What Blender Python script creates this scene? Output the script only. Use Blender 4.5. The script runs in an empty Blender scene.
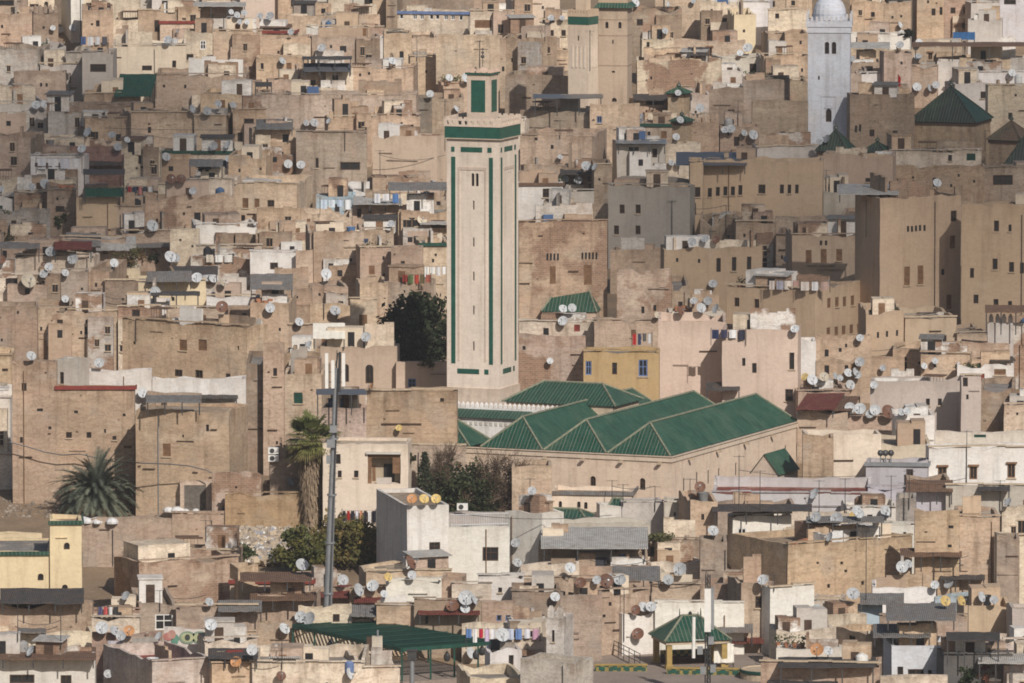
import bpy, math, random
from mathutils import Vector, Matrix, noise
from mathutils.bvhtree import BVHTree

R = math.radians
SC = bpy.context.scene
COL = SC.collection
random.seed(7)

# ------------------------------------------------------------------ camera
F = 9000.0                      # focal length in pixels of a 1024 px wide frame
PITCH = R(5.8)
CAM = Vector((0, 0, 91.0))
FWD = Vector((0, math.cos(PITCH), -math.sin(PITCH)))
UP = Vector((0, math.sin(PITCH), math.cos(PITCH)))

def ray(px, py):
    return FWD + Vector((1, 0, 0)) * ((px - 512) / F) + UP * ((341.5 - py) / F)

def pt(px, py, Y):
    d = ray(px, py)
    return CAM + d * (Y / d.y)

SL = 0.079
def G(Y):                       # height of the hillside the town stands on
    return SL * (Y - 650)

def D(row):                     # distance at which the hillside shows at a row
    t = math.tan(PITCH + math.atan((row - 341.5) / F))
    return (91 + SL * 650) / (t + SL)

def S(Y):
    return F / Y                # pixels per metre

# ------------------------------------------------------------------ colours
PAL = dict(
    tan=(.43, .318, .232), sand=(.535, .403, .285), cream=(.68, .585, .465), white=(.72, .70, .67),
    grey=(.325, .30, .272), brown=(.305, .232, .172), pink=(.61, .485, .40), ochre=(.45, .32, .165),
    yellow=(.69, .57, .385), lav=(.47, .455, .50), dark=(.12, .10, .085), pinktan=(.47, .365, .295),
    bwhite=(.61, .64, .70), greywhite=(.52, .485, .445), bluegrey=(.23, .275, .33), earth=(.36, .28, .20),
    darkgrey=(.10, .097, .095), red=(.20, .055, .045), lblue=(.34, .47, .54), pinkgrey=(.49, .425, .39),
    green=(.02, .10, .07), brick=(.38, .235, .175), sand2=(.48, .362, .258), tan2=(.465, .35, .248),
)

# ------------------------------------------------------------------ materials
MATS = {}

def nt(name):
    m = bpy.data.materials.new(name)
    m.use_nodes = True
    n = m.node_tree.nodes
    b = n['Principled BSDF']
    b.inputs['Specular IOR Level'].default_value = 0.15
    b.inputs['Roughness'].default_value = 0.9
    MATS[name] = m
    return m, m.node_tree, n, b

class NB:
    """little helper to write node graphs"""
    def __init__(s, t): s.t, s.n, s.l = t, t.nodes, t.links
    def new(s, kind, **kw):
        o = s.n.new(kind)
        for k, v in kw.items(): setattr(o, k, v)
        return o
    def put(s, sock, v):
        if hasattr(v, 'is_output'): s.l.new(v, sock)
        else: sock.default_value = v
    def math(s, op, a, b=0.0, clamp=False):
        o = s.new('ShaderNodeMath', operation=op, use_clamp=clamp)
        s.put(o.inputs[0], a); s.put(o.inputs[1], b)
        return o.outputs[0]
    def pos(s, sx=1, sy=1, sz=1):
        g = s.new('ShaderNodeNewGeometry')
        m = s.new('ShaderNodeMapping')
        m.inputs['Scale'].default_value = (sx, sy, sz)
        s.l.new(g.outputs['Position'], m.inputs['Vector'])
        return m.outputs[0]
    def noise(s, vec, scale, detail=3.0, rough=.55):
        o = s.new('ShaderNodeTexNoise')
        s.l.new(vec, o.inputs['Vector'])
        o.inputs['Scale'].default_value = scale
        o.inputs['Detail'].default_value = detail
        o.inputs['Roughness'].default_value = rough
        return o.outputs['Fac']
    def ramp(s, v, a, b, lo=0.0, hi=1.0):
        o = s.new('ShaderNodeMapRange')
        s.l.new(v, o.inputs[0])
        for i, q in enumerate((a, b, lo, hi)): o.inputs[i + 1].default_value = q
        return o.outputs[0]
    def mix(s, fac, a, b, blend='MIX'):
        o = s.new('ShaderNodeMix', data_type='RGBA', blend_type=blend)
        s.put(o.inputs['Factor'], fac)
        for k, v in (('A', a), ('B', b)):
            sock = [i for i in o.inputs if i.name == k and i.type == 'RGBA'][0]
            if isinstance(v, tuple): v = (*v[:3], 1)
            s.put(sock, v)
        return [i for i in o.outputs if i.type == 'RGBA'][0]
    def grey(s, v):
        o = s.new('ShaderNodeCombineColor')
        for i in o.inputs: s.l.new(v, i)
        return o.outputs[0]
    def bump(s, h, strength, dist, bsdf):
        o = s.new('ShaderNodeBump')
        o.inputs['Strength'].default_value = strength
        o.inputs['Distance'].default_value = dist
        s.l.new(h, o.inputs['Height'])
        s.l.new(o.outputs[0], bsdf.inputs['Normal'])

def wall_material(name, patch=.35, streak=.45, course=.0, fine=.16, large=.28, brick=0.0, patch_col=(.30, .225, .165)):
    m, t, n, b = nt(name)
    q = NB(t)
    oi = q.new('ShaderNodeObjectInfo')
    col = oi.outputs['Color']
    P = q.pos()
    big = q.noise(P, .16, 3)
    mid = q.noise(P, .75, 6, .68)
    fin = q.noise(P, 4.5, 4, .7)
    v = q.math('MULTIPLY', q.ramp(big, .3, .7, 1 - large / 2, 1 + large / 2), q.ramp(fin, .25, .75, 1 - fine, 1 + fine))
    c = q.mix(1.0, col, q.grey(v), 'MULTIPLY')
    # plaster that has fallen off or been mended
    mask = q.ramp(mid, .53, .63, 0, patch)
    under = q.mix(.55, patch_col, col)
    c = q.mix(mask, c, under)
    hue = q.noise(P, .36, 4, .62)
    c = q.mix(q.ramp(hue, .50, .68, 0, patch * .9), c, q.mix(.55, col, (.46, .29, .21)))
    hue2 = q.noise(q.pos(1.13, 1.13, 1.13), .31, 4, .62)
    c = q.mix(q.ramp(hue2, .54, .68, 0, patch * .9), c, q.mix(.6, col, (.33, .31, .29)))
    # pale washed areas
    pale = q.ramp(q.noise(q.pos(1, 1, 1.6), .42, 5, .6), .56, .70, 0, patch * 1.0)
    c = q.mix(pale, c, q.mix(.5, col, (.70, .60, .47)))
    if brick > 0:
        uv = q.new('ShaderNodeUVMap')
        br = q.new('ShaderNodeTexBrick')
        q.l.new(uv.outputs[0], br.inputs['Vector'])
        br.inputs['Scale'].default_value = 1
        br.inputs['Brick Width'].default_value = .42
        br.inputs['Row Height'].default_value = .17
        br.inputs['Mortar Size'].default_value = .02
        br.inputs['Color1'].default_value = (.33, .20, .138, 1)
        br.inputs['Color2'].default_value = (.27, .175, .125, 1)
        br.inputs['Mortar'].default_value = (.36, .28, .21, 1)
        bm = q.ramp(q.noise(P, .33, 5, .6), .54 - brick * .1, .60 - brick * .1, 0, 1)
        c = q.mix(bm, c, br.outputs['Color'])
    if course > 0:              # courses of small bricks and put-log lines
        ln = q.noise(q.pos(.22, .22, 3.4), 1.0, 4, .6)
        c = q.mix(q.ramp(ln, .54, .68, 0, course), c, q.mix(1.0, c, (.56, .50, .45), 'MULTIPLY'))
        ln2 = q.noise(q.pos(.5, .5, 9), 1.0, 2, .5)
        c = q.mix(q.ramp(ln2, .5, .62, 0, course * .55), c, q.mix(1.0, c, (.62, .57, .52), 'MULTIPLY'))
    # dirt washed down the wall
    st = q.noise(q.pos(1.5, 1.5, .13), 1.0, 4, .6)
    c = q.mix(q.ramp(st, .53, .72, 0, streak), c, q.mix(1.0, c, (.42, .375, .335), 'MULTIPLY'))
    # rain-wash below the parapet
    gz_ = q.new('ShaderNodeSeparateXYZ'); tc = q.new('ShaderNodeTexCoord'); q.l.new(tc.outputs['Generated'], gz_.inputs[0])
    wash = q.math('ADD', gz_.outputs['Z'], q.math('MULTIPLY', q.ramp(q.noise(q.pos(1.3, 1.3, .3), 1.0, 4, .65), .3, .7, -1, 1), .13))
    c = q.mix(q.ramp(wash, .86, 1.02, 0, streak), c, q.mix(1.0, c, (.55, .51, .47), 'MULTIPLY'))
    crack = q.noise(q.pos(.6, .6, 1.5), 1.0, 6, .7)
    c = q.mix(q.ramp(q.math('ABSOLUTE', q.math('SUBTRACT', crack, .5)), .0, .03, patch * .8, 0), c, q.mix(1.0, c, (.42, .38, .34), 'MULTIPLY'))
    spots = q.noise(P, 1.9, 5, .75)
    c = q.mix(q.ramp(spots, .60, .72, 0, .5 * (patch + .25)), c, q.mix(1.0, c, (.52, .47, .42), 'MULTIPLY'))
    q.l.new(c, b.inputs['Base Color'])
    hgt = q.math('ADD', q.math('MULTIPLY', mid, .7), q.math('MULTIPLY', fin, .3))
    q.bump(hgt, .5, .12, b)
    return m

wall_material('worn_plaster', .62, .60, .10, .2, .42)
wall_material('coursed_earth_wall', .58, .5, .24, .2, .42)
wall_material('smooth_plaster', .16, .30, .0, .08, .16)
wall_material('whitewash', .30, .34, .0, .07, .14, patch_col=(.52, .45, .37))
wall_material('broken_brick_plaster', .62, .55, .3, .22, .42, .55)
wall_material('worn_plaster_pale', .22, .38, .12, .08, .2, patch_col=(.42, .33, .26))
wall_material('dirty_roof', .8, .25, .0, .25, .5, patch_col=(.22, .19, .165))
wall_material('parapet_top', .6, .2, .0, .3, .4, patch_col=(.20, .17, .14))

def plain(name, col, rough=.8, spec=.2, var=.18, scale=3.0, metal=0.0, use_obj=False):
    m, t, n, b = nt(name)
    q = NB(t)
    v = q.ramp(q.noise(q.pos(), scale, 4, .6), .3, .7, 1 - var, 1 + var)
    if use_obj:
        base = q.new('ShaderNodeObjectInfo').outputs['Color']
    else:
        base = (*col, 1)
    c = q.mix(1.0, base, q.grey(v), 'MULTIPLY')
    q.l.new(c, b.inputs['Base Color'])
    b.inputs['Roughness'].default_value = rough
    b.inputs['Specular IOR Level'].default_value = spec
    b.inputs['Metallic'].default_value = metal
    return m

plain('painted', (.5, .5, .5), .65, .25, .2, 1.6, use_obj=True)
plain('cloth', (.5, .5, .5), .95, .05, .12, 5, use_obj=True)
plain('foliage_obj', (.05, .07, .03), .75, .2, .35, 1.2, use_obj=True)
plain('bark', (.16, .115, .08), .95, .1, .35, 4)
plain('wood_dark', (.075, .048, .034), .8, .2, .3, 3)
plain('wood_brown', (.20, .115, .065), .8, .2, .3, 3)
plain('dark_pane', (.022, .021, .022), .35, .4, .3, 2)
plain('blue_paint', (.13, .19, .36), .6, .3, .2, 3)
plain('red_paint', (.21, .045, .035), .7, .2, .25, 2)
plain('green_paint', (.014, .062, .044), .6, .3, .25, 2)
plain('galvanised', (.27, .285, .30), .45, .4, .15, 2, .35)
plain('dark_metal', (.06, .06, .062), .5, .4, .2, 2, .3)
plain('white_paint', (.72, .71, .68), .6, .3, .08, 2)
plain('mortar', (.46, .37, .27), .9, .1, .2, 3)
plain('solar_glass', (.035, .055, .105), .2, .6, .1, 1)
plain('blue_tarp', (.04, .12, .27), .6, .3, .2, 2)
plain('white_cloth', (.70, .67, .60), .95, .05, .1, 2)
plain('dark_cloth', (.065, .06, .06), .95, .05, .25, 2)
plain('ochre_tile', (.34, .24, .085), .5, .3, .2, 3)
plain('blue_rubbish', (.26, .27, .30), .6, .3, .2, 3)
plain('grey_wood', (.17, .15, .13), .9, .1, .3, 3)
plain('brick_block', (.36, .17, .10), .9, .1, .25, 3)
plain('dish_paint', (.6, .6, .6), .55, .3, .12, 2.5, use_obj=True)
plain('grey_panel', (.085, .09, .105), .4, .5, .1, 1)

def corrugated(name, col, rust=.4, rough=.7):
    m, t, n, b = nt(name)
    q = NB(t)
    P = q.pos()
    c = q.mix(q.ramp(q.noise(P, .9, 5, .65), .48, .66, 0, rust), (*col, 1), (.20, .115, .07, 1))
    c = q.mix(1.0, c, q.grey(q.ramp(q.noise(P, 2.5, 3), .3, .7, .8, 1.2)), 'MULTIPLY')
    uv = q.new('ShaderNodeUVMap')
    w = q.new('ShaderNodeTexWave')
    q.l.new(uv.outputs[0], w.inputs['Vector'])
    w.inputs['Scale'].default_value = 2.2
    q.bump(w.outputs['Fac'], .6, .08, b)
    q.l.new(c, b.inputs['Base Color'])
    b.inputs['Roughness'].default_value = rough
    return m

corrugated('grey_sheeting', (.19, .185, .18), .35)
corrugated('pale_sheeting', (.42, .41, .39), .3)
corrugated('dark_sheeting', (.075, .07, .068), .25)
corrugated('red_sheeting', (.155, .045, .038), .45)
corrugated('green_sheeting', (.02, .075, .056), .1)
corrugated('brown_sheeting', (.16, .10, .07), .5)

def tiles(name, glaze, glaze2, gap):
    m, t, n, b = nt(name)
    q = NB(t)
    uv = q.new('ShaderNodeUVMap')
    sp = q.new('ShaderNodeSeparateXYZ')
    q.l.new(uv.outputs[0], sp.inputs[0])
    ph = q.math('FRACT', q.math('DIVIDE', sp.outputs['X'], .30))      # one tile row every 30 cm, mortar in the valley
    val = q.math('GREATER_THAN', q.math('ABSOLUTE', q.math('SUBTRACT', ph, .5)), .40)
    rows = q.math('FRACT', q.math('DIVIDE', sp.outputs['Y'], .34))
    lip = q.math('LESS_THAN', rows, .14)
    P = q.pos()
    blot = q.ramp(q.noise(P, 1.1, 5, .7), .35, .68)
    c = q.mix(blot, (*glaze, 1), (*glaze2, 1))
    c = q.mix(q.ramp(q.noise(P, 5, 3, .7), .55, .75, 0, .35), c, (.012, .03, .022, 1))
    c = q.mix(q.ramp(q.noise(P, .28, 4, .65), .48, .66, 0, .45), c, (.085, .13, .085, 1))
    c = q.mix(q.ramp(q.noise(q.pos(.9, .9, .3), 1.4, 5, .7), .52, .68, 0, .5), c, (.014, .04, .03, 1))
    c = q.mix(q.math('MULTIPLY', lip, .35), c, (.01, .03, .02, 1))
    c = q.mix(q.math('MULTIPLY', val, gap), c, (.32, .29, .22, 1))
    q.l.new(c, b.inputs['Base Color'])
    b.inputs['Roughness'].default_value = .42
    b.inputs['Specular IOR Level'].default_value = .35
    return m

tiles('green_roof_tiles', (.010, .055, .036), (.018, .080, .056), .32)
plain('ridge_tile', (.21, .215, .155), .6, .3, .3, 3)
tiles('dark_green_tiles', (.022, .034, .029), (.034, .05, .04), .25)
tiles('deep_green_tiles', (.012, .05, .038), (.02, .07, .055), .15)
tiles('brown_tiles', (.13, .085, .055), (.17, .115, .075), .2)
tiles('smooth_green_tiles', (.011, .058, .036), (.034, .104, .070), .16)

def mosaic(name, c1, c2, cell):
    m, t, n, b = nt(name)
    q = NB(t)
    uv = q.new('ShaderNodeUVMap')
    ck = q.new('ShaderNodeTexChecker')
    q.l.new(uv.outputs[0], ck.inputs['Vector'])
    ck.inputs['Scale'].default_value = 1 / cell
    ck.inputs['Color1'].default_value = (*c1, 1)
    ck.inputs['Color2'].default_value = (*c2, 1)
    c = q.mix(1.0, ck.outputs[0], q.grey(q.ramp(q.noise(q.pos(), 2.2, 5, .7), .3, .7, .75, 1.25)), 'MULTIPLY')
    q.l.new(c, b.inputs['Base Color'])
    b.inputs['Roughness'].default_value = .35
    b.inputs['Specular IOR Level'].default_value = .4
    return m

mosaic('green_mosaic', (.016, .080, .058), (.021, .094, .069), .16)
mosaic('yellow_green_mosaic', (.035, .08, .05), (.27, .21, .07), .3)

def ground_material(name, c1, c2, c3):
    m, t, n, b = nt(name)
    q = NB(t)
    P = q.pos()
    c = q.mix(q.ramp(q.noise(P, .22, 5, .6), .35, .65), (*c1, 1), (*c2, 1))
    c = q.mix(q.ramp(q.noise(P, 2.4, 6, .75), .52, .66, 0, .7), c, (*c3, 1))
    q.l.new(c, b.inputs['Base Color'])
    q.bump(q.noise(P, 3, 6, .7), .7, .2, b)
    return m

ground_material('dry_earth', (.30, .215, .14), (.22, .16, .11), (.38, .30, .22))
ground_material('rubble_stone', (.40, .34, .28), (.30, .25, .20), (.52, .48, .43))
ground_material('dirty_stone', (.18, .15, .12), (.25, .2, .16), (.3, .27, .24))
ground_material('paving', (.34, .28, .24), (.27, .22, .19), (.22, .18, .15))

# ------------------------------------------------------------------ mesh builder
class MB:
    def __init__(s): s.v, s.f, s.m, s.uv = [], [], [], []
    def face(s, pts, mi=0, uvs=None):
        i = len(s.v)
        s.v += [Vector(p) for p in pts]
        s.f.append(list(range(i, i + len(pts)))); s.m.append(mi); s.uv.append(uvs)
    def prism(s, bot, top, mi=0):
        n = len(bot)
        s.face(list(reversed(bot)), mi); s.face(top, mi)
        for i in range(n):
            j = (i + 1) % n
            s.face([bot[i], bot[j], top[j], top[i]], mi)
    def box(s, x0, x1, y0, y1, z0, z1, mi=0):
        b = [(x0, y0, z0), (x1, y0, z0), (x1, y1, z0), (x0, y1, z0)]
        s.prism(b, [(p[0], p[1], z1) for p in b], mi)
    def obox(s, c, ax, ay, az, mi=0):           # oriented box, half-axis vectors
        c, ax, ay, az = map(Vector, (c, ax, ay, az))
        b = [c - ax - ay - az, c + ax - ay - az, c + ax + ay - az, c - ax + ay - az]
        s.prism(b, [p + az * 2 for p in b], mi)
    def tube(s, p0, p1, r0, r1=None, n=6, mi=0):
        p0, p1 = Vector(p0), Vector(p1)
        r1 = r0 if r1 is None else r1
        d = (p1 - p0).normalized()
        a = d.orthogonal().normalized(); b = d.cross(a)
        A = [p0 + (a * math.cos(k * math.tau / n) + b * math.sin(k * math.tau / n)) * r0 for k in range(n)]
        B = [p1 + (a * math.cos(k * math.tau / n) + b * math.sin(k * math.tau / n)) * r1 for k in range(n)]
        s.prism(A, B, mi)
    def lathe(s, prof, n=16, c=(0, 0, 0), mi=0, axis=None):
        c = Vector(c)
        def P(r, z, k):
            a = k * math.tau / n
            return c + Vector((r * math.cos(a), r * math.sin(a), z))
        for (r0, z0), (r1, z1) in zip(prof, prof[1:]):
            for k in range(n):
                q = [P(r0, z0, k), P(r0, z0, k + 1), P(r1, z1, k + 1), P(r1, z1, k)]
                if r0 < 1e-6: q = [q[0], q[2], q[3]]
                elif r1 < 1e-6: q = q[:3]
                s.face(q, mi)
    def build(s, name, mats, parent=None, loc=(0, 0, 0), rz=0, color=None, smooth=False, own=None):
        me = bpy.data.meshes.new(name)
        me.from_pydata([tuple(v) for v in s.v], [], s.f)
        if isinstance(mats, str): mats = [mats]
        for k in mats: me.materials.append(MATS[k])
        uvl = me.uv_layers.new(name='UVMap')
        li = 0
        for f, mi, uvs in zip(s.f, s.m, s.uv):
            if uvs is None:
                a, b2, c = s.v[f[0]], s.v[f[1]], s.v[f[2]]
                nn = (b2 - a).cross(c - a)
                if nn.length > 0: nn.normalize()
                if abs(nn.z) > .8: uvs = [(s.v[i].x, s.v[i].y) for i in f]
                else:
                    tx = Vector((-nn.y, nn.x, 0)); tx = tx.normalized() if tx.length > 1e-6 else Vector((1, 0, 0))
                    uvs = [(s.v[i].dot(tx), s.v[i].z) for i in f]
            for u in uvs:
                uvl.data[li].uv = u; li += 1
        for p, mi in zip(me.polygons, s.m):
            p.material_index = mi; p.use_smooth = smooth
        o = bpy.data.objects.new(name, me)
        COL.objects.link(o)
        o.location = loc; o.rotation_euler = (0, 0, rz)
        if parent: o.parent = parent
        if color: o.color = (*color, 1)
        if own is not None: register(o, s, own, parent)
        return o

# surfaces other things can stand on, kept for looking up where a foot lands
RV, RF, RO = [], [], []
def world_of(o):
    m = Matrix.Translation(o.location) @ o.rotation_euler.to_matrix().to_4x4()
    return world_of(o.parent) @ m if o.parent else m
def register(o, mb, owner, parent=None):
    w = world_of(o)
    k = len(RV)
    RV.extend([w @ v for v in mb.v])
    for f in mb.f:
        RF.append([i + k for i in f]); RO.append(owner)
BVH = [None]
def hit(px, py):
    if BVH[0] is None: BVH[0] = BVHTree.FromPolygons(RV, RF)
    p, n, i, d = BVH[0].ray_cast(CAM, ray(px, py).normalized())
    if p is None: return None, None, None
    if n.dot(ray(px, py)) > 0: n = -n
    return p, n, RO[i]

USED = {}
def tag(o, label, cat, group=None, kind=None):
    if label:
        o['label'] = label
        USED.setdefault(label, []).append(o)
    if cat: o['category'] = cat
    if group: o['group'] = group
    if kind: o['kind'] = kind
    return o
def empty(name, loc, rz=0, label=None, cat=None, group=None):
    o = bpy.data.objects.new(name, None)
    o.empty_display_size = .5
    COL.objects.link(o)
    o.location = loc; o.rotation_euler = (0, 0, rz)
    return tag(o, label, cat, group)
def copy_tree(o, parent=None):
    c = o.copy(); COL.objects.link(c)
    if parent: c.parent = parent
    for ch in list(o.children): copy_tree(ch, c)
    return c

# ------------------------------------------------------------------ houses
HS = []
BLOCK = []                     # (px0, px1, Ynear, rows) of landmarks the houses keep clear of
def h(x0, x1, yt, yv, col, ref, side=0, W=(), **k):
    HS.append(dict(x0=x0, x1=x1, yt=yt, yv=yv, col=col, ref=ref, side=side, W=list(W), **k))

ROOFC = dict(red=(.22, .065, .05), grey=(.25, .235, .22), cream=(.50, .43, .34), dark=(.10, .095, .09), tan=(.33, .255, .185), white=(.62, .59, .55))

def jz(p, seed, amp):
    return amp * (noise.noise(Vector((p[0] * .9 + seed, p[1] * .9, seed * 1.7))) + .5 * noise.noise(Vector((p[0] * 2.7 + seed, p[1] * 2.7, 3.1))))

def opening_kind(mb_f, mb_p, kind, w, hh):
    """frame goes to mb_f, glass or board to mb_p; local: x along wall, z up, -y outward, opening centred on x, from z 0"""
    t = min(.09, w * .16)
    mb_f.box(-w / 2, -w / 2 + t, -.05, .04, 0, hh); mb_f.box(w / 2 - t, w / 2, -.05, .04, 0, hh)
    mb_f.box(-w / 2 + t, w / 2 - t, -.05, .04, 0, t); mb_f.box(-w / 2 + t, w / 2 - t, -.05, .04, hh - t, hh)
    if w > .45 and kind in ('d', 'b', 'l', 'a', 'w'):
        mb_f.box(-t * .35, t * .35, -.04, .03, t, hh - t)
    if hh > .8 and kind in ('d', 'b', 'w'):
        mb_f.box(-w / 2 + t, -t * .35, -.038, .028, hh * .55, hh * .55 + t * .7)
        mb_f.box(t * .35, w / 2 - t, -.038, .028, hh * .55, hh * .55 + t * .7)
    if kind in ('s', 'r', 'g', 'p'):
        nsl = max(3, int(hh / .16))
        for i in range(nsl):
            z = t + (hh - 2 * t) * i / nsl
            mb_f.box(-w / 2 + t, w / 2 - t, -.03, -.005, z + .01, z + (hh - 2 * t) / nsl - .025)

FRAME = dict(d='wood_dark', s='wood_brown', b='blue_paint', r='red_paint', g='green_paint', a='wood_dark', l='wood_brown', w='white_paint', h='wood_dark', p='grey_wood')

def make_house(q, idx):
    rnd = random.Random(idx * 13 + 5)
    Y, s, d, phi = q['Y'], q['s'], q['d'], q['phi']
    w = (q['x1'] - q['x0']) / s / math.cos(phi)
    fx = Vector((math.cos(phi), math.sin(phi), 0)); fy = Vector((-math.sin(phi), math.cos(phi), 0))
    if phi < 0:
        c = pt(q['x1'], q['yt'], Y); fl = c - fx * w
    else:
        c = pt(q['x0'], q['yt'], Y); fl = c
    fl = Vector((fl.x, fl.y, 0))
    ctr = fl + fx * (w / 2) + fy * (d / 2)
    z0 = min(G(Y), G(Y + d)) - .6
    hh = max(1.2, c.z - z0)
    z0 = c.z - hh
    root = empty(q.get('name', 'house'), (ctr.x, ctr.y, z0), phi, q['ref'], q.get('cat', 'house'))
    q['root'] = root
    # openings, from picture positions onto the wall faces
    ops = {'f': [], 'r': [], 'l': []}
    inv = Matrix.Rotation(-phi, 3, 'Z')
    wins = list(q['W'])
    nv = 0
    if not q.get('novent') and (q['x1'] - q['x0']) > 16 and (q['yv'] - q['yt']) > 20 and len(wins) < 3:
        for _ in range(rnd.randint(1, 2 + int((q['x1'] - q['x0']) / 30))):
            wins.append((rnd.uniform(q['x0'] + 5, q['x1'] - 5), rnd.uniform(q['yt'] + 8, q['yv'] - 4), 2.2, rnd.uniform(2.2, 4), 'h'))
    if not q.get('novent') and (q['yv'] - q['yt']) > 17:       # doors and windows at random where the front is plain
        for _ in range(int(rnd.random() * (q['x1'] - q['x0']) / 26 + .4)):
            a, b2 = rnd.uniform(3.4, 6.5), rnd.uniform(5, 10)
            wins.append((rnd.uniform(q['x0'] + 7, q['x1'] - 7), rnd.uniform(q['yt'] + 10, max(q['yt'] + 11, q['yv'] - 8)), a, b2, rnd.choice('dddsslhbh')))
    for wi in wins:
        cx, cy, ww, wh = wi[:4]
        kd = wi[4] if len(wi) > 4 else ('h' if ww < 3.2 and wh < 5.5 else 'd')
        face = 'f'
        if cx > q['x1'] + 1: face = 'r'
        elif cx < q['x0'] - 1: face = 'l'
        dr = ray(cx, cy)
        if face == 'f': o0, nn, ud = fl, -fy, fx
        elif face == 'r': o0, nn, ud = fl + fx * w, fx, fy
        else: o0, nn, ud = fl, -fx, fy
        den = dr.dot(nn)
        if abs(den) < 1e-6: continue
        tt = (o0 - CAM).dot(nn) / den
        p = CAM + dr * tt
        u = (p - o0).dot(ud)
        v = p.z - z0
        cosf = max(.25, abs(ud.x))
        W2, H2 = ww / s / cosf, wh / s
        L = w if face == 'f' else d
        if u - W2 / 2 < .12 or u + W2 / 2 > L - .12 or v + H2 / 2 > hh - .12 or v - H2 / 2 < .1: continue
        bad = False
        for (a, b2, c2, d2, _) in ops[face]:
            if u - W2 / 2 < b2 + .12 and u + W2 / 2 > a - .12 and v - H2 / 2 < d2 + .12 and v + H2 / 2 > c2 - .12: bad = True
        if bad: continue
        ops[face].append((u - W2 / 2, u + W2 / 2, v - H2 / 2, v + H2 / 2, kd))
    # walls
    ph = min(q.get('ph', rnd.choice((.35, .5, .7, .9))), hh * .6)
    th = min(.24, w * .2, d * .2)
    jit = q.get('j', .17)
    seed = idx * 3.77
    mb = MB()
    DEP = .17
    hw, hd = w / 2, d / 2
    def wob(p):
        return Vector((p[0] + .05 * noise.noise(Vector((p[1] * .6, p[2] * .6, seed))), p[1] + .05 * noise.noise(Vector((p[0] * .6, seed, p[2] * .6))), p[2]))
    bp = q.get('bp', 0)
    def top(x, y):
        e = bp if y > hd - th - .02 else 0
        br = noise.noise(Vector((x * .55 + seed * 2.3, y * .55, seed)))      # stretches where the parapet has come down
        nt_ = -min(.55, ph * .8) * jit * 3.2 if br > .28 else (.12 * jit * 4 if br < -.36 else 0)
        return hh + jz((x, y), seed, jit) + e + nt_
    def ring(face):
        L = w if face in 'fb' else d
        k = max(1, int(L / 1.1))
        return [L * i / k for i in range(k + 1)], L
    def P(face, u, v, dep=0):
        if face == 'f': x, y = -hw + u, -hd + dep
        elif face == 'r': x, y = hw - dep, -hd + u
        elif face == 'b': x, y = hw - u, hd - dep
        else: x, y = -hw + dep, (hd - u) if face == 'L' else (-hd + u)
        z = top(x, y) if v is None else v
        return x, y, z
    for face in 'frbl':
        us, L = ring(face)
        vs = [0.0]
        ol = ops.get(face, [])
        for (a, b2, c2, d2, _) in ol:
            us += [a, b2]; vs += [c2, d2]
        us = sorted(set(round(u, 4) for u in us)); vs = sorted(set(round(v, 4) for v in vs)) + [None]
        flip = (face == 'l')
        for i in range(len(us) - 1):
            if us[i + 1] - us[i] < 1e-3: continue
            um = (us[i] + us[i + 1]) / 2
            for j in range(len(vs) - 1):
                v0, v1 = vs[j], vs[j + 1]
                if v1 is not None:
                    vm = (v0 + v1) / 2
                    if any(a < um < b2 and c2 < vm < d2 for (a, b2, c2, d2, _) in ol): continue
                qd = [wob(P(face, us[i], v0)), wob(P(face, us[i + 1], v0)), wob(P(face, us[i + 1], v1)), wob(P(face, us[i], v1))]
                mb.face(qd[::-1] if flip else qd)
            # top of the parapet and its inner side
            o1, o2 = P(face, us[i], None), P(face, us[i + 1], None)
            cl = lambda p: (max(-hw + th, min(hw - th, p[0])), max(-hd + th, min(hd - th, p[1])), p[2])
            i1, i2 = cl(o1), cl(o2)
            cap = [wob(o1), wob(o2), Vector(i2), Vector(i1)]
            mb.face(cap[::-1] if flip else cap, 1)
            if i1[:2] != i2[:2]:
                zz = hh - ph - .06
                inn = [Vector((i2[0], i2[1], zz)), Vector((i1[0], i1[1], zz)), Vector(i1), Vector(i2)]
                mb.face(inn[::-1] if flip else inn, 0)
        for (a, b2, c2, d2, kd) in ol:
            rdep = 1.3 if kd == 'o' else DEP + .1
            E = [(a, c2), (b2, c2), (b2, d2), (a, d2)]
            for e in range(4):
                p, r2 = E[e], E[(e + 1) % 4]
                qd = [wob(P(face, *p)), wob(P(face, *p, rdep)), wob(P(face, *r2, rdep)), wob(P(face, *r2))]
                mb.face(qd if flip else qd[::-1])
            if kd == 'a':           # round the head of an arched opening
                rr = (b2 - a) / 2; cxu = (a + b2) / 2
                for sg in (-1, 1):
                    pts = [(cxu + sg * rr, d2)] + [(cxu + sg * rr * math.cos(t2), d2 - rr + rr * math.sin(t2)) for t2 in [R(x) for x in (0, 22, 45, 67, 90)]]
                    pp = [wob(P(face, u, v, -.004)) for u, v in pts]
                    mb.face(pp); 
    colr = PAL[q['col']] if isinstance(q['col'], str) else q['col']
    jc = q.get('cv', .10)
    f1 = 1 + rnd.uniform(-jc, jc); f2 = 1 + rnd.uniform(-.05, .05)
    if jc > .05:                # houses are limewashed, greyed or pinkish by turns
        tw, am = rnd.choice(((.60, .54, .47), (.62, .49, .41), (.42, .40, .37), (.70, .63, .52))), rnd.uniform(0, .30)
        colr = tuple(a * (1 - am) + b2 * am for a, b2 in zip(colr, tw))
    colr = (colr[0] * f1, colr[1] * f1, colr[2] * f1 * f2)
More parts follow.
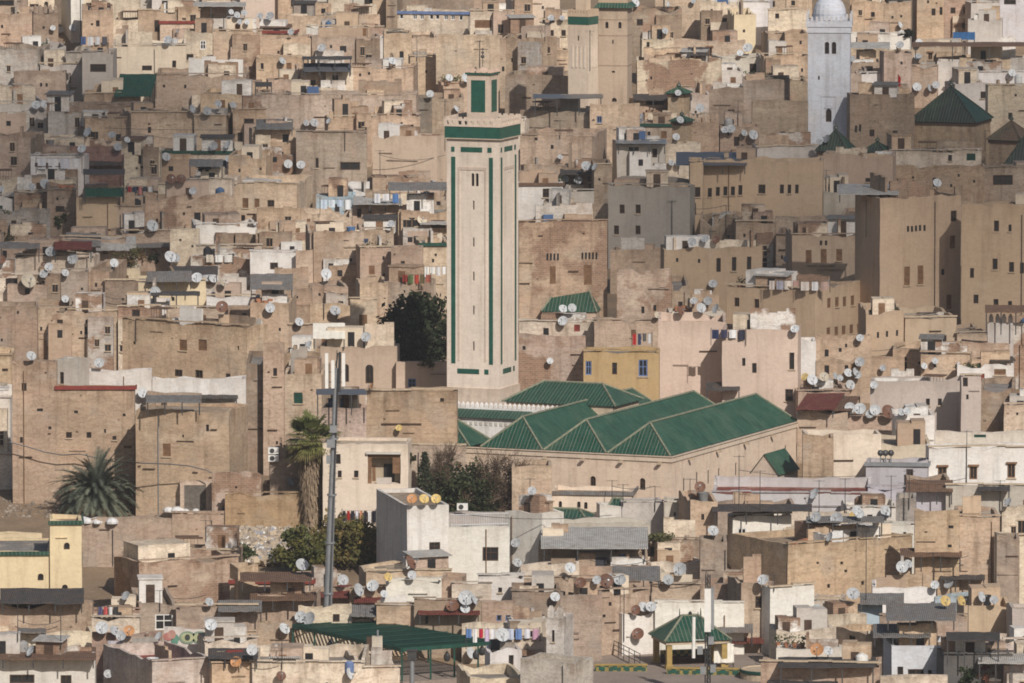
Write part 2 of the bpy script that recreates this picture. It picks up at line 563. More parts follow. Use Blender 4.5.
    mat = q.get('mat') or ('whitewash' if q['col'] in ('white', 'bwhite', 'greywhite') else 'smooth_plaster' if q['col'] in ('yellow', 'pink', 'ochre', 'lav') else rnd.choice(('worn_plaster', 'worn_plaster', 'coursed_earth_wall')))
    wl = mb.build('wall', [mat, 'parapet_top'], root, color=colr, own=idx)
    if q.get('wl'): wl['label'] = q['wl']
    # roof
    rc = q.get('r') or rnd.choice(('grey', 'tan', 'tan', 'cream'))
    mr = MB()
    nx, ny = max(1, int(w / 2.2)), max(1, int(d / 2.2))
    zr = hh - ph
    X = [-hw + th * .5 + (w - th) * i / nx for i in range(nx + 1)]; YY = [-hd + th * .5 + (d - th) * i / ny for i in range(ny + 1)]
    for i in range(nx):
        for j in range(ny):
            g = lambda a, b2: (X[a], YY[b2], zr + .05 * noise.noise(Vector((X[a] + seed, YY[b2], 1))))
            mr.face([g(i, j), g(i + 1, j), g(i + 1, j + 1), g(i, j + 1)])
    mr.face([(X[0], YY[0], zr - .2), (X[0], YY[-1], zr - .2), (X[-1], YY[-1], zr - .2), (X[-1], YY[0], zr - .2)])
    mr.build('roof', 'dirty_roof', root, color=ROOFC[rc], own=idx)
    # windows and doors
    for face in 'frl':
        for (a, b2, c2, d2, kd) in ops[face]:
            W2, H2 = b2 - a, d2 - c2
            u = (a + b2) / 2
            x, y, z = P(face, u, c2, DEP * .55)
            rz = {'f': 0, 'r': math.pi / 2, 'l': -math.pi / 2}[face]
            if kd == 'o':
                m = MB(); m.box(-W2 / 2 - .05, W2 / 2 + .05, 1.15, 1.3, -.05, H2 + .05)
                lg = m.build('loggia_back', 'smooth_plaster', root, (x, y, z), rz, color=(.42, .35, .26))
                m = MB(); m.box(-.1, .75, 1.1, 1.147, 0, H2 * .62); m.build('door', 'dark_pane', lg)
                m = MB(); m.box(-1.0, -.75, 1.1, 1.147, .1, H2 * .55); m.build('shutter', 'wood_brown', lg)
                m = MB(); m.box(-W2 / 2 + .02, -W2 / 2 + .3, .0, .08, 0, H2 - .02); m.box(W2 / 2 - .62, W2 / 2 - .02, .0, .08, H2 * .35, H2 - .02); m.box(-W2 / 2 + .3, W2 / 2 - .62, .0, .08, H2 - .28, H2 - .02)
                m.build('timber_screen', 'wood_brown', root, (x, y, z), rz)
                m = MB(); m.box(-W2 / 2 - .1, W2 / 2 + .1, -.35, -.1, H2 + .02, H2 + .2); m.build('eave_slab', 'whitewash', root, (x, y, z), rz, color=(.55, .52, .48))
                m = MB(); m.box(-W2 / 2 + .7, W2 / 2 - .7, -.12, .05, 0, .5); m.build('balustrade', 'whitewash', root, (x, y, z), rz, color=(.55, .50, .45))
                continue
            if kd == 'h':
                m = MB(); m.box(-W2 / 2 - .02, W2 / 2 + .02, .02, .1, -.02, H2 + .02)
                m.build('vent', 'dark_pane', root, (x, y, z), rz)  # dark slab put in for the shade inside the open hole
                continue
            m = MB(); m2 = MB()
            opening_kind(m, m2, kd, W2, H2)
            if kd == 'l':
                m.box(-W2 / 2 - .12, W2 / 2 + .12, -.26, -.10, H2 + .03, H2 + .17)
            nm = 'door' if kd in 'rgp' and H2 > 1.15 else 'window'
            o = m.build(nm, FRAME.get(kd, 'wood_dark'), root, (x, y, z), rz)
            m2.box(-W2 / 2 - .02, W2 / 2 + .02, .045, .09, -.02, H2 + .02)
            m2.build('pane' if nm == 'window' else 'door_panel', 'dark_pane' if kd not in 'srgp' else FRAME[kd], o)
            if nm == 'window' and rnd.random() < .45 and kd != 'a':
                m3 = MB(); m3.box(-W2 / 2 - .08, W2 / 2 + .08, -.2, -.095, -.09, -.01)
                m3.build('sill', 'mortar', o)
    # copings and ledges that throw a line of shade
    if not q.get('merlons') and not q.get('trim') and rnd.random() < .45 and jit < .3:
        m = MB(); e = rnd.uniform(.05, .12); N = max(1, int(w / 1.5))
        for i in range(N):
            xa, xb = -hw - e + (w + 2 * e) * i / N, -hw - e + (w + 2 * e) * (i + 1) / N
            zt = hh + rnd.uniform(-.05, .06) + .1
            m.box(xa, xb, -hd - e - .05, -hd + th, zt, zt + rnd.uniform(.07, .12))
        m.build('coping', rnd.choice(('parapet_top', 'worn_plaster', 'mortar')), root, color=tuple(v * .8 for v in colr))
    for _ in range(rnd.choice((0, 0, 1, 1, 2)) if (q['yv'] - q['yt']) > 18 else 0):
        L2 = rnd.uniform(.8, max(.9, w * .5)); xx = rnd.uniform(-hw, hw - L2) if w > L2 else -hw
        zz = hh - rnd.uniform(1.0, max(1.2, (q['yv'] - q['yt']) / s * .9))
        if any(c2 - .2 < zz < d2 + .2 for (_, _, c2, d2, _) in ops['f']): continue
        m = MB(); m.box(xx, min(xx + L2, hw), -hd - .12, -hd + .03, zz, zz + rnd.uniform(.05, .1)); m.build('ledge', rnd.choice(('parapet_top', 'wood_dark', 'worn_plaster')), root, color=tuple(v * .75 for v in colr))
    nd_ = q.get('dash', int(w * (q['yv'] - q['yt']) / s / 9) if mat in ('worn_plaster', 'coursed_earth_wall', 'broken_brick_plaster') and (q['yv'] - q['yt']) > 26 else 0)
    if nd_:                     # split courses and beam ends that stand out of the old walling
        m = MB()
        for _ in range(nd_):
            L2 = rnd.choice((.15, .2, .5, .9, 1.3)) * rnd.uniform(.7, 1.2); xx = rnd.uniform(-hw + .1, hw - L2 - .1); zz = hh - rnd.uniform(.6, (q['yv'] - q['yt']) / s)
            if any(c2 - .2 < zz < d2 + .2 and a - L2 - .1 < xx + hw < b2 + .1 for (a, b2, c2, d2, _) in ops['f']) or xx > hw - L2 - .05: continue
            m.box(xx, xx + L2, -hd - rnd.uniform(.07, .13), -hd + .03, zz, zz + rnd.uniform(.05, .09))
        if m.f: m.build('beam_ends', rnd.choice(('parapet_top', 'wood_dark')), root, color=tuple(v * .7 for v in colr))
    # rain spouts and pipes
    if rnd.random() < .16 and (q['yv'] - q['yt']) > 25:
        m = MB(); xx = rnd.uniform(-hw * .9, hw * .9)
        m.tube((xx, -hd - .09, .3), (xx, -hd - .09, hh - ph), .035, .035, 5)
        m.build('drain_pipe', rnd.choice(('wood_brown', 'galvanised', 'dark_metal')), root)
    if q.get('trim'):
        m = MB()
        m.box(-hw - .14, hw + .14, -hd - .16, -hd - .055, hh - .28, hh + .02)
        m.box(hw + .055, hw + .16, -hd - .05, hd, hh - .28, hh + .02)
        m.build('tile_trim', q['trim'], root)
    if q.get('merlons'):
        m = MB(); n2 = q['merlons']
        for i in range(n2):
            xx = -hw + w * (i + .5) / n2; ww2 = w / n2 * .34
            m.box(xx - ww2, xx + ww2, -hd, -hd + .3, hh - .05, hh + .55)
            m.prism([(xx - ww2, -hd, hh + .55), (xx + ww2, -hd, hh + .55), (xx + ww2, -hd + .3, hh + .55), (xx - ww2, -hd + .3, hh + .55)],
                    [(xx - ww2 * .4, -hd + .05, hh + .85), (xx + ww2 * .4, -hd + .05, hh + .85), (xx + ww2 * .4, -hd + .25, hh + .85), (xx - ww2 * .4, -hd + .25, hh + .85)])
        m.build('battlement', mat, root, color=colr)
    return root

def solve():
    for q in HS:
        if q['x0'] < 0 and q['side'] >= 0: q['x0'] -= 50      # the rows run on past the edges of the picture
        if q['x1'] > 1024 and q['side'] <= 0: q['x1'] += 50
        q['Y'] = q.get('Y') or D(q['yv'] + q.get('k', 22))
        q['s'] = S(q['Y'])
    for q in HS:
        a, b = q['x0'] + min(0, q['side']), q['x1'] + max(0, q['side'])
        cap = q.get('d', 10.0)
        for o in HS + BLOCK:
            if o is q or o['Y'] <= q['Y'] + .01: continue
            if o['x1'] < a + 1 or o['x0'] > b - 1: continue
            gap = o['Y'] - q['Y'] - .5
            if 'd' not in q or gap < q['d']:
                if o['yt'] < q['yt'] + 400: cap = min(cap, max(gap, 1.0))
                if o['yt'] < q['yt'] - 3 and o['yv'] < q['yt'] + 1 and 'd' not in q:
                    cap = min(cap, max(3.0, (q['yt'] - o['yv']) / (S(o['Y']) * .1) + .8))
        q['d'] = max(1.0, cap)
        if q['side']:
            sp = abs(q['side']) / q['s'] / q['d']
            lim = q.get('lim', .62 if q['side'] > 0 else .40)
            if sp > lim: q['d'] = abs(q['side']) / q['s'] / lim; sp = lim
            q['phi'] = -math.copysign(math.asin(sp), q['side'])
        else:
            rr = random.Random(int(q['x0'] * 7 + q['yt']))
            q['phi'] = q.get('phi', R(rr.uniform(-8, 10))) if q['d'] > 2.5 else 0.0
            # a turned front must not sweep into what stands behind
            wm = (q['x1'] - q['x0']) / q['s']
            if wm * abs(math.sin(q['phi'])) > 2.0: q['phi'] = math.copysign(math.asin(min(.9, 2.0 / wm)), q['phi'])
# ------------------------------------------------------------------ the houses, row by row from the back of the town
# far upper left
h(-8, 27, -10, 17, 'brown', 'brown house cut off by top left corner', W=[(5, 3, 18, 6)])
h(26, 54, -8, 14, 'cream', 'cream house with dark arch, top left edge', W=[(46, 6, 4, 9, 'a'), (34, 8, 9, 8)])
h(71, 84, -8, 19, 'white', 'narrow white wall beside the green strip')
h(-8, 32, 14, 41, 'tan', 'layered tan wall below top left corner', mat='coursed_earth_wall')
h(33, 58, 13, 36, 'brown', 'brown house with toothed parapet, top left', merlons=5)
h(84, 140, -8, 12, 'cream', 'cream house at top edge above curved wall', W=[(104, 2, 4, 7)])
h(140, 152, -8, 11, 'greywhite', 'slim grey house at the top edge')
h(152, 197, -8, 14, 'white', 'white house with dark window, top edge', W=[(165, 4, 6, 7)])
h(82, 113, 10, 36, 'tan', 'tan wall under white curved coping', ph=.9)
h(113, 138, 20, 34, 'cream', 'small cream block before tan wall', W=[(134, 25, 6, 9)], d=4)
h(138, 200, 11, 33, 'tan', 'tan house with pale band along parapet', W=[(157, 26, 5, 12)], r='white')
h(160, 212, 21, 34, 'sand', 'low sand house with thin red roof edge', r='red', d=4, trim='red_paint')
h(200, 243, 6, 30, 'tan', 'tan house under the long pinkish awning', W=[(224, 10, 10, 7), (207, 12, 2, 12)])
h(240, 303, -10, 16, 'pink', 'pink house at the top edge, left', W=[(289, 6, 4, 7)])
h(303, 352, -10, 17, 'greywhite', 'blank grey plastered house at top edge')
h(352, 386, -12, 12, 'greywhite', 'grey house with three tall dark windows', W=[(356, 4, 7, 12), (368, 4, 8, 12), (380, 4, 8, 12)])
h(386, 397, -8, 25, 'brown', 'narrow brown pier house at top edge')
h(397, 468, 12, 27, 'cream', 'long cream house with ten small windows', side=6, W=[(401.5, 16.5, 4, 5, 'w'), (406.5, 16.5, 4, 5, 'w'), (415, 17, 4.5, 5, 'w'), (422, 17, 4.5, 5, 'w'), (431.5, 17, 4, 5, 'w'), (437.5, 17, 4, 5, 'w'), (446, 17.5, 4.5, 5, 'w'), (453, 17.5, 4.5, 5, 'w'), (461, 18, 4, 5, 'w'), (465.5, 18, 3, 5, 'w')], trim='blue_paint')
h(396, 474, -6, 10, 'brown', 'brown house above the long window row', r='grey')
h(470, 514, 11, 36, 'cream', 'cream house with brown garage shutter', W=[(483, 24, 17, 8, 's')])
h(472, 514, -8, 10, 'tan', 'tan house behind the brown shutter house')
h(512, 560, -12, 32, 'pink', 'tall pale pink blank wall', W=[(557, 26, 3, 4)], mat='whitewash')
h(539, 568, 21, 50, 'cream', 'cream house with two windows and red pots', W=[(551.5, 33, 4.5, 6), (563.5, 33, 4.5, 6)])
h(500, 543, 38, 78, 'sand', 'sand house with square window and angled side', side=14, W=[(530, 63, 4.5, 7), (549, 50, 3, 6)])
h(512, 533, 25, 40, 'cream', 'low cream parapet below pink wall')
h(557, 570, 50, 70, 'sand', 'sand passage with dark opening', W=[(563.5, 52, 8, 12, 'h')])
h(632, 682, 9, 38, 'brown', 'ruined brown house of rough stone', j=.35, mat='broken_brick_plaster')
h(655, 704, -8, 9, 'tan', 'tan house at top edge with white dishes')
h(700, 738, 2, 28, 'cream', 'cream house with two brown doors, top', W=[(714, 19, 7, 10, 's'), (724.5, 22, 5, 8)])
h(734, 756, 15, 43, 'yellow', 'yellow square tower house', side=-4, W=[(744, 31, 2.4, 3)])
h(738, 770, 2, 20, 'white', 'white house behind yellow tower house', W=[(748, 12, 3, 9, 'a')])
h(642, 674, 40, 62, 'cream', 'cream house with pointed dark window', W=[(648, 45, 3, 6), (667, 42, 3, 4)])
h(674, 746, 41, 61, 'sand', 'sand house with black gable on roof', ph=.5)
h(637, 722, 60, 94, 'cream', 'long stained cream wall house', W=[(651, 78, 2, 3, 'h')], mat='broken_brick_plaster', novent=1)
h(722, 770, 58, 75, 'greywhite', 'grey white house with red door', W=[(734, 70, 6, 6, 'r'), (753, 68, 7, 9)])
h(768, 810, 10, 28, 'cream', 'cream house left of white minaret top', W=[(777, 16, 4, 5)])
h(756, 786, -6, 9, 'tan', 'tan house at top left of white minaret', W=[(773, 4, 4, 6)])
h(786, 812, -8, 9, 'sand', 'sand house touching top of white minaret', W=[(793, 3, 4, 5)])
h(768, 785, 34, 53, 'sand', 'small sand block left of white minaret')
h(785, 808, 33, 56, 'tan', 'tan wall directly left of white minaret')
h(764, 808, 55, 82, 'tan', 'tan house with dark door near white minaret', W=[(778, 95, 6, 8)])
h(760, 808, 80, 103, 'brown', 'brown house left of white minaret shaft', W=[(778, 95, 7, 10)])
h(850, 884, 1, 34, 'sand', 'sand house right of white dome', W=[(873, 14.5, 4, 5)], cv=.02)
h(884, 911, 3, 34, 'tan', 'bulging tan house right of white dome')
h(917, 944, -8, 27, 'sand', 'sand house with window pair, top right', W=[(933.5, 12, 4, 7), (941, 11, 3, 8)])
h(944, 972, -6, 20, 'brick', 'brick red house with two windows, top right', W=[(953, 10.5, 5, 6), (967, 10, 7, 6)])
h(971, 1000, 3, 26, 'greywhite', 'grey concrete house, top right')
h(1000, 1032, -4, 22, 'bwhite', 'bluish white house in top right corner', W=[(1010, 2, 12, 5)])
h(968, 1002, 20, 38, 'greywhite', 'grey house below concrete house, top right')
h(850, 910, 34, 50, 'white', 'low white roofs right of minaret dome')
h(850, 889, 49, 64, 'sand', 'sand wall right of white minaret')
h(850, 885, 62, 84, 'tan', 'tan house with dark slot window', W=[(869, 68.5, 8, 5), (882, 68, 3, 3)])
h(884, 912, 52, 92, 'pinktan', 'pinkish house with red flag at corner')
h(860, 881, 74, 90, 'white', 'bright white box room near white minaret', d=3)
h(850, 862, 72, 95, 'pinktan', 'brick toned wall beside white box room')
h(912, 962, 45, 66, 'sand', 'sand terrace house under brown awning')
h(912, 937, 66, 82, 'tan', 'tan shutter house with awning slats', W=[(927, 70, 14, 9, 's')])
h(937, 958, 62, 80, 'white', 'white cloth covered terrace house', d=4)
h(960, 1030, 59, 76, 'sand', 'sand terrace house with open dark bays', W=[(984, 64, 24, 9), (1008, 64, 6, 10)])
h(955, 1030, 73, 86, 'white', 'long white parapet house at right edge')
h(955, 992, 84, 102, 'greywhite', 'pale roofs behind green pyramid')
h(988, 1030, 86, 128, 'cream', 'cream house right of green pyramid roof', W=[(1005, 88, 6, 3)], cv=.02)
h(850, 915, 94, 151, 'brown', 'striped brown wall beside white minaret', W=[(872, 133, 5, 7), (895, 134, 5, 7), (856, 129, 2.4, 7, 'h'), (860, 128, 2.4, 7, 'h')], mat='coursed_earth_wall', novent=1)
h(752, 808, 101, 146, 'brown', 'striped brown wall left of white minaret', W=[(783, 135, 5, 7)], mat='coursed_earth_wall', novent=1)
# upper left, second band
h(21, 66, 47, 78, 'grey', 'grey house with three strip windows', W=[(31, 58, 9, 5.5), (45.5, 58, 9.5, 5.5), (59.5, 59, 9.5, 5.5)], mat='smooth_plaster', novent=1)
h(66, 83, 53, 92, 'grey', 'plain grey house beside strip windows')
h(82, 113, 52, 102, 'grey', 'grey house with one wide black window', W=[(98, 68, 16, 8)], mat='smooth_plaster', novent=1)
h(113, 186, 46, 82, 'cream', 'long cream house with two openings', W=[(174, 64, 4, 7), (147, 68, 10, 5)], mat='smooth_plaster', novent=1)
h(184, 214, 31, 64, 'cream', 'cream house with barred upper window', W=[(203, 45, 6, 9, 'w'), (190, 57, 7, 6)], novent=1)
h(213, 262, 31, 76, 'sand', 'tall blank sand house, upper left', W=[(237, 40, 4, 4)])
h(155, 246, 75, 98, 'brown', 'long brown wall right of green netting', W=[(250, 87, 8, 10)], mat='coursed_earth_wall')
h(-8, 40, 49, 90, 'brown', 'brown house at the left edge, upper', mat='coursed_earth_wall')
h(14, 66, 72, 96, 'tan', 'tan wall below grey strip window house')
h(40, 84, 64, 92, 'greywhite', 'grey white plastered yard house', W=[(67, 78, 8, 10)], d=3)
h(245, 262, 80, 100, 'brown', 'brown house with dark square window', W=[(250, 87, 9, 11)])
h(-8, 47, 104, 128, 'greywhite', 'grey house with dark red door', W=[(41.5, 120, 6, 12, 'r')])
h(84, 140, 94, 112, 'tan', 'tan roofs below the green netting')
h(46, 131, 105, 137, 'brown', 'long brown wall with dishes on top', mat='coursed_earth_wall')
h(84, 130, 118, 148, 'tan', 'tan wall with three dishes above')
h(200, 260, 94, 112, 'sand', 'sand house under two dishes')
h(131, 193, 113, 150, 'sand', 'sand house with tiny slit window', W=[(149.5, 130, 3.2, 6, 'h'), (149, 124, 2, 2, 'h')], novent=1, d=7)
h(194, 226, 116, 150, 'sand', 'square sand house next to dark gap', d=6, novent=1)
h(233, 266, 110, 150, 'sand', 'sand house with dark window above terraces', W=[(240, 137, 5, 9), (249, 123, 10, 9)])
h(-8, 31, 139, 174, 'brown', 'brown house at left edge, blank front', mat='coursed_earth_wall')
h(32, 122, 146, 160, 'red', 'low house with dark red parapet', W=[(50, 152, 4, 5)], r='red')
h(30, 84, 156, 180, 'white', 'white house with washing below red parapet')
h(124, 160, 150, 182, 'cream', 'cream house beside laundry roof', W=[(140, 160, 3, 8)])
h(160, 232, 151, 172, 'cream', 'cream row with green roof edge', trim='green_paint')
h(228, 266, 156, 186, 'sand', 'sand house with pale corner')
h(256, 302, 57, 80, 'sand', 'sand house with pipes, upper middle left', W=[(262, 66, 3, 6)])
h(250, 294, 31, 46, 'tan', 'tan house with red roof edge', r='red', trim='red_paint')
h(286, 380, 16, 29, 'sand', 'long sand wall below grey plastered house')
h(306, 368, 27, 37, 'white', 'low white wall in upper middle', d=4)
h(256, 312, 38, 60, 'tan', 'tan ruin wall with dish, upper middle', j=.3)
h(312, 380, 37, 60, 'pinktan', 'weathered pink tan house', j=.25)
h(366, 385, 38, 53, 'white', 'small white cube room with dark door', W=[(378, 43, 6, 9)], d=4)
h(368, 384, 27, 38, 'brick', 'brick patch house in upper middle')
h(384, 412, 33, 78, 'sand', 'sand house with dark cable', d=7)
h(410, 438, 57, 88, 'sand', 'sand house faced with upright slats', d=5)
h(436, 500, 36, 92, 'tan', 'large tan house with projecting corner', j=.2, novent=1)
h(410, 440, 38, 58, 'sand', 'sand upper storey behind slat house')
h(484, 506, 40, 84, 'tan', 'tan house with window near minaret lantern', W=[(497, 59, 2.6, 6, 'h'), (503, 69, 2.4, 5, 'h')])
h(301, 354, 71, 97, 'sand', 'sand terrace house with green railing roof')
h(352, 413, 68, 97, 'sand', 'sand house with three tiny openings', W=[(360, 75, 2.2, 3, 'h'), (369, 73.5, 2.2, 3, 'h'), (371, 85, 2.4, 3, 'h')], novent=1)
h(268, 302, 80, 97, 'tan', 'tan house behind long blank wall')
h(256, 416, 95, 128, 'pinktan', 'very long blank pink tan wall', novent=1, phi=R(-1.5), mat='worn_plaster', d=7)
h(443, 472, 84, 100, 'sand', 'sand block left of minaret lantern')
h(432, 464, 97, 117, 'brown', 'brown box house left of minaret lantern', d=6)
h(415, 433, 98, 117, 'dark', 'dark timber shed beside brown box', d=4)
h(328, 372, 117, 142, 'tan', 'tan house with rough grey parapet', j=.2)
h(371, 420, 115, 137, 'sand', 'sand house with cloudy grey top', mat='worn_plaster')
h(372, 437, 137, 172, 'sand', 'smooth sand house left of green minaret', side=10, novent=1, mat='smooth_plaster', r='tan')
h(296, 367, 132, 170, 'brown', 'brown house with sloping green tile eave', W=[(350, 166, 20, 8), (317, 163, 3, 10)], novent=1)
h(252, 297, 129, 168, 'sand', 'sand house with grey lean roof', side=-4)
h(265, 297, 140, 168, 'tan', 'tan house with brown side and dishes', side=-12)
# middle band left
h(505, 582, 76, 104, 'brown', 'brown wall left of tan minaret', W=[(576, 82, 6, 6)], mat='coursed_earth_wall', novent=1)
h(582, 600, 69, 96, 'sand', 'sand house at foot of tan minaret', W=[(589, 80, 2, 2, 'h')])
h(520, 590, 112, 140, 'brown', 'brown house carrying the metal pergola', side=20, novent=1)
h(590, 640, 104, 142, 'sand', 'sand house under pergola corner')
h(633, 690, 99, 126, 'tan', 'tan cluttered house with dark broken roof', W=[(655, 103, 18, 4)], j=.3)
h(505, 525, 118, 160, 'cream', 'cream strip beside minaret head', d=3)
h(520, 592, 136, 178, 'tan', 'large tan house right of minaret head', side=16, W=[(552, 147, 3, 4, 'h'), (536, 139, 3, 3, 'h')], novent=1, mat='worn_plaster')
h(689, 711, 93, 121, 'pinkgrey', 'pinkish square house with dish', W=[(700, 108, 3, 6)])
h(709, 744, 88, 136, 'brown', 'brown house with dark square window, middle', W=[(731, 115, 7, 11)], novent=1, mat='coursed_earth_wall')
h(710, 744, 70, 88, 'greywhite', 'grey house with flat roof on brown house')
h(743, 790, 80, 136, 'brown', 'brown coursed house behind white minaret', W=[(753, 126, 5, 7)], mat='coursed_earth_wall', novent=1)
h(621, 640, 117, 141, 'bluegrey', 'blue grey water tank room', d=4, novent=1, mat='smooth_plaster', r='grey')
h(640, 682, 124, 142, 'tan', 'tan house with two tall openings', W=[(641, 135, 3, 7), (649, 135, 3, 7)], trim='green_paint')
h(680, 719, 122, 152, 'tan', 'tan house with tooth edged parapet', merlons=9, novent=1)
h(617, 666, 142, 174, 'greywhite', 'grey house with flat canopy roof', W=[(634, 150, 10, 6), (655, 153, 5, 9)], r='grey', trim='galvanised')
h(664, 701, 143, 156, 'cream', 'cream house with long red brown strip window', W=[(684, 146.5, 30, 6, 's')])
h(720, 760, 126, 152, 'tan', 'tan house with dishes, right of centre', W=[(722, 141, 9, 7)])
h(518, 563, 183, 209, 'white', 'white house with one dark window', W=[(546, 193, 7, 9)], side=-3, novent=1, trim='brown_sheeting')
h(538, 572, 209, 222, 'tan', 'low tan house with dark slab roof', r='dark', d=6)
h(563, 594, 191, 206, 'greywhite', 'grey white house with dark red door', W=[(590, 199, 6, 8, 'r')])
h(594, 612, 165, 205, 'brown', 'brown house behind grey plaster block')
h(570, 609, 204, 224, 'sand', 'sand block beside grey plaster house')
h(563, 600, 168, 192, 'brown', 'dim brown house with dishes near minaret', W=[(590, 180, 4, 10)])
h(524, 562, 165, 184, 'tan', 'tan roofs right of green minaret')
h(608, 690, 186, 248, 'grey', 'grey plastered block with four windows', W=[(622, 209, 5, 9), (638, 209, 5, 9), (616.5, 230, 5, 9), (638, 230, 5, 9)], novent=1, mat='smooth_plaster', cv=.02)
h(690, 703, 162, 240, 'sand', 'sand stair tower with two windows', W=[(697.5, 192, 6, 10), (694.5, 209, 3.6, 12)], novent=1, d=5, mat='smooth_plaster', phi=0)
h(703, 823, 160, 228, 'sand', 'large sand house with row of windows', W=[(710, 192.5, 4, 9), (718, 191.5, 4, 9), (725.5, 191, 4, 9), (733, 191, 4, 9), (740.5, 190, 4, 10), (762, 189, 7, 9), (782, 189, 4, 9), (789.5, 189, 3.5, 9), (797, 189, 3.5, 9)], novent=1, mat='smooth_plaster', phi=R(-3), d=9, cv=.02)
h(823, 893, 155, 203, 'sand', 'sand house with dark doorway and canopy', W=[(834, 186, 10, 11), (871, 180, 11, 4), (889, 182, 12, 7)], novent=1, mat='smooth_plaster')
h(757, 838, 147, 162, 'greywhite', 'low pale house below white minaret', novent=1)
h(890, 982, 151, 168, 'cream', 'low cream house with green panels', W=[(902, 156, 34, 5, 'g'), (971, 157, 9, 7, 'g'), (950, 158, 4, 6)], novent=1)
h(894, 985, 166, 192, 'tan', 'tan house with brown dish, right', mat='coursed_earth_wall')
h(984, 1030, 168, 190, 'brown', 'brown shed house at right edge', W=[(1003, 180, 20, 10)])
h(820, 860, 192, 220, 'greywhite', 'grey white wall right of sand houses', novent=1)
h(776, 846, 217, 238, 'brown', 'brown wall with two framed panels', W=[(788, 224, 22, 9, 'h'), (814, 222, 26, 9, 'h')], novent=1)
h(842, 858, 215, 236, 'sand', 'small sand block by big tan house')
h(776, 793, 235, 270, 'brown', 'narrow brown house with dish')
h(792, 858, 235, 286, 'sand2', 'sand house with three shuttered windows', W=[(808.5, 256.5, 6, 13, 's'), (823.5, 256, 6, 14, 's'), (839, 255, 6, 12, 's'), (821, 243, 2.4, 5, 'h'), (826, 243, 2.4, 5, 'h')], novent=1, mat='smooth_plaster', k=30)
h(880, 963, 198, 335, 'tan2', 'big tan house with five slit openings', side=-23, W=[(908, 229, 2.4, 6, 'h'), (912, 229, 2.4, 6, 'h'), (916, 228.5, 2.4, 6, 'h'), (920, 228, 2.4, 6, 'h'), (924.5, 228, 2.4, 6, 'h'), (953.5, 216, 6, 11), (952.5, 242, 5.5, 13, 's'), (907, 276, 6, 19, 's'), (920.5, 275, 6, 19, 's'), (943, 272, 3.3, 6), (949, 302, 5.5, 15, 's')], novent=1, mat='smooth_plaster', cv=.02, k=15)
h(962, 1032, 205, 340, 'tan2', 'tan house at right edge with scattered windows', W=[(996.5, 226, 5, 11), (1010, 228, 3, 7), (995, 264, 5, 11), (1011.5, 267, 5, 10), (1022, 268, 4, 11), (972, 273, 4, 10), (964.5, 301, 5, 10), (976, 299, 5, 9), (996, 302, 5, 6), (1010, 304, 4, 6)], novent=1, mat='smooth_plaster', cv=.02, k=17)
h(962, 992, 214, 232, 'greywhite', 'grey patched wall on tan house', d=3)
h(955, 963, 186, 240, 'tan2', 'tan chimney stack on big tan house', d=2, novent=1)
h(610, 664, 250, 272, 'tan', 'tan house with brown recessed panel', W=[(647, 259, 34, 11, 's')], novent=1)
h(519, 608, 222, 322, 'tan', 'old tan house with two tall shutters', W=[(553, 275, 6, 18, 's'), (588, 275, 8, 20, 's'), (547.5, 257, 2, 7, 'h'), (551, 257, 2, 7, 'h'), (554.5, 257, 2, 7, 'h'), (558, 257, 2, 7, 'h'), (582.5, 256, 2, 7, 'h'), (586, 256, 2, 7, 'h'), (589.5, 256, 2, 7, 'h'), (593, 256, 2, 7, 'h'), (596.5, 256, 2, 7, 'h')], novent=1, mat='broken_brick_plaster', j=.2, cv=.02)
h(519, 532, 264, 322, 'sand', 'sand house hard by green minaret', W=[(531, 272, 3, 14)], d=4)
h(617, 672, 270, 326, 'pinktan', 'crumbling pink tan house with stubs', W=[(643, 310, 3, 7), (655, 308, 3, 6)], novent=1, mat='broken_brick_plaster', j=.25)
h(664, 763, 248, 302, 'sand2', 'sand house with three tall slot windows', W=[(677, 260, 2.4, 4, 'h'), (699, 261, 2.4, 4, 'h'), (718.5, 265, 4.5, 14), (734, 264, 4.5, 14), (749, 263, 4.5, 13)], novent=1, mat='smooth_plaster')
h(700, 736, 218, 248, 'brown', 'ruined brown wall stub with spikes', j=.4)
h(736, 776, 222, 258, 'tan2', 'tan house between ruin and framed panels')
h(671, 690, 288, 325, 'tan', 'tan buttress wall beside pink tan house', j=.3)
h(728, 815, 290, 338, 'sand2', 'corner house with two rows of windows', side=51, W=[(737, 302, 5, 9), (757, 303.5, 5, 9), (829, 303, 4, 10, 's'), (837, 302, 4, 10, 's'), (844.5, 301.5, 4, 10, 's'), (852.5, 300.5, 4, 10, 's'), (860, 299.5, 4, 10, 's'), (828.5, 332, 4, 9, 's'), (836.5, 331, 4, 9, 's'), (844, 330, 4, 9, 's'), (851.5, 329, 4, 9, 's'), (859, 328, 4, 9, 's')], novent=1, mat='smooth_plaster', cv=.02, k=20, d=9, ph=.3)
h(867, 908, 291, 320, 'tan2', 'low tan step of big tan house', novent=1, d=4, mat='smooth_plaster')
h(866, 904, 311, 360, 'tan2', 'tan annexe with grey roof', W=[(869, 337, 2.2, 6, 'h'), (878, 335, 2.2, 6, 'h'), (887, 334, 2.2, 6, 'h'), (897, 333, 2.2, 6, 'h')], novent=1, mat='smooth_plaster', r='grey')
h(905, 957, 318, 352, 'tan2', 'plain tan block before big tan house', W=[(944, 339, 5, 8)], side=-14, novent=1, mat='smooth_plaster')
h(957, 990, 333, 352, 'tan', 'tan terrace wall with red shutters', W=[(960, 334, 4, 7, 'r'), (972, 331, 4, 6)])
h(1012, 1032, 328, 362, 'tan', 'tan house at right edge below canopy')
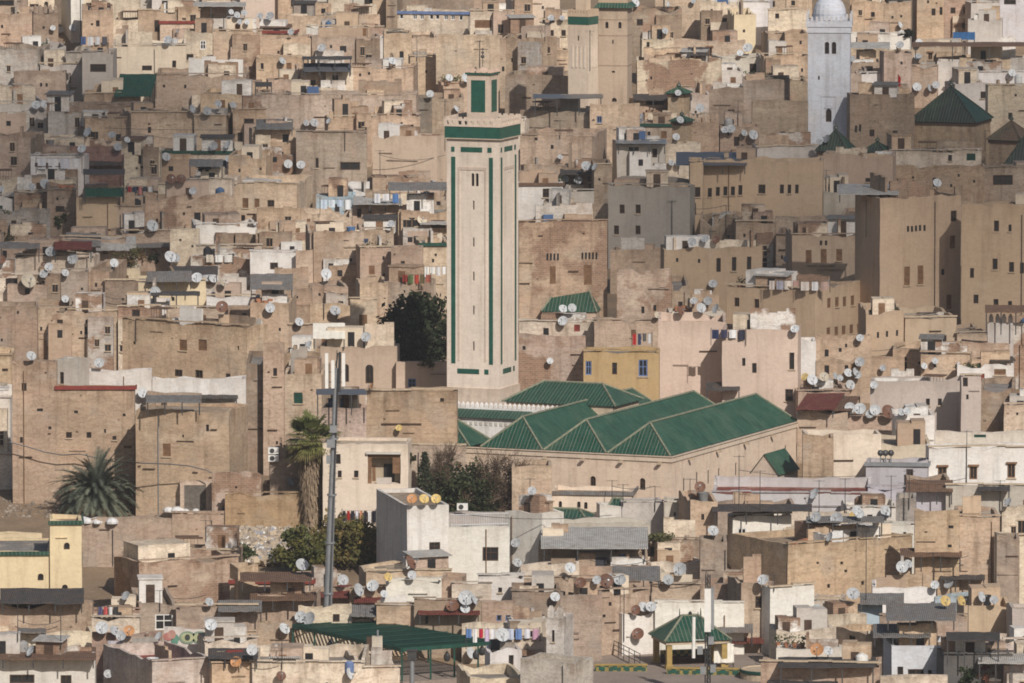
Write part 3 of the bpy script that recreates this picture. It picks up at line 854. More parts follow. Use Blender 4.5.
# middle band, left half of the picture
h(-8, 76, 180, 196, 'cream', 'pale house at left edge with solar panel', W=[(2, 182, 3, 4, 'r')])
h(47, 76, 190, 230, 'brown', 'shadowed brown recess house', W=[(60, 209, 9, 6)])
h(-8, 13, 196, 212, 'white', 'white hut with green door, left edge', W=[(1, 208, 3, 5, 'g')])
h(14, 48, 192, 213, 'tan', 'tan house with brick stripe', mat='broken_brick_plaster')
h(76, 117, 198, 237, 'sand', 'sand house with three rounded battlements', novent=1, mat='smooth_plaster', ph=.4)
h(115, 143, 207, 237, 'sand', 'sand cube right of battlement house', novent=1, mat='smooth_plaster')
h(-8, 50, 212, 245, 'grey', 'grey plaster house at left edge', mat='worn_plaster')
h(122, 162, 188, 210, 'sand', 'sand house with clothes on roof')
h(158, 190, 185, 212, 'cream', 'cream house with two brown dishes', W=[(173, 199, 3, 4), (185, 199, 3, 4)])
h(186, 232, 180, 198, 'cream', 'cream wall with dark roof slabs')
h(145, 236, 197, 232, 'tan', 'long ruined tan house', mat='broken_brick_plaster', j=.45)
h(233, 297, 184, 226, 'sand', 'sand house with two shuttered windows', W=[(245.5, 203, 6, 10, 's'), (271, 205, 7, 10), (243, 218, 4, 6), (257, 203, 5, 9, 's')], novent=1)
h(196, 257, 225, 248, 'white', 'long white washed wall house', W=[(240, 242, 3, 4)])
h(170, 199, 229, 252, 'cream', 'cream block beside white washed wall')
h(122, 174, 232, 246, 'tan', 'tan house under corrugated roofs', r='grey')
h(60, 125, 238, 258, 'tan', 'tan market house under sheet roofs', r='grey')
h(14, 94, 256, 272, 'cream', 'cream wall house with dishes before it')
h(-8, 30, 244, 262, 'tan', 'tan house by tree at left edge')
h(190, 262, 257, 275, 'white', 'pale patchy white house', mat='broken_brick_plaster')
h(196, 262, 246, 258, 'cream', 'low cream house with van like tanks')
h(-8, 62, 275, 296, 'cream', 'cream house with dark grille, left edge', W=[(12, 282, 13, 8), (53, 284, 5, 9)])
h(61, 88, 271, 310, 'brown', 'brown house facing away, left', d=6)
h(87, 109, 270, 309, 'tan', 'tan pier house with chimney top', W=[(96, 285, 2.4, 4, 'h')], novent=1)
h(107, 140, 268, 284, 'yellow', 'yellow parapet with pigeon tower', mat='smooth_plaster', d=4)
h(105, 138, 281, 310, 'brown', 'brown wall under yellow parapet', d=4)
h(136, 206, 282, 306, 'yellow', 'long yellow house with grey lean roof', novent=1, mat='smooth_plaster', W=[(173, 299, 3, 4)])
h(206, 264, 297, 309, 'white', 'white roof terrace with chimney', d=5)
h(142, 168, 303, 324, 'white', 'white stair room beside brick house', d=5)
h(118, 160, 307, 347, 'brick', 'brick patched house with antenna', mat='broken_brick_plaster', W=[(136, 313, 8, 7)])
h(68, 117, 311, 348, 'tan', 'tan house with blue sheet on top', mat='worn_plaster')
h(36, 72, 309, 348, 'tan', 'tan house with bare brick patches', mat='broken_brick_plaster', W=[(60, 323, 6, 7)])
h(-8, 38, 303, 350, 'brown', 'brown house at left edge, centre height')
h(166, 232, 308, 327, 'tan', 'tan terrace house with red dish')
h(228, 262, 308, 332, 'tan', 'tan wall right of red dish terrace')
h(118, 247, 327, 392, 'sand', 'wide tan house with brown shutters', side=20, W=[(183, 345, 8, 11, 's'), (202.5, 345, 9, 11, 's'), (178.5, 373, 8, 7), (199, 374, 8, 8), (228, 376, 5, 5), (134, 343, 3, 3, 'h'), (238, 348, 2.4, 4, 'h'), (126, 378, 6, 18)], novent=1, mat='worn_plaster', cv=.02, ph=.4)
h(250, 297, 252, 280, 'white', 'white house with one grey window', W=[(274, 266, 8, 7)], novent=1)
h(296, 313, 251, 282, 'sand', 'sand house with tall dark slot', W=[(298.5, 271, 4, 12)], novent=1, d=5)
h(256, 312, 233, 254, 'cream', 'cream wall with rough stone top', mat='broken_brick_plaster', j=.2)
h(256, 352, 213, 236, 'sand', 'sand house with wavy broken parapet', j=.4, W=[(274, 230, 4, 5, 'b')])
h(316, 354, 196, 214, 'lblue', 'pale blue roof room with hanging sheets', W=[(337, 208, 5, 8), (346, 205, 3, 10)], d=4)
h(353, 447, 190, 204, 'white', 'broad white roofs left of green minaret')
h(352, 412, 203, 222, 'tan', 'tan house with small tree clutter', W=[(370, 211, 3, 4)])
h(412, 448, 193, 214, 'tan', 'tan house touching green minaret shaft', j=.2)
h(398, 448, 212, 236, 'sand', 'sand house with open lean roof', W=[(438, 224, 14, 8)])
h(310, 364, 232, 278, 'tan', 'tan house with crumbling round patch', mat='broken_brick_plaster', j=.3)
h(362, 394, 230, 262, 'tan', 'tan house with blue grey shutter', W=[(366, 243, 5, 9, 'b')])
h(360, 392, 248, 288, 'tan', 'tan house above flower terrace', d=5)
h(391, 423, 247, 292, 'tan', 'tan house in the minaret shadow', W=[(419, 278, 3, 9)], d=6)
h(420, 449, 243, 288, 'sand', 'sand house hung with white laundry', trim='green_paint')
h(256, 312, 289, 320, 'tan', 'tan plastered house with dish', mat='worn_plaster', side=0)
h(310, 348, 286, 310, 'tan', 'tan house with stained grey parapet', side=-9)
h(310, 384, 304, 322, 'sand', 'sand house with white dish, centre left')
h(386, 411, 283, 345, 'pinktan', 'pink tan house with flower pots on terrace', side=24, W=[(375, 322, 2, 5, 'h')], novent=1, d=7)
h(360, 388, 283, 345, 'sand', 'sand house left of flower terrace', d=6)
h(350, 377, 299, 348, 'sand', 'sand house with tall shuttered window', W=[(363, 322, 8, 15, 's')], novent=1, d=4)
h(250, 289, 303, 352, 'sand', 'sand house with white sheeted terrace')
h(289, 352, 325, 352, 'tan', 'tan house with white awning')
# lower half
h(-8, 12, 356, 400, 'sand', 'sand house slice at left edge', W=[(5, 370, 6, 3)])
h(-8, 10, 398, 455, 'white', 'low white house slice at left edge', W=[(6, 418, 6, 22)])
h(12, 57, 362, 470, 'tan', 'old tan house, taller part at left edge', W=[(24, 387, 5, 8), (21.5, 440, 3, 6), (50, 428, 3, 3, 'h'), (40, 410, 6, 3, 'h')], novent=1, mat='worn_plaster', cv=.02, k=32, d=7, bare=1, phi=R(-1))
h(56.5, 135, 386, 470, 'tan', 'old tan house with white inner parapet', W=[(69, 435, 6, 6), (89, 435, 5, 6), (114.5, 438, 4, 4), (124, 415, 3, 3, 'h'), (105, 431, 2, 4, 'h'), (76, 412, 4, 3, 'h'), (128, 447, 8, 3, 's')], novent=1, mat='worn_plaster', cv=.02, r='red', k=32, d=3, bare=1, phi=R(-1), ph=.12, trim='red_paint')
h(212, 262, 474, 520, 'pinktan', 'crumbling low house beside ochre tan house', k=4, d=3, j=.35, mat='broken_brick_plaster')
h(262, 302, 484, 500, 'tan', 'low brown shack with sunken red roof', k=14, d=3, r='red', ph=.1)
h(134, 229, 412, 512, 'sand2', 'ochre tan house with roof shed', side=17, W=[(166.5, 450, 8, 13, 's'), (207.5, 428, 3, 7), (183, 436, 2, 3, 'h')], novent=1, mat='coursed_earth_wall', cv=.02, ph=.25, k=6, d=6.5, bare=1)
h(146, 201, 396, 415, 'brown', 'brown terrace shed on ochre tan house', W=[(164, 404, 6, 12), (183, 404, 30, 9, 's')], novent=1, d=2.5, Y=D(518) + 7, bare=1)
h(152, 246, 379, 415, 'white', 'long white parapet behind terrace shed', novent=1, d=2, Y=D(518) + 10, bare=1, r='white')
h(988, 1014, 324, 364, 'greywhite', 'small whitish tower with stepped battlements', merlons=4, novent=1, d=3, bare=1)
h(86, 152, 370, 400, 'white', 'white roof parapet behind tan house', d=1.2, novent=1, bare=1, Y=D(502) + 3.4)
h(54, 78, 360, 387, 'greywhite', 'white corrugated roof hut with red side', side=10, W=[(62, 378, 4, 12)], d=2.4, novent=1, Y=D(502) + .6, r='white', bare=1)
h(246, 266, 362, 445, 'brown', 'dim brown house in side alley')
h(263, 284, 343, 448, 'tan', 'tall tan corner house behind palm', side=0, d=8, mat='worn_plaster', W=[(275, 372, 4, 8)])
h(283, 322, 374, 425, 'sand', 'sand house with green shutter', W=[(298.5, 398, 9, 11, 'g'), (288, 402, 9, 20, 'w')], novent=1)
h(283, 320, 352, 376, 'tan', 'tan wall left of arched windows')
h(320, 397, 347, 394, 'pinktan', 'pinkish house with arched windows', W=[(369.5, 374, 8, 19, 'a'), (346, 373, 6, 18, 'a')], novent=1, mat='smooth_plaster', ph=.35)
h(396, 457, 362, 396, 'pinktan', 'pinkish house with pale blue door', W=[(412, 384, 8, 11, 'b'), (401, 358, 5, 4)], novent=1, mat='smooth_plaster')
h(366, 457, 391, 450, 'tan', 'bulky tan wall with ragged top', W=[(442, 400, 4, 4)], novent=1, mat='coursed_earth_wall', j=.2, cv=.02, d=3.2, Y=711.5, bare=1)
h(321, 368, 408, 445, 'pinktan', 'dark terrace house under grey awning', W=[(345, 406, 30, 10)], novent=1)
h(270, 332, 448, 500, 'brown', 'brown wall behind palm trunk', side=0, novent=1)
h(357, 397, 420, 446, 'white', 'white pent roof room with grey window', W=[(368, 433.5, 9, 11)], novent=1, d=4, ph=.15, j=.03, k=12, r='red')
h(322, 408, 444, 530, 'cream', 'cream house with arcaded balcony', W=[(338, 459, 5, 10), (339.5, 474, 4, 7), (356, 474, 4.5, 7), (384, 469, 33, 30, 'o')], novent=1, mat='smooth_plaster', ph=.2, k=4, d=7, cv=.02, side=3)
h(408, 466, 446, 475, 'pinktan', 'low pink tan wall behind conifer', W=[(415, 458, 2.4, 6, 'h')], d=1.6, Y=709.2, bare=1)
h(225, 302, 494, 524, (.37, .26, .15), 'low ochre garden wall by rubble', novent=1, cv=0, d=1.0, mat='coursed_earth_wall', k=4, cat='wall', name='garden_wall')
h(180, 212, 481, 516, 'sand', 'sand gateway with boarded door', W=[(195, 498, 22, 26, 'p')], novent=1, k=2, d=3)
h(-8, 62, 455, 482, 'greywhite', 'grey plastered terrace wall by palm', novent=1, d=1.2, k=6, mat='worn_plaster', cat='wall', name='terrace_wall')
h(82, 172, 518, 556, 'earth', 'earth brown retaining wall', novent=1, d=1.2, k=6, cat='wall', name='retaining_wall', mat='worn_plaster')
h(172, 224, 514, 548, 'tan', 'grey tan retaining wall near rubble', novent=1, d=1.2, k=6, cat='wall', name='retaining_wall', mat='worn_plaster')
# right of the mosque and behind it
h(512, 586, 336, 402, 'pinktan', 'stained pink tan house behind mosque', W=[(524, 348, 3, 4, 'h')], novent=1, mat='broken_brick_plaster', d=6)
h(516, 564, 366, 396, 'cream', 'cream house with dark flat roof edge', W=[(535, 360, 6, 8), (527, 382, 5, 4)], novent=1, r='dark', d=4, trim='grey_sheeting')
h(583, 659, 352, 412, 'ochre', 'ochre house with blue windows', W=[(588.5, 368, 6, 14, 'b'), (614.5, 368.5, 5, 12, 'd'), (643, 368, 9, 17, 'b'), (587.5, 387.5, 6, 7, 's')], novent=1, r='grey', cv=.0, phi=R(-2), ph=.3, bare=1)
h(594, 672, 320, 346, 'tan', 'tan roofs with washing behind ochre house', W=[(660, 332, 5, 8)])
h(519, 596, 322, 342, 'cream', 'cream terrace house with red door', W=[(577, 328, 6, 7, 'r'), (598, 329, 10, 5)])
h(658, 726, 322, 400, 'pink', 'blank pink house behind mosque roof', novent=1, cv=.02, d=8, Y=750.6, phi=R(-1), bare=1)
h(672, 724, 312, 332, 'greywhite', 'grey roof house with dark opening', W=[(677, 332, 4, 10), (735, 330, 12, 8)])
h(722, 798, 330, 418, 'pink', 'tall pink house with barred windows', W=[(744, 362, 3.3, 8), (754.5, 368, 4.5, 10), (792, 361, 5, 17), (789, 395, 8, 12), (760, 333, 4, 8)], novent=1, mat='smooth_plaster', cv=.02, phi=R(-5), k=15)
h(803, 834, 436, 500, 'tan', 'low tan wall house right of mosque corner', k=10, novent=1, d=5, bare=1)
h(797, 816, 340, 368, 'white', 'white slice right of pink house', novent=1)
h(815, 872, 336, 362, 'sand', 'sand wall with cables, right', W=[(840, 350, 3, 4)])
h(816, 905, 358, 378, 'tan', 'tan roofs thick with dishes')
h(921, 970, 354, 385, 'sand', 'sand house with low gable, right', W=[(935, 366, 3, 3, 'h')], novent=1)
h(893, 925, 350, 376, 'tan2', 'tan house above grey rubble')
h(957, 1014, 365, 392, 'white', 'white house with red door and brown window', W=[(1000, 372, 12, 6, 's'), (982.5, 382, 4, 17, 'r')], novent=1)
h(940, 1010, 344, 366, 'tan', 'tan house below small white tower')
h(980, 1014, 390, 434, 'brown', 'brown brick house below white house', mat='coursed_earth_wall', novent=1, cv=0)
h(1004, 1034, 405, 444, 'sand', 'rounded sand house at right edge')
h(798, 850, 392, 418, 'tan', 'tan house with red and grey pitched roof')
h(870, 962, 382, 430, 'pinkgrey', 'pink grey house with two windows', W=[(928, 402, 4, 7), (940, 402, 4, 7)], novent=1, mat='smooth_plaster', phi=R(-4))
h(961, 981, 376, 440, 'pinkgrey', 'pink grey tower house', W=[(965, 382, 5, 9), (967, 397, 2.4, 5, 'h')], novent=1, mat='smooth_plaster', d=4, phi=0)
h(885, 922, 387, 412, 'cream', 'rough cream block among dishes', j=.25, d=4)
h(797, 848, 412, 438, 'pinktan', 'pink tan garden wall right of mosque', j=.25, novent=1, cat='wall', name='yard_wall', d=1.0)
h(846, 896, 416, 434, 'tan', 'tan wall under row of dishes', novent=1)
h(896, 935, 416, 452, 'white', 'white cube with black pipe', novent=1, d=5, phi=0, side=-2)
h(935, 1030, 432, 446, 'greywhite', 'low grey white roofs, right edge', W=[(980, 436, 12, 3, 'g')], novent=1)
h(806, 882, 434, 482, 'cream', 'cream stone house right of mosque', bare=1, W=[(829, 446, 3, 5)], novent=1, mat='whitewash', j=.15, phi=R(4))
h(880, 931, 444, 470, 'cream', 'cream white block behind lavender room', novent=1, mat='whitewash')
h(929, 1034, 448, 488, 'white', 'big white house with three brown windows', W=[(942.5, 473, 9, 12, 'l'), (973.5, 473, 8, 13, 'l'), (1011.5, 471, 8, 14, 'l')], novent=1, phi=R(3), cv=0, bare=1)
h(866, 928, 463, 492, 'lav', 'lavender roof room with slab top', novent=1, W=[(910, 473, 7, 8)], d=5, trim='galvanised', phi=R(-5), bare=1)
h(711, 870, 494, 516, 'lav', 'lavender terrace house with red floor', novent=1, r='red', bp=.55, d=12, ph=.25, phi=R(-3), k=16, bare=1)
h(868, 950, 488, 510, 'lav', 'lavender grey wall below big white house', novent=1, d=4)
h(909, 951, 480, 508, 'brown', 'open shed house with brown tiled roof', W=[(930, 500, 32, 12)], novent=1, d=4, r='tan', bare=1)
h(946, 1032, 486, 512, 'greywhite', 'grey yard wall behind dome tent', novent=1)
h(550, 632, 492, 518, 'cream', 'cream annexe with five arched windows', W=[(553.5, 505, 3.3, 8, 'a'), (560.5, 505, 3.3, 8, 'a'), (579, 504.5, 3.5, 6, 'a'), (586, 505.5, 3.5, 7, 'a'), (605, 507, 3.5, 7, 'a')], novent=1, mat='smooth_plaster', d=4, k=14, trim='grey_sheeting', phi=R(-6), bare=1)
h(512, 552, 466, 520, 'tan', 'tan house with dish and square hole', W=[(541, 498.5, 5, 9)], novent=1, mat='worn_plaster', k=12, d=6, bare=1)
h(622, 664, 503, 520, 'greywhite', 'grey white hut with blue barrel', W=[(662, 514, 4, 8)], d=4, bare=1)
h(600, 624, 506, 520, 'white', 'white kiosk base with green cap', bare=1, d=3, novent=1)
h(690, 718, 500, 544, 'sand', 'sand house with dark left flank', side=-10, W=[(703, 517, 3, 6)], novent=1, d=7)
h(664, 682, 502, 528, 'greywhite', 'grey white house behind antenna', bare=1)
h(716, 800, 508, 526, 'brown', 'brown roof house with dark beams', W=[(744, 506, 40, 5)], novent=1, r='dark', bare=1)
h(790, 850, 512, 528, 'cream', 'cream clutter house below lavender terrace')
h(733, 792, 516, 545, 'white', 'white house behind dark brown flank', W=[(742, 533, 9, 10, 'w')], novent=1)
h(848, 915, 524, 548, 'white', 'white broken terrace with dark lattice', W=[(905, 536, 3, 8)], j=.2, novent=1)
h(784, 850, 528, 546, 'cream', 'cream wall with lattice vent', W=[(805, 539, 12, 8, 's')], novent=1)
h(848, 900, 508, 526, 'white', 'white cluttered roofs with yellow dish')
h(896, 916, 500, 545, 'grey', 'grey shaded house with two doors', W=[(905, 538, 4, 9), (911, 539, 3, 9)], novent=1, d=4)
h(788, 916, 545, 600, 'sand2', 'long sand brick wall house', side=-55, W=[(842, 563, 3, 3, 'h'), (846, 571, 3, 3, 'h'), (829, 586, 3, 4, 'h'), (863, 583, 3, 4, 'h'), (818, 563, 2.4, 2.4, 'h')], novent=1, mat='coursed_earth_wall', cv=0, k=12, lim=.5, j=.06, ph=.5)
h(915, 960, 511, 600, 'sand2', 'tall sand brick house, lower right', W=[(950, 546, 4, 3, 'h'), (951, 527, 5, 3, 'h')], novent=1, mat='coursed_earth_wall', cv=0, d=7, k=14, phi=0)
h(959, 1000, 517, 600, 'sand2', 'sand brick house with vertical seam', novent=1, mat='coursed_earth_wall', cv=0, d=7, k=13, phi=0)
h(1000, 1034, 514, 545, 'tan', 'tan house in lower right edge')
h(1008, 1034, 537, 600, 'cream', 'cream house with dark flank, right edge', side=-12, W=[(1014, 545, 4, 6)], novent=1, k=22)
h(997, 1020, 536, 610, 'brown', 'dark brown projecting block, right edge', novent=1, k=30, d=3, phi=R(12))
# white house and lower middle
h(407, 449, 506, 584, 'white', 'white house end with grille window', side=-33, W=[(434.5, 547.5, 11, 11, 'd')], novent=1, cv=0, k=14, ph=.3, d=8, bare=1, j=.04, lim=.22)
h(448.5, 510, 527, 584, 'white', 'white house with terrace behind grey railing', W=[(490.5, 554, 16, 14, 'd')], novent=1, cv=0, Y=D(598) + .7, ph=.15, d=7, bare=1, phi=R(12.7), j=.04)
h(449, 512, 514, 584, 'greywhite', 'pale back wall of the railed terrace', novent=1, cv=0, Y=D(598) + 9.5, d=1.2, bare=1)
h(540, 650, 524, 562, 'greywhite', 'wide grey concrete shed house', bare=1, W=[(549, 542, 25, 14)], novent=1, r='grey', mat='smooth_plaster')
h(505, 542, 514, 576, 'white', 'white house end with dish', side=22, novent=1, k=16)
h(538, 576, 545, 580, 'brown', 'brown stub wall before concrete shed', novent=1)
h(612, 648, 552, 578, 'tan', 'tan ruined house with arch', W=[(620, 562, 8, 12)], j=.3)
h(645, 700, 540, 570, 'brown', 'brown yard house with weeds', W=[(660, 551, 20, 8)], j=.2, novent=1)
h(700, 727, 538, 594, 'brown', 'narrow brown house with tall slot', W=[(703.5, 549, 6, 18)], novent=1, k=16)
h(648, 702, 562, 582, 'cream', 'cream wall left of narrow brown house', novent=1)
h(521, 580, 566, 600, 'cream', 'cream row with orange corner', W=[(549, 572, 3, 10, 'w')], novent=1)
h(575, 652, 567, 592, 'tan', 'tan house with grey tent roof', novent=1)
h(520, 602, 578, 602, 'tan', 'tan roofs behind small stone tower', novent=1)
h(520, 574, 662, 720, 'greywhite', 'grey stained block under stone tower', side=20, novent=1, bare=1, ph=.3, mat='worn_plaster', d=5, k=14)
h(546, 564, 618, 664, (.60, .56, .50), 'small grey stone tower with battlements', bare=1, side=10, merlons=2, novent=1, d=3, Y=D(704), cv=.02, ph=.2, mat='worn_plaster', W=[(553, 636, 2.6, 12), (566, 648, 4, 5)])
h(598, 650, 592, 640, 'tan', 'tan house with dark left flank, bottom middle', side=-14, W=[(610, 604, 3, 4, 'h'), (604, 616, 3, 3, 'h')], novent=1, k=14)
h(650, 700, 585, 606, 'sand', 'sand house with red lamp pole', novent=1)
h(655, 745, 603, 630, 'white', 'low white wall behind pavilion', novent=1)
h(622, 662, 614, 648, 'white', 'white cabin with dark flank', side=-12, k=6, novent=1, d=4)
h(512, 560, 592, 622, 'brown', 'brown wall with blue rags, bottom middle', W=[(514, 617, 5, 5), (523, 617, 5, 5)], novent=1)
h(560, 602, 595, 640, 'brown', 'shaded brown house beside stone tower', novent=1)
h(510, 548, 622, 646, 'white', 'white house with blue goods', W=[(516, 632, 10, 5, 'b')])
h(500, 544, 640, 668, 'cream', 'cream terraces left of stone tower')
h(700, 770, 585, 612, 'tan', 'tan sloping roof house behind mast', novent=1, r='grey')
h(741, 768, 583, 634, 'tan', 'tan house with barred window, lower right', W=[(759, 602, 8, 12)], novent=1, k=16, side=-12)
h(770, 815, 588, 632, 'white', 'blank white house, lower right', novent=1, side=-8, cv=0)
h(812, 842, 600, 628, 'cream', 'cream link house by white house', novent=1)
h(815, 884, 606, 630, 'lblue', 'pale blue terrace house', W=[(857, 612, 14, 12, 's')], novent=1, r='grey', side=-3, mat='smooth_plaster')
h(826, 868, 616, 636, 'cream', 'cream low house with dark doorway', W=[(822, 622, 10, 14)], novent=1, side=-14)
h(872, 936, 588, 606, 'white', 'white terrace behind grey pitched roof', novent=1)
h(935, 1000, 596, 612, 'lblue', 'light blue wall with yellow dishes', novent=1, d=4)
h(880, 968, 616, 640, 'tan', 'tan house with grey pitched roof', novent=1, r='grey')
h(964, 1014, 606, 640, 'tan2', 'tan house with antenna pole, right', novent=1, k=18, mat='smooth_plaster')
h(1012, 1034, 608, 650, 'greywhite', 'grey house at right edge, lower')
h(866, 904, 634, 674, 'sand', 'sand house with green tiled eave', side=-28, novent=1, W=[(852, 640, 6, 9)], k=18)
h(900, 934, 636, 660, 'tan', 'tan wall right of green tiled eave', novent=1)
h(776, 838, 630, 652, 'cream', 'cream yard house with grey tent', novent=1)
h(776, 842, 648, 664, 'white', 'white wall with orange dish', novent=1, d=4)
h(892, 958, 646, 690, 'bwhite', 'modern white house with roof terrace', W=[(900.5, 671, 6, 9), (916, 674, 16, 10), (930, 674, 4, 8)], novent=1, cv=0, k=20, ph=.4, j=.02)
h(944, 1014, 655, 700, 'darkgrey', 'dark fabric walled house', novent=1, mat='smooth_plaster', cv=0)
h(1004, 1034, 640, 668, 'cream', 'cream wall above pale awning')
h(1004, 1034, 664, 700, 'pinkgrey', 'pink grey house in bottom right corner')
h(880, 948, 676, 705, 'cream', 'cream parapet at bottom edge, right', novent=1, d=4)
h(760, 880, 664, 700, 'tan', 'tan yard house at bottom edge', novent=1, r='grey')
# lower left
h(50, 82, 521, 604, 'yellow', 'yellow square stair tower', bare=1, W=[(67, 546, 6, 7, 'a'), (65, 588, 6, 7, 'a')], novent=1, mat='smooth_plaster', k=20, d=4, phi=R(4), cv=0, trim='green_roof_tiles', ph=.3, side=0)
h(-8, 51, 552, 604, 'yellow', 'yellow house with green tiled edge', bare=1, W=[(40.5, 577, 6, 7, 'a')], novent=1, mat='smooth_plaster', k=20, trim='green_roof_tiles', cv=0, phi=R(2), r='grey', ph=.25, d=9)
h(-8, 42, 534, 548, 'yellow', 'yellow back parapet with chimney', bare=1, novent=1, mat='smooth_plaster', d=1, cv=0)
h(120, 238, 551, 574, 'tan', 'tan parapet behind flanked house', novent=1, d=4)
h(139, 238, 562, 610, 'tan', 'tan house with dark shaded flank', side=-28, W=[(146, 588, 4, 7)], novent=1, mat='broken_brick_plaster', k=16, cv=0)
h(238, 258, 566, 608, 'sand', 'sand house slice by red roofs', side=-9, novent=1)
h(-8, 93, 604, 640, 'tan', 'low pinkish tan wall house', novent=1, phi=R(-2), r='grey')
h(92, 140, 610, 632, 'brick', 'brick terrace house with clutter', W=[(107, 612, 3, 5), (116, 612, 5, 5)], novent=1, r='red')
h(92, 140, 618, 640, 'cream', 'cream terrace below brick house', novent=1, d=4)
h(139, 176, 604, 632, 'brown', 'brown lean house with grey gate', W=[(164, 622, 18, 16, 'w')], novent=1, r='tan')
h(176, 258, 606, 634, 'tan', 'tan rubble roof house', W=[(224, 629, 3, 5)], novent=1, j=.2)
h(164, 210, 629, 646, 'white', 'white wall painted with eyes mural', novent=1, d=1.2, wl='white wall with painted eyes')
h(205, 256, 632, 650, 'sand', 'sand yard wall with iron railing', novent=1)
h(-8, 94, 634, 652, 'cream', 'cream low house with roof hatch', novent=1, d=5)
h(92, 162, 634, 654, 'brick', 'red brick hut with red roof', r='red', novent=1)
h(-8, 96, 656, 700, 'white', 'white house with dark doors, bottom left', W=[(66, 680, 11, 10), (22, 679, 25, 9)], novent=1, r='dark', phi=R(1))
h(152, 215, 662, 700, 'pinkgrey', 'grey house with red roof, bottom left', side=-55, novent=1, r='red', ph=.9, d=10)
h(108, 162, 646, 664, 'lav', 'lavender roof parapet, bottom left', novent=1, d=4)
h(205, 258, 640, 664, 'cream', 'cream house below railing wall', novent=1, r='dark')
h(212, 262, 664, 700, 'sand', 'sand house with orange dish, bottom', novent=1)
h(230, 314, 580, 606, 'tan', 'tan house with dark red roof edge', novent=1, r='red', trim='red_paint')
h(256, 314, 596, 622, 'tan', 'tan rough house below red roof edge', novent=1, j=.25)
h(312, 352, 588, 602, 'brown', 'brown roof room with red sheet above', novent=1, r='red')
h(298, 352, 606, 628, 'cream', 'cream house behind big pole', W=[(336, 618, 7, 8)], novent=1)
h(366, 452, 572, 592, 'sand', 'sand house below white grille house', novent=1)
h(350, 396, 588, 606, 'tan', 'tan house with dishes and red roof', r='red', novent=1)
h(386, 442, 580, 608, 'white', 'white stepped parapet wall below bush', novent=1, d=4)
h(376, 416, 606, 630, 'sand', 'sand house beside tilted grey sheets', novent=1)
h(440, 462, 578, 602, 'tan', 'tan slice right of white stepped wall', novent=1)
h(414, 482, 600, 632, 'brown', 'brown house under red sheet roof', W=[(427, 620, 3, 8)], novent=1, r='red')
h(452, 492, 584, 604, 'cream', 'cream house with round dishes', novent=1)
h(478, 524, 576, 604, 'white', 'white and brown stepped houses', W=[(500, 590, 4, 5)], novent=1)
h(474, 516, 602, 626, 'tan', 'tan house with blue shutters', W=[(499, 618, 5, 6, 'b'), (508, 618, 5, 6, 'b')], novent=1)
h(462, 508, 624, 648, 'cream', 'cream house with coloured laundry', k=12, W=[(460, 632, 4, 10)], novent=1)
h(250, 300, 622, 642, 'tan', 'tan terrace left of green pergola', k=8, novent=1)
h(296, 372, 618, 640, 'cream', 'cream yard house behind pergola', k=8, W=[(335, 630, 8, 8)], novent=1)
h(250, 364, 663, 700, 'cream', 'cream house with grey roof, bottom', novent=1, r='grey', phi=R(-1))
h(364, 400, 668, 700, 'cream', 'cream wall at bottom edge', novent=1)
h(490, 522, 650, 680, 'white', 'white house with dark opening, bottom', W=[(511, 660, 5, 10)], novent=1)
h(470, 524, 676, 700, 'cream', 'cream row at bottom edge, middle', novent=1)
# ------------------------------------------------------------------ ground
def build_ground():
    mb = MB()
    ys = [300, 500, 560] + [600 + 20 * i for i in range(28)] + [1250, 1500, 2000, 3000, 6000]
    xs = [-4000, -1500, -600, -300] + [-200 + 20 * i for i in range(21)] + [300, 600, 1500, 4000]
    def zz(x, y):
        z = SL * (min(max(y, 560), 1150) - 650) + max(0, y - 1150) * .03
        return z + .5 * noise.noise(Vector((x * .03, y * .03, 0)))- .3
    for i in range(len(xs) - 1):
        for j in range(len(ys) - 1):
            mb.face([(xs[a], ys[b], zz(xs[a], ys[b])) for a, b in ((i, j), (i + 1, j), (i + 1, j + 1), (i, j + 1))])
    o = mb.build('ground', 'dry_earth', own='ground')
    o['kind'] = 'structure'
# ------------------------------------------------------------------ landmarks
def panel(mb, o, ud, nd, L, H, ops=(), dep=.2, mi=0, z0=0.0):
    """flat wall with openings; o lower left corner, ud along, nd outward"""
    o, ud, nd = Vector(o), Vector(ud), Vector(nd)
    us = sorted({0.0, L} | {a for q in ops for a in q[:2]}); vs = sorted({z0, H} | {a for q in ops for a in q[2:4]})
    def P(u, v, d=0): return o + ud * u + Vector((0, 0, v)) - nd * d
    for i in range(len(us) - 1):
        for j in range(len(vs) - 1):
            um, vm = (us[i] + us[i + 1]) / 2, (vs[j] + vs[j + 1]) / 2
            if any(q[0] < um < q[1] and q[2] < vm < q[3] for q in ops): continue
            mb.face([P(us[i], vs[j]), P(us[i + 1], vs[j]), P(us[i + 1], vs[j + 1]), P(us[i], vs[j + 1])], mi)
    for q in ops:
        a, b, c, d = q[:4]
        E = [(a, c), (b, c), (b, d), (a, d)]
        for e in range(4):
            p, r = E[e], E[(e + 1) % 4]
            mb.face([P(*r), P(*r, dep), P(*p, dep), P(*p)], mi)
        if len(q) > 4 and q[4] == 'a':
            rr = (b - a) / 2; cu = (a + b) / 2
            for sg in (-1, 1):
                pts = [(cu + sg * rr, d)] + [(cu + sg * rr * math.cos(t), d - rr + rr * math.sin(t)) for t in [R(x) for x in (0, 22, 45, 67, 90)]]
                pts = [P(u, v, -.003) for u, v in pts]
                mb.face(pts if sg < 0 else pts[::-1], mi)

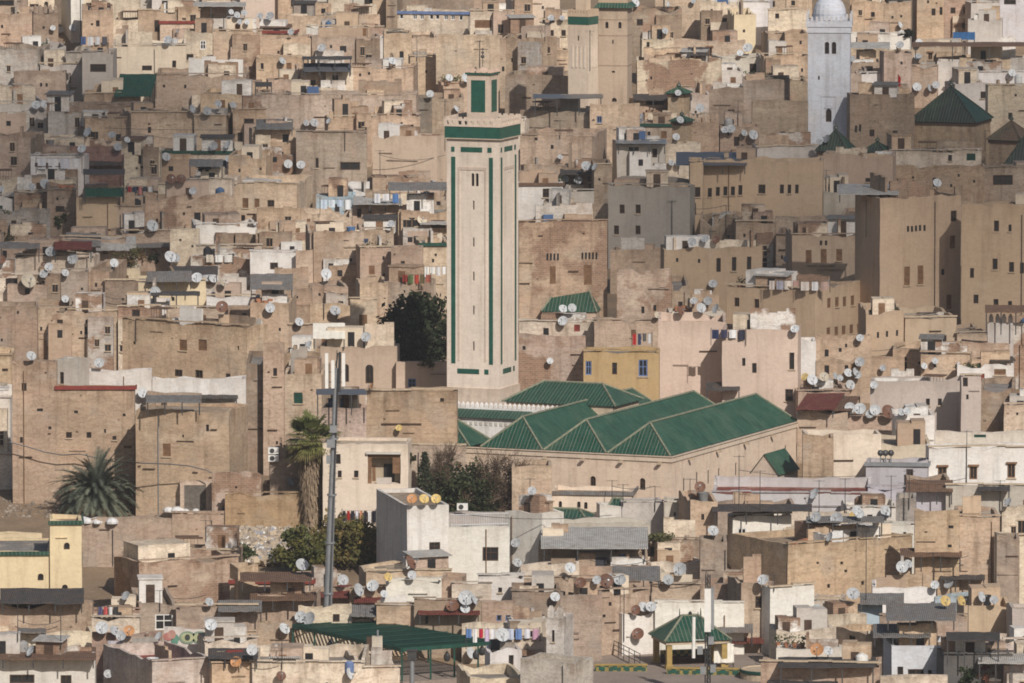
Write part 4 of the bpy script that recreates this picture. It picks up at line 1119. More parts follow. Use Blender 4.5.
def window_in(parent, o, ud, nd, q, dep=.2, frame='wood_dark', pane='dark_pane', name='window'):
    o, ud, nd = Vector(o), Vector(ud), Vector(nd)
    a, b, c, d = q[:4]
    rz = math.atan2(ud.y, ud.x)
    p = o + ud * ((a + b) / 2) + Vector((0, 0, c)) - nd * (dep * .6)
    m, m2 = MB(), MB()
    opening_kind(m, m2, 'd', b - a, d - c)
    w = m.build(name, frame, parent, p, rz)
    m2.box(-(b - a) / 2 - .02, (b - a) / 2 + .02, .05, .09, -.02, d - c + .02)
    m2.build('pane', pane, w)
    return w

def local_frame(phi):
    return Vector((math.cos(phi), math.sin(phi), 0)), Vector((-math.sin(phi), math.cos(phi), 0))

def tile_slope(mb, e0, e1, r0, r1, pitch=.22, amp=.02, mi=0):
    """barrel tiles as real ridges on a slope: eave e0-e1, ridge r0-r1 (r0 == r1 for a hip)"""
    e0, e1, r0, r1 = map(Vector, (e0, e1, r0, r1))
    ud = (e1 - e0); L = ud.length; ud.normalize()
    up = (r0 - e0) - ud * (r0 - e0).dot(ud); Hs = up.length; up.normalize()
    n = ud.cross(up)
    if n.z < 0: n = -n
    ur0, ur1 = (r0 - e0).dot(ud), (r1 - e0).dot(ud)
    def vmax(u):
        if u < ur0: return Hs * max(0, u / max(ur0, 1e-6))
        if u > ur1: return Hs * max(0, (L - u) / max(L - ur1, 1e-6))
        return Hs
    cnt = max(3, int(round(L / pitch)))
    us = []
    for i in range(cnt):
        for f in (0, .14, .32, .5, .68, .86): us.append((L * (i + f) / cnt, f))
    us.append((L, 0))
    hgt = lambda f: amp * (math.sin(math.pi * min(1, max(0, (f - .1) / .8))) if .1 < f < .9 else 0)
    sc = pitch / (L / cnt)
    for (u0, f0), (u1, f1) in zip(us, us[1:]):
        a, b = e0 + ud * u0 + n * hgt(f0), e0 + ud * u1 + n * hgt(f1)
        v0, v1 = vmax(u0), vmax(u1)
        q = [a, b, b + up * v1, a + up * v0]
        uv = [(u0 * sc, 0), (u1 * sc, 0), (u1 * sc, v1), (u0 * sc, v0)]
        if v0 < 1e-4: q, uv = q[:3], uv[:3]
        elif v1 < 1e-4: q, uv = [q[0], q[1], q[3]], [uv[0], uv[1], uv[3]]
        mb.face(q, mi, uv)

def hip_roof(parent, x0, x1, y0, y1, z, hgt, ins, tile, name='roof', along='y', own=None, flat_tile=None):
    """hip roof over a rectangle, ridge along x or y, tiles as one mesh and ridge caps as another"""
    if along == 'y':
        ra, rb = Vector(((x0 + x1) / 2, y0 + ins, z + hgt)), Vector(((x0 + x1) / 2, y1 - ins, z + hgt))
    else:
        ra, rb = Vector((x0 + ins, (y0 + y1) / 2, z + hgt)), Vector((x1 - ins, (y0 + y1) / 2, z + hgt))
    a, b, c, d = Vector((x0, y0, z)), Vector((x1, y0, z)), Vector((x1, y1, z)), Vector((x0, y1, z))
    m = MB()
    if along == 'y':
        tile_slope(m, a, b, ra, ra); tile_slope(m, b, c, ra, rb, mi=1); tile_slope(m, c, d, rb, rb); tile_slope(m, d, a, rb, ra, mi=1)
    else:
        tile_slope(m, a, b, ra, rb); tile_slope(m, b, c, rb, rb, mi=1); tile_slope(m, c, d, rb, ra); tile_slope(m, d, a, ra, ra, mi=1)
    m.face([a, d, c, b])
    ro = m.build(name, [tile, flat_tile or tile], parent, own=own)
    k = MB()
    ends = [(a, ra), (b, ra if along == 'y' else rb), (c, rb), (d, rb if along == 'y' else ra)]
    for p, q in ends + ([(ra, rb)] if (ra - rb).length > .05 else []):
        k.tube(p + Vector((0, 0, .05)), q + Vector((0, 0, .05)), .09, .09, 6)
    k.build('ridge_cap', 'ridge_tile' if tile != 'dark_green_tiles' else 'dark_green_tiles', ro)
    return ro

# ---- the great mosque with three green roofs
PH = R(-23)
def build_mosque():
    fx, fy = local_frame(PH)
    Y = 709.0
    C = pt(671.5, 457, Y)
    ze = C.z; z0 = G(Y) - 1
    H = ze - z0
    bw, Ln, nb = 5.5, 27.6, 3
    root = empty('mosque', (C.x, C.y, z0), PH, 'mosque with three long green tiled hip roofs', 'mosque')
    BW = bw * nb
    def upx(px, row, face):        # position on front (u from right corner leftwards is negative x) or right face
        d = ray(px, row)
        nn, ud = (-fy, fx) if face == 'f' else (fx, fy)
        o = Vector((C.x, C.y, z0)); t = (o - CAM).dot(nn) / d.dot(nn)
        p = CAM + d * t
        return (p - o).dot(ud), p.z - z0
    m = MB()
    # front, from x=-W to 0 ; includes the short wing at the left
    Wf = BW + 2.9
    fo, so = [], []
    for px, row, w, hh, k in ((593, 481.5, 5.5, 11, 'a'), (642.5, 484, 5.5, 12, 'a')):
        u, v = upx(px, row, 'f'); s = S(Y) * abs(fx.x)
        fo.append((u + Wf - w / 2 / s, u + Wf + w / 2 / s, v - hh / 2 / S(Y), v + hh / 2 / S(Y), k))
    for px, row, w, hh in ((684, 485, 1.8, 14), (697, 478, 1.8, 12), (708.5, 477, 1.8, 14), (719, 475, 1.8, 14), (736, 469, 1.8, 13), (785.6, 451, 1.8, 12), (797, 450, 1.8, 14)):
        u, v = upx(px, row, 'r'); s = S(Y) * abs(fy.x)
        so.append((u - w / 2 / s, u + w / 2 / s, v - hh / 2 / S(Y), v + hh / 2 / S(Y), ''))
    panel(m, (-Wf, 0, 0), (1, 0, 0), (0, -1, 0), Wf, H, fo)
    panel(m, (0, 0, 0), (0, 1, 0), (1, 0, 0), Ln, H, so)
    panel(m, (0, Ln, 0), (-1, 0, 0), (0, 1, 0), BW, H)
    panel(m, (-BW, Ln, 0), (0, -1, 0), (-1, 0, 0), Ln - 4.6, H)
    panel(m, (-BW, 4.6, 0), (-1, 0, 0), (0, 1, 0), Wf - BW, H)
    panel(m, (-Wf, 4.6, 0), (0, -1, 0), (-1, 0, 0), 4.6, H)
    m.build('wall', 'worn_plaster_pale', root, color=(.68, .555, .445), own='mosque')
    for q in fo: window_in(root, (-Wf, 0, 0), (1, 0, 0), (0, -1, 0), q)
    for q in so:
        a, b, c, d = q[:4]
        k = MB(); k.box(-(b - a) / 2 - .02, (b - a) / 2 + .02, 0, .05, -.02, d - c + .02)
        k.build('slit_window', 'dark_pane', root, (-.06, (a + b) / 2, c), math.pi / 2)
    k = MB()                        # pale band and lip under the eaves
    k.box(-Wf - .1, .10, -.10, -.003, H - .42, H - .02); k.box(-Wf - .16, .16, -.2, .003, H - .02, H + .06)
    k.box(.003, .10, -.003, Ln + .1, H - .42, H - .021); k.box(.003, .2, .004, Ln + .16, H - .019, H + .06)
    k.build('cornice', 'smooth_plaster', root, color=(.62, .52, .42))
    for i in range(nb):
        x1 = -i * bw; x0 = x1 - bw
        hip_roof(root, x0 + .06, x1 - .06, -.12, Ln + .1, H + .07, 2.3, 2.35, 'green_roof_tiles', own='mosque', flat_tile='smooth_green_tiles')
    hip_roof(root, -BW - 6.2, -BW - .9, -.1, 4.5, H + .07, 2.1, 2.2, 'green_roof_tiles', own='mosque', flat_tile='smooth_green_tiles')
    for i in range(5):
        k = MB(); k.box(-.13, .13, -.45, -.1, -.10, .06)
        k.build('rain_spout', 'mortar', root, (-.9 - i * 3.3, -.05, H - .5))
    for i in range(4):
        k = MB(); k.box(.1, .45, -.13, .13, -.10, .06)
        k.build('rain_spout', 'mortar', root, (.05, 3.5 + i * 6, H - .5))
    # courtyard gallery behind the wing
    g0 = 10.0
    Yg = 724.5
    zg = pt(490, 420, Yg).z - z0
    m = MB(); m.box(-25.5, -BW - .15, g0, g0 + 3.4, 0, zg); m.build('gallery_wall', 'whitewash', root, color=(.78, .76, .73), own='mosque')
    m = MB(); tile_slope(m, (-25.5, g0 - .3, zg), (-BW - .1, g0 - .3, zg), (-25.5, g0 + 1.0, zg + .55), (-BW - .1, g0 + 1.0, zg + .55))
    m.build('gallery_roof', 'green_roof_tiles', root, own='mosque')
    m = MB(); m.box(-25.5, -14.2, g0 + 1.0, g0 + 1.3, zg + .003, zg + .72)
    m.build('parapet', 'whitewash', root, color=(.80, .78, .76))
    n = 27
    for i in range(n):
        x = -25.4 + i * 11.2 / n
        m = MB()
        m.box(x, x + .23, g0 + 1.02, g0 + 1.28, zg + .72, zg + .93)
        m.prism([(x, g0 + 1.02, zg + .93), (x + .23, g0 + 1.02, zg + .93), (x + .23, g0 + 1.28, zg + .93), (x, g0 + 1.28, zg + .93)],
                [(x + .1, g0 + 1.1, zg + 1.14), (x + .13, g0 + 1.1, zg + 1.14), (x + .13, g0 + 1.2, zg + 1.14), (x + .1, g0 + 1.2, zg + 1.14)])
        m.build('merlon', 'whitewash', root, color=(.80, .78, .76))
    m = MB()
    for i in range(20):
        x = -25.2 + i * .44
        m.box(x, x + .22, g0 - .05, g0 + .02, zg - .62, zg - .35)
    m.build('stucco_frieze', 'smooth_plaster', root, color=(.55, .52, .47))
    # hall with its own hip roof at the back of the court
    zh = pt(531, 404, 729).z - z0
    m = MB(); m.box(-20.6, -11.2, 15, 20.6, 0, zh); m.build('prayer_hall', 'worn_plaster_pale', root, color=(.62, .50, .38), own='mosque')
    hip_roof(root, -20.9, -10.9, 14.8, 20.9, zh + .01, 1.45, 2.4, 'green_roof_tiles', along='x', own='mosque')
    for a, b, yv in ((457, 560, 440), (480, 600, 445), (600, 672, 456)):
        BLOCK.append(dict(x0=a, x1=b, yt=385, yv=500, Y=716 if b < 600 else 709.5))
    BLOCK.append(dict(x0=672, x1=735, yt=390, yv=500, Y=714)); BLOCK.append(dict(x0=735, x1=797, yt=390, yv=480, Y=722))

def strip(mb, face, a, u0, u1, z0, z1, t=.025):
    h = a / 2
    if face == 'f': mb.box(u0 - h, u1 - h, -h - t, -h - .002, z0, z1)
    elif face == 'r': mb.box(h + .002, h + t, u0 - h, u1 - h, z0, z1)
    elif face == 'b': mb.box(h - u1, h - u0, h + .002, h + t, z0, z1)
    else: mb.box(-h - t, -h - .002, h - u1, h - u0, z0, z1)

def face_frame(face, a):
    h = a / 2
    return {'f': ((-h, -h, 0), (1, 0, 0), (0, -1, 0)), 'r': ((h, -h, 0), (0, 1, 0), (1, 0, 0)),
            'b': ((h, h, 0), (-1, 0, 0), (0, 1, 0)), 'l': ((-h, h, 0), (0, -1, 0), (-1, 0, 0))}[face]

def shaft(root, a, H, wins, col, mat, name='shaft', own='minaret', z0=0, frame='wood_dark'):
    m = MB()
    for f in 'frbl':
        o, ud, nd = face_frame(f, a)
        ops = [q for q in wins if f in q[5]]
        panel(m, o, ud, nd, a, H, ops, dep=.25, z0=z0)
        for q in ops:
            window_in(root, o, ud, nd, q, .25, frame)
    m.face([(-a / 2, -a / 2, H), (a / 2, -a / 2, H), (a / 2, a / 2, H), (-a / 2, a / 2, H)])
    return m.build(name, mat, root, color=col, own=own)

def tower_root(x0, xc, x1, Y, label, name='minaret', cat='minaret'):
    s = S(Y)
    phi = -math.atan2(x1 - xc, xc - x0)
    a = (xc - x0) / s / math.cos(phi)
    fx, fy = local_frame(phi)
    c = pt(xc, 300, Y); c.z = 0
    ctr = c - fx * (a / 2) + fy * (a / 2)
    z0 = G(Y) - .8
    root = empty(name, (ctr.x, ctr.y, z0), phi, label, cat)
    zr = lambda row: pt(xc, row, Y).z - z0
    BLOCK.append(dict(x0=x0, x1=x1, yt=100, yv=430, Y=Y))
    return root, a, zr, s

def build_green_minaret():
    Y = 742.0
    root, a, zr, s = tower_root(446.5, 499, 518.5, Y, 'tall pale minaret with green tile bands and lantern')
    H = zr(141)
    fr = lambda px: (px - 446.5) / 52.5 * a
    w = []
    for c in (-.19, .19):
        w.append((a * .54 + c - .13, a * .54 + c + .13, zr(187), zr(174), 'a', 'frbl'))
    for i, r in enumerate((206, 243, 277, 311, 347)):
        w.append((a * .515 - .07, a * .515 + .07, zr(r + 4.5), zr(r - 4.5), '', 'frbl'))
    w.append((a * .62 - .22, a * .62 + .22, zr(401), zr(394), 'a', 'f'))
    shaft(root, a, H, w, (.71, .62, .535), 'smooth_plaster')
    for f in 'frbl':
        for u0, u1 in ((.085, .165), (.81, .885)):
            m = MB(); strip(m, f, a, a * u0, a * u1, zr(365), zr(158)); m.build('tile_strip', 'green_mosaic', root)
        for u0, u1, ra, rb in ((.2, .62, 375, 370), (.72, .8, 375, 370), (.085, .15, 153, 148), (.27, .68, 153, 148), (.78, .86, 153, 148)):
            m = MB(); strip(m, f, a, a * u0, a * u1, zr(ra), zr(rb)); m.build('tile_panel', 'green_mosaic', root)
        m = MB()                    # moulding round the middle panel
        for u0, u1, ra, rb in ((.22, .25, 362, 168), (.73, .76, 362, 168), (.25, .73, 171, 168)):
            strip(m, f, a, a * u0, a * u1, zr(ra), zr(rb), .05)
        m.build('panel_moulding', 'smooth_plaster', root, color=(.62, .52, .44))
    h = a / 2
    m = MB(); m.box(-h - .12, h + .12, -h - .12, h + .12, -.5, zr(389)); m.build('plinth', 'worn_plaster_pale', root, color=(.64, .54, .45), own='minaret')
    m = MB(); m.box(-h - .02, h + .02, -h - .02, h + .02, zr(141), zr(140)); m.box(-h - .22, h + .22, -h - .22, h + .22, zr(140) , zr(139)); m.build('string_course', 'smooth_plaster', root, color=(.50, .41, .33))
    g = h + .14
    m = MB(); m.box(-g, g, -g, g, zr(139) + .002, zr(127.5)); m.build('tile_band', 'green_mosaic', root)
    m = MB()
    g2 = h + .2; zb = zr(127.5)
    for sx, sy, lx, ly in ((-1, -1, 1, 0), (1, -1, 0, 1), (1, 1, -1, 0), (-1, 1, 0, -1)):
        x, y = sx * g2, sy * g2
        n = 9; L = 2 * g2
        inx, iny = -ly, lx
        for z1, z2, full in ((zb + .003, zb + .16, True), (zb + .16, zb + .48, False), (zb + .48, zb + .66, True)):
            if full:
                p = Vector((x, y, 0)); q = p + Vector((lx, ly, 0)) * L; i = Vector((inx, iny, 0)) * .2
                P = [p + i * 0, q - Vector((lx, ly, 0)) * .2, q - Vector((lx, ly, 0)) * .2 + i, p + i]
                m.prism([v + Vector((0, 0, z1)) for v in P], [v + Vector((0, 0, z2)) for v in P])
            else:
                for k in range(n + 1):
                    c = max(.11, min(L - .31, L * k / n)); p = Vector((x, y, 0)) + Vector((lx, ly, 0)) * (c - .1); i = Vector((inx, iny, 0)) * .2
                    e = Vector((lx, ly, 0)) * .25
                    P = [p + i * .02, p + e + i * .02, p + e + i * .98, p + i * .98]
                    m.prism([v + Vector((0, 0, z1)) for v in P], [v + Vector((0, 0, z2)) for v in P])
        for k in range(n):
            c = L * (k + .5) / n; p = Vector((x, y, 0)) + Vector((lx, ly, 0)) * (c - .16); e = Vector((lx, ly, 0)) * .32; i = Vector((inx, iny, 0)) * .2
            P = [p + i * .02, p + e + i * .02, p + e + i * .98, p + i * .98]
            m.prism([v + Vector((0, 0, zb + .661)) for v in P], [v + Vector((0, 0, zb + .8)) for v in P])
    m.build('battlement', 'smooth_plaster', root, color=(.66, .55, .46))
    la = a * .44
    zl0, zl1 = zr(132), zr(76.5)
    l = MB(); l.box(-la / 2, la / 2, -la / 2, la / 2, zl0, zl1)
    lo = l.build('lantern', 'smooth_plaster', root, color=(.60, .49, .40))
    for f in 'frbl':
        m = MB(); strip(m, f, la, la * .19, la * .80, zr(114), zr(82)); m.build('tile_panel', 'green_mosaic', lo)
    m = MB(); c = la / 2 + .12; m.box(-c, c, -c, c, zl1, zl1 + .17); m.build('tile_cornice', 'green_mosaic', lo)
    m = MB()
    for i in range(5):
        for j in range(5):
            if i in (0, 4) or j in (0, 4):
                x, y = -c + .12 + i * (2 * c - .24) / 4, -c + .12 + j * (2 * c - .24) / 4
                m = MB(); m.prism([(x - .16, y - .16, zl1 + .172), (x + .16, y - .16, zl1 + .172), (x + .16, y + .16, zl1 + .172), (x - .16, y + .16, zl1 + .172)],
                        [(x - .03, y - .03, zl1 + .5), (x + .03, y - .03, zl1 + .5), (x + .03, y + .03, zl1 + .5), (x - .03, y + .03, zl1 + .5)]); m.build('merlon', 'smooth_plaster', lo, color=(.58, .43, .34))
    m = MB(); m.lathe([(.5, zl1 + .173), (.46, zl1 + .32), (.32, zl1 + .46), (.15, zl1 + .55), (.0, zl1 + .58)], 14)
    m.build('dome', 'smooth_plaster', lo, color=(.58, .43, .34))
    m = MB(); m.tube((0, 0, zl1 + .5), (0, 0, zr(51)), .03, .02, 5)
    for z, r in ((zr(59), .17), (zr(55), .13), (zr(51.5), .09)): m.lathe([(0, z - r), (r * .8, z - r * .5), (r, z), (r * .8, z + r * .5), (0, z + r)], 8)
    m.build('finial', 'dark_metal', lo)

def build_white_minaret():
    Y = 884.0
    root, a, zr, s = tower_root(807, 849, 851.5, Y, 'white square minaret with dome and twin arched windows')
    f = lambda px: (px - 807) / 42 * a
    col = (.60, .635, .71)
    w = [(f(826) - .22, f(826) + .22, zr(54), zr(42), 'a', 'frbl'), (f(833) - .22, f(833) + .22, zr(54), zr(42), 'a', 'frbl'),
         (f(818) - .08, f(818) + .08, zr(80), zr(76), '', 'f'), (f(828) - .28, f(828) + .28, zr(122), zr(109), 'a', 'frbl')]
    shaft(root, a, zr(33), w, col, 'whitewash')
    h = a / 2
    for fc in 'frbl':
        m = MB()
        u = a * .5
        strip(m, fc, a, u - .75, u + .75, zr(97), zr(96), .05); strip(m, fc, a, u - .75, u - .68, zr(124), zr(97.1), .05); strip(m, fc, a, u + .68, u + .75, zr(124), zr(97.1), .05)
        strip(m, fc, a, u - .4, u + .4, zr(108.4), zr(107), .08); strip(m, fc, a, u - .28, u + .28, zr(106), zr(102), .05)
        m.build('arch_moulding', 'whitewash', root, color=col)
    m = MB(); g = h + .1; m.box(-g, g, -g, g, zr(33) + .003, zr(27)); g = h + .2; m.box(-g, g, -g, g, zr(27) + .002, zr(21))
    m.build('cornice', 'whitewash', root, color=col)
    m = MB(); zb = zr(21)
    for k in range(9):
        for sx, sy, lx, ly in ((-1, -1, 1, 0), (1, -1, 0, 1), (1, 1, -1, 0), (-1, 1, 0, -1)):
            c = Vector((sx * (g - .12), sy * (g - .12), zb)) + Vector((lx, ly, 0)) * ((2 * g - .24) * (k + .0) / 9)
            m = MB(); m.box(c.x - .11, c.x + .11, c.y - .11, c.y + .11, zb + .002, zb + (.75 if k == 0 else .42)); m.build('merlon', 'whitewash', root, color=(.6, .6, .62))
    m = MB(); r = a * .385; zd = zb
    m.lathe([(r, zd), (r, zd + .55), (r * 1.03, zd + .56), (r * 1.0, zd + 1.0), (r * .88, zd + 1.55), (r * .65, zd + 2.0), (r * .35, zd + 2.3), (0, zd + 2.4)], 20)
    d = m.build('dome', 'whitewash', root, color=col, smooth=False)
    m = MB(); m.tube((0, 0, zd + 2.35), (0, 0, zd + 3.8), .05, .03, 6); m.lathe([(0, zd + 2.7), (.18, zd + 2.9), (0, zd + 3.1)], 8); m.build('finial', 'dark_metal', d)

def build_back_minarets():
    root, a, zr, s = tower_root(598, 627, 632, 896.0, 'tan square minaret with green tiled cornice')
    f = lambda px: (px - 598) / 29 * a
    w = [(f(606.5) - .16, f(606.5) + .16, zr(28.5), zr(22), 'a', 'frbl'), (f(619.5) - .16, f(619.5) + .16, zr(28.5), zr(22), 'a', 'frbl'),
         (f(612.5) - .07, f(612.5) + .07, zr(44), zr(40), '', 'fl'), (f(613) - .15, f(613) + .15, zr(73), zr(71), '', 'f'), (f(614) - .25, f(614) + .25, zr(102), zr(98), 'a', 'f')]
    shaft(root, a, zr(8), w, (.49, .385, .295), 'smooth_plaster')
    h = a / 2
    m = MB()
    g = h + .42
    for sx in range(4):
        c, d = math.cos(sx * math.pi / 2), math.sin(sx * math.pi / 2)
        rot = lambda x, y, z: (x * c - y * d, x * d + y * c, z)
        tile_slope(m, rot(-g, -g, zr(8)), rot(g, -g, zr(8)), rot(-h, -h, zr(3)), rot(h, -h, zr(3)))
    m.build('tile_cornice', 'green_roof_tiles', root)
    m = MB(); m.box(-h, h, -h, h, zr(8) + .002, zr(-6)); m.build('top_storey', 'smooth_plaster', root, color=(.47, .36, .26))
    m = MB(); m.box(-h * .55, h * .55, -h * .55, h * .55, zr(-6) + .002, zr(-34)); m.build('lantern', 'smooth_plaster', root, color=(.47, .36, .26))
    for z in (20, 36, 66):
        m = MB(); m.box(-h - .04, h + .04, -h - .04, h + .04, zr(z), zr(z - .8)); m.build('string_course', 'smooth_plaster', root, color=(.40, .31, .23))
    root, a, zr, s = tower_root(568, 588, 598, 893.0, 'pale stucco minaret with broad green band')
    f = lambda px: (px - 568) / 20 * a
    w = [(f(578) - .09, f(578) + .09, zr(41), zr(36), '', 'fl')]
    shaft(root, a, zr(25), w, (.66, .55, .44), 'smooth_plaster')
    h = a / 2
    m = MB(); g = h + .03; m.box(-g, g, -g, g, zr(25) + .002, zr(17)); m.build('tile_band', 'green_mosaic', root)
    m = MB(); g = h + .06; m.box(-g, g, -g, g, zr(17) + .002, zr(13)); m.build('parapet', 'smooth_plaster', root, color=(.55, .42, .30))
    for k in range(7):
        for sx, sy, lx, ly in ((-1, -1, 1, 0), (1, -1, 0, 1), (1, 1, -1, 0), (-1, 1, 0, -1)):
            c = Vector((sx * (g - .1), sy * (g - .1), 0)) + Vector((lx, ly, 0)) * ((2 * g - .2) * k / 7)
            m = MB(); m.box(c.x - .1, c.x + .1, c.y - .1, c.y + .1, zr(13) + .002, zr(10)); m.build('merlon', 'smooth_plaster', root, color=(.55, .42, .30))
    m = MB(); m.box(-h * .5, h * .5, -h * .5, h * .5, zr(17) + .01, zr(-24)); m.build('lantern', 'smooth_plaster', root, color=(.60, .48, .36))
    for fc in 'frbl':
        for u in (.22, .42, .62, .82):
            m = MB(); strip(m, fc, a, a * u - .1, a * u + .1, zr(68), zr(46), .06); m.build('stucco_rib', 'smooth_plaster', root, color=(.70, .60, .50))

def pyramid_house(x0, xc, x1, ye, yb, ya, Y, label, tile='dark_green_tiles', col=(.42, .32, .22), cat='shrine', k=1.0, wall=True):
    s = S(Y)
    phi = -math.atan2(max(.5, x1 - xc), xc - x0)
    a = (xc - x0) / s / math.cos(phi)
    fx, fy = local_frame(phi)
    c = pt(xc, ye, Y)
    ctr = c - fx * (a / 2) + fy * (a / 2)
    z0 = min(G(Y) - .6, c.z - 1.2)
    root = empty('pyramid_roof_house', (ctr.x, ctr.y, z0), phi, label, cat)
    H = c.z - z0
    m = MB(); m.box(-a / 2, a / 2, -a / 2, a / 2, 0, H)
    m.build('wall', 'coursed_earth_wall', root, color=col, own=label)
    zt = pt(xc, ya, Y + a / 2).z - z0
    g = a / 2 + .22
    A = [Vector((-g, -g, H + .01)), Vector((g, -g, H + .01)), Vector((g, g, H + .01)), Vector((-g, g, H + .01))]
    T = Vector((0, 0, zt))
    m = MB()
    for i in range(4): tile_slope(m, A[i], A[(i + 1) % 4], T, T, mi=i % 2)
    m.face(A[::-1])
    ro = m.build('roof', [tile, 'deep_green_tiles' if tile == 'dark_green_tiles' else tile], root, own=label)  # dark roofs: front and back slopes darker than sides, shade put into their colour
    m = MB()
    for i in range(4): m.tube(A[i] + Vector((0, 0, .05)), T, .09, .09, 6)
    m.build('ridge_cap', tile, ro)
    m = MB(); m.tube(T - Vector((0, 0, .1)), T + Vector((0, 0, .65)), .06, .04, 6); m.lathe([(0, zt), (.26, zt + .12), (.2, zt + .3), (0, zt + .42)], 8)
    m.build('finial', 'dark_green_tiles', ro)
    m = MB(); m.box(-a / 2 - .1, a / 2 + .1, -a / 2 - .1, -a / 2 - .004, H - .3, H); m.box(a / 2 + .004, a / 2 + .1, -a / 2, a / 2, H - .3, H - .004); m.build('eave_beam', 'wood_dark', root)
    BLOCK.append(dict(x0=x0, x1=x1, yt=ya, yv=yb, Y=Y))
    return root

def build_pyramids():
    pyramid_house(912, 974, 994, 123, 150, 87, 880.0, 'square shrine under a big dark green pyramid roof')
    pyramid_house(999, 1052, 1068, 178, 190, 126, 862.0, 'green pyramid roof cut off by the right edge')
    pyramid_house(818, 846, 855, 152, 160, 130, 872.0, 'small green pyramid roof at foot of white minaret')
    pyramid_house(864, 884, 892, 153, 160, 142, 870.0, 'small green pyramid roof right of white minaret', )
    pyramid_house(668, 684, 690, 94, 100, 87, 893.0, 'little green pointed roof with a dish', 'green_roof_tiles')
    pyramid_house(672, 686, 692, 122, 130, 116, 878.0, 'little green peaked roof behind toothed parapet', 'green_roof_tiles')
    pyramid_house(990, 1020, 1035, 141, 150, 121, 876.0, 'brown tiled hip roof at the right edge', 'brown_tiles', (.36, .27, .19))
# ------------------------------------------------------------------ trees
def ref_of(owner):
    if isinstance(owner, int): return HS[owner]['ref']
    return {'ground': 'bare earth lot', 'mosque': 'great green roofed mosque', 'minaret': 'minaret', 'plaza': 'paved plaza'}.get(owner, str(owner))

def leaf(mb, c, r, rnd, asp=.6, up=.3):
    d = Vector((rnd.gauss(0, 1), rnd.gauss(0, 1), rnd.gauss(0, 1) + up)).normalized()
    a = d.orthogonal().normalized(); a.rotate(Matrix.Rotation(rnd.uniform(0, 6.3), 3, d)); b = d.cross(a)
    mb.face([c - a * r, c + b * r * asp, c + a * r, c - b * r * asp])

def tree(x, y, z, hgt, rx, label, cols, name='tree', seed=1, trunk_r=.18, crown_lo=.25, leaf_r=.17, n_cl=34, per=62, cone=False, twigs=0, ry=None):
    rnd = random.Random(seed)
    root = empty(name, (x, y, z), 0, label, 'tree')
    ry = ry or rx
    tm = MB()
    top = hgt * (.92 if cone else .62)
    tm.tube((0, 0, -.3), (rnd.uniform(-.1, .1), 0, top * .5), trunk_r, trunk_r * .75, 8); tm.tube((0, 0, top * .5), (0, 0, top), trunk_r * .75, trunk_r * .3, 7)
    cl = []
    zc = hgt * (crown_lo + 1) / 2; rz = hgt * (1 - crown_lo) / 2
    for i in range(n_cl):
        if cone:
            t = (i + rnd.random()) / n_cl; zz = hgt * (crown_lo + (1 - crown_lo) * t); rr = rx * (1 - t) ** .85 * rnd.uniform(.55, 1)
            a = rnd.uniform(0, 6.3); c = Vector((rr * math.cos(a), rr * math.sin(a), zz)); cr = .22 + .35 * rx * (1 - t)
        else:
            while 1:
                v = Vector([rnd.uniform(-1, 1) for _ in range(3)])
                if .25 < v.length < 1: break
            c = Vector((v.x * rx, v.y * ry, zc + v.z * rz)); cr = rx * rnd.uniform(.2, .36)
        cl.append((c, cr))
        tm.tube((0, 0, min(top, c.z * rnd.uniform(.45, .8))), c * .93, .05 + trunk_r * .12, .02, 5)
    for i in range(twigs):
        c, cr = rnd.choice(cl)
        e = c + Vector((rnd.gauss(0, 1), rnd.gauss(0, 1), rnd.gauss(.5, .8))) * cr * 1.3
        tm.tube(c * .9, e, .022, .008, 3)
        for _ in range(3):
            tm.tube(e.lerp(c, rnd.random() * .7), e + Vector((rnd.gauss(0, .3), rnd.gauss(0, .3), rnd.gauss(.2, .3))), .012, .006, 3)
    tm.build('trunk', 'bark', root)
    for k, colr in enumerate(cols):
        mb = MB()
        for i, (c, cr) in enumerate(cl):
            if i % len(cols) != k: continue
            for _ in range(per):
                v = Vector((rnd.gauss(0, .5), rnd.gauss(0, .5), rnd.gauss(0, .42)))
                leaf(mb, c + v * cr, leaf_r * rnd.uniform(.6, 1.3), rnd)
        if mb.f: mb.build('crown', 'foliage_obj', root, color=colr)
    return root

def gz(x, y): return G(y) - .1
def tree_at(px, row, Y, **k):
    p = pt(px, row, Y)
    z = k.pop('z', None)
    return tree(p.x, Y, gz(p.x, Y) if z is None else z, **k)

def frond(mb, base, d, L, droop, n, lw, ll, rnd):
    d = Vector(d).normalized()
    p = Vector(base); side = d.cross(Vector((0, 0, 1)))
    if side.length < .05: side = Vector((1, 0, 0))
    side.normalize()
    st = L / n
    for i in range(n):
        t = i / n
        d2 = (d - Vector((0, 0, droop * st * (1 + t))) ).normalized()
        q = p + d2 * st
        mb.tube(p, q, .03 * (1 - t) + .008, .03 * (1 - t - 1 / n) + .008, 3)
        if i > 0:
            nrm = side.cross(d2).normalized()
            w = ll * math.sin(math.pi * min(1, .18 + .8 * t)) ** .7
            for sg in (-1, 1):
                for o in (0, .5):
                    b0 = p.lerp(q, o)
                    tip = b0 + (side * sg * .8 + d2 * .75 + nrm * rnd.uniform(.05, .35)).normalized() * w * rnd.uniform(.85, 1.1)
                    mb.face([b0 - d2 * lw, b0 + d2 * lw, tip])
        p, d = q, d2

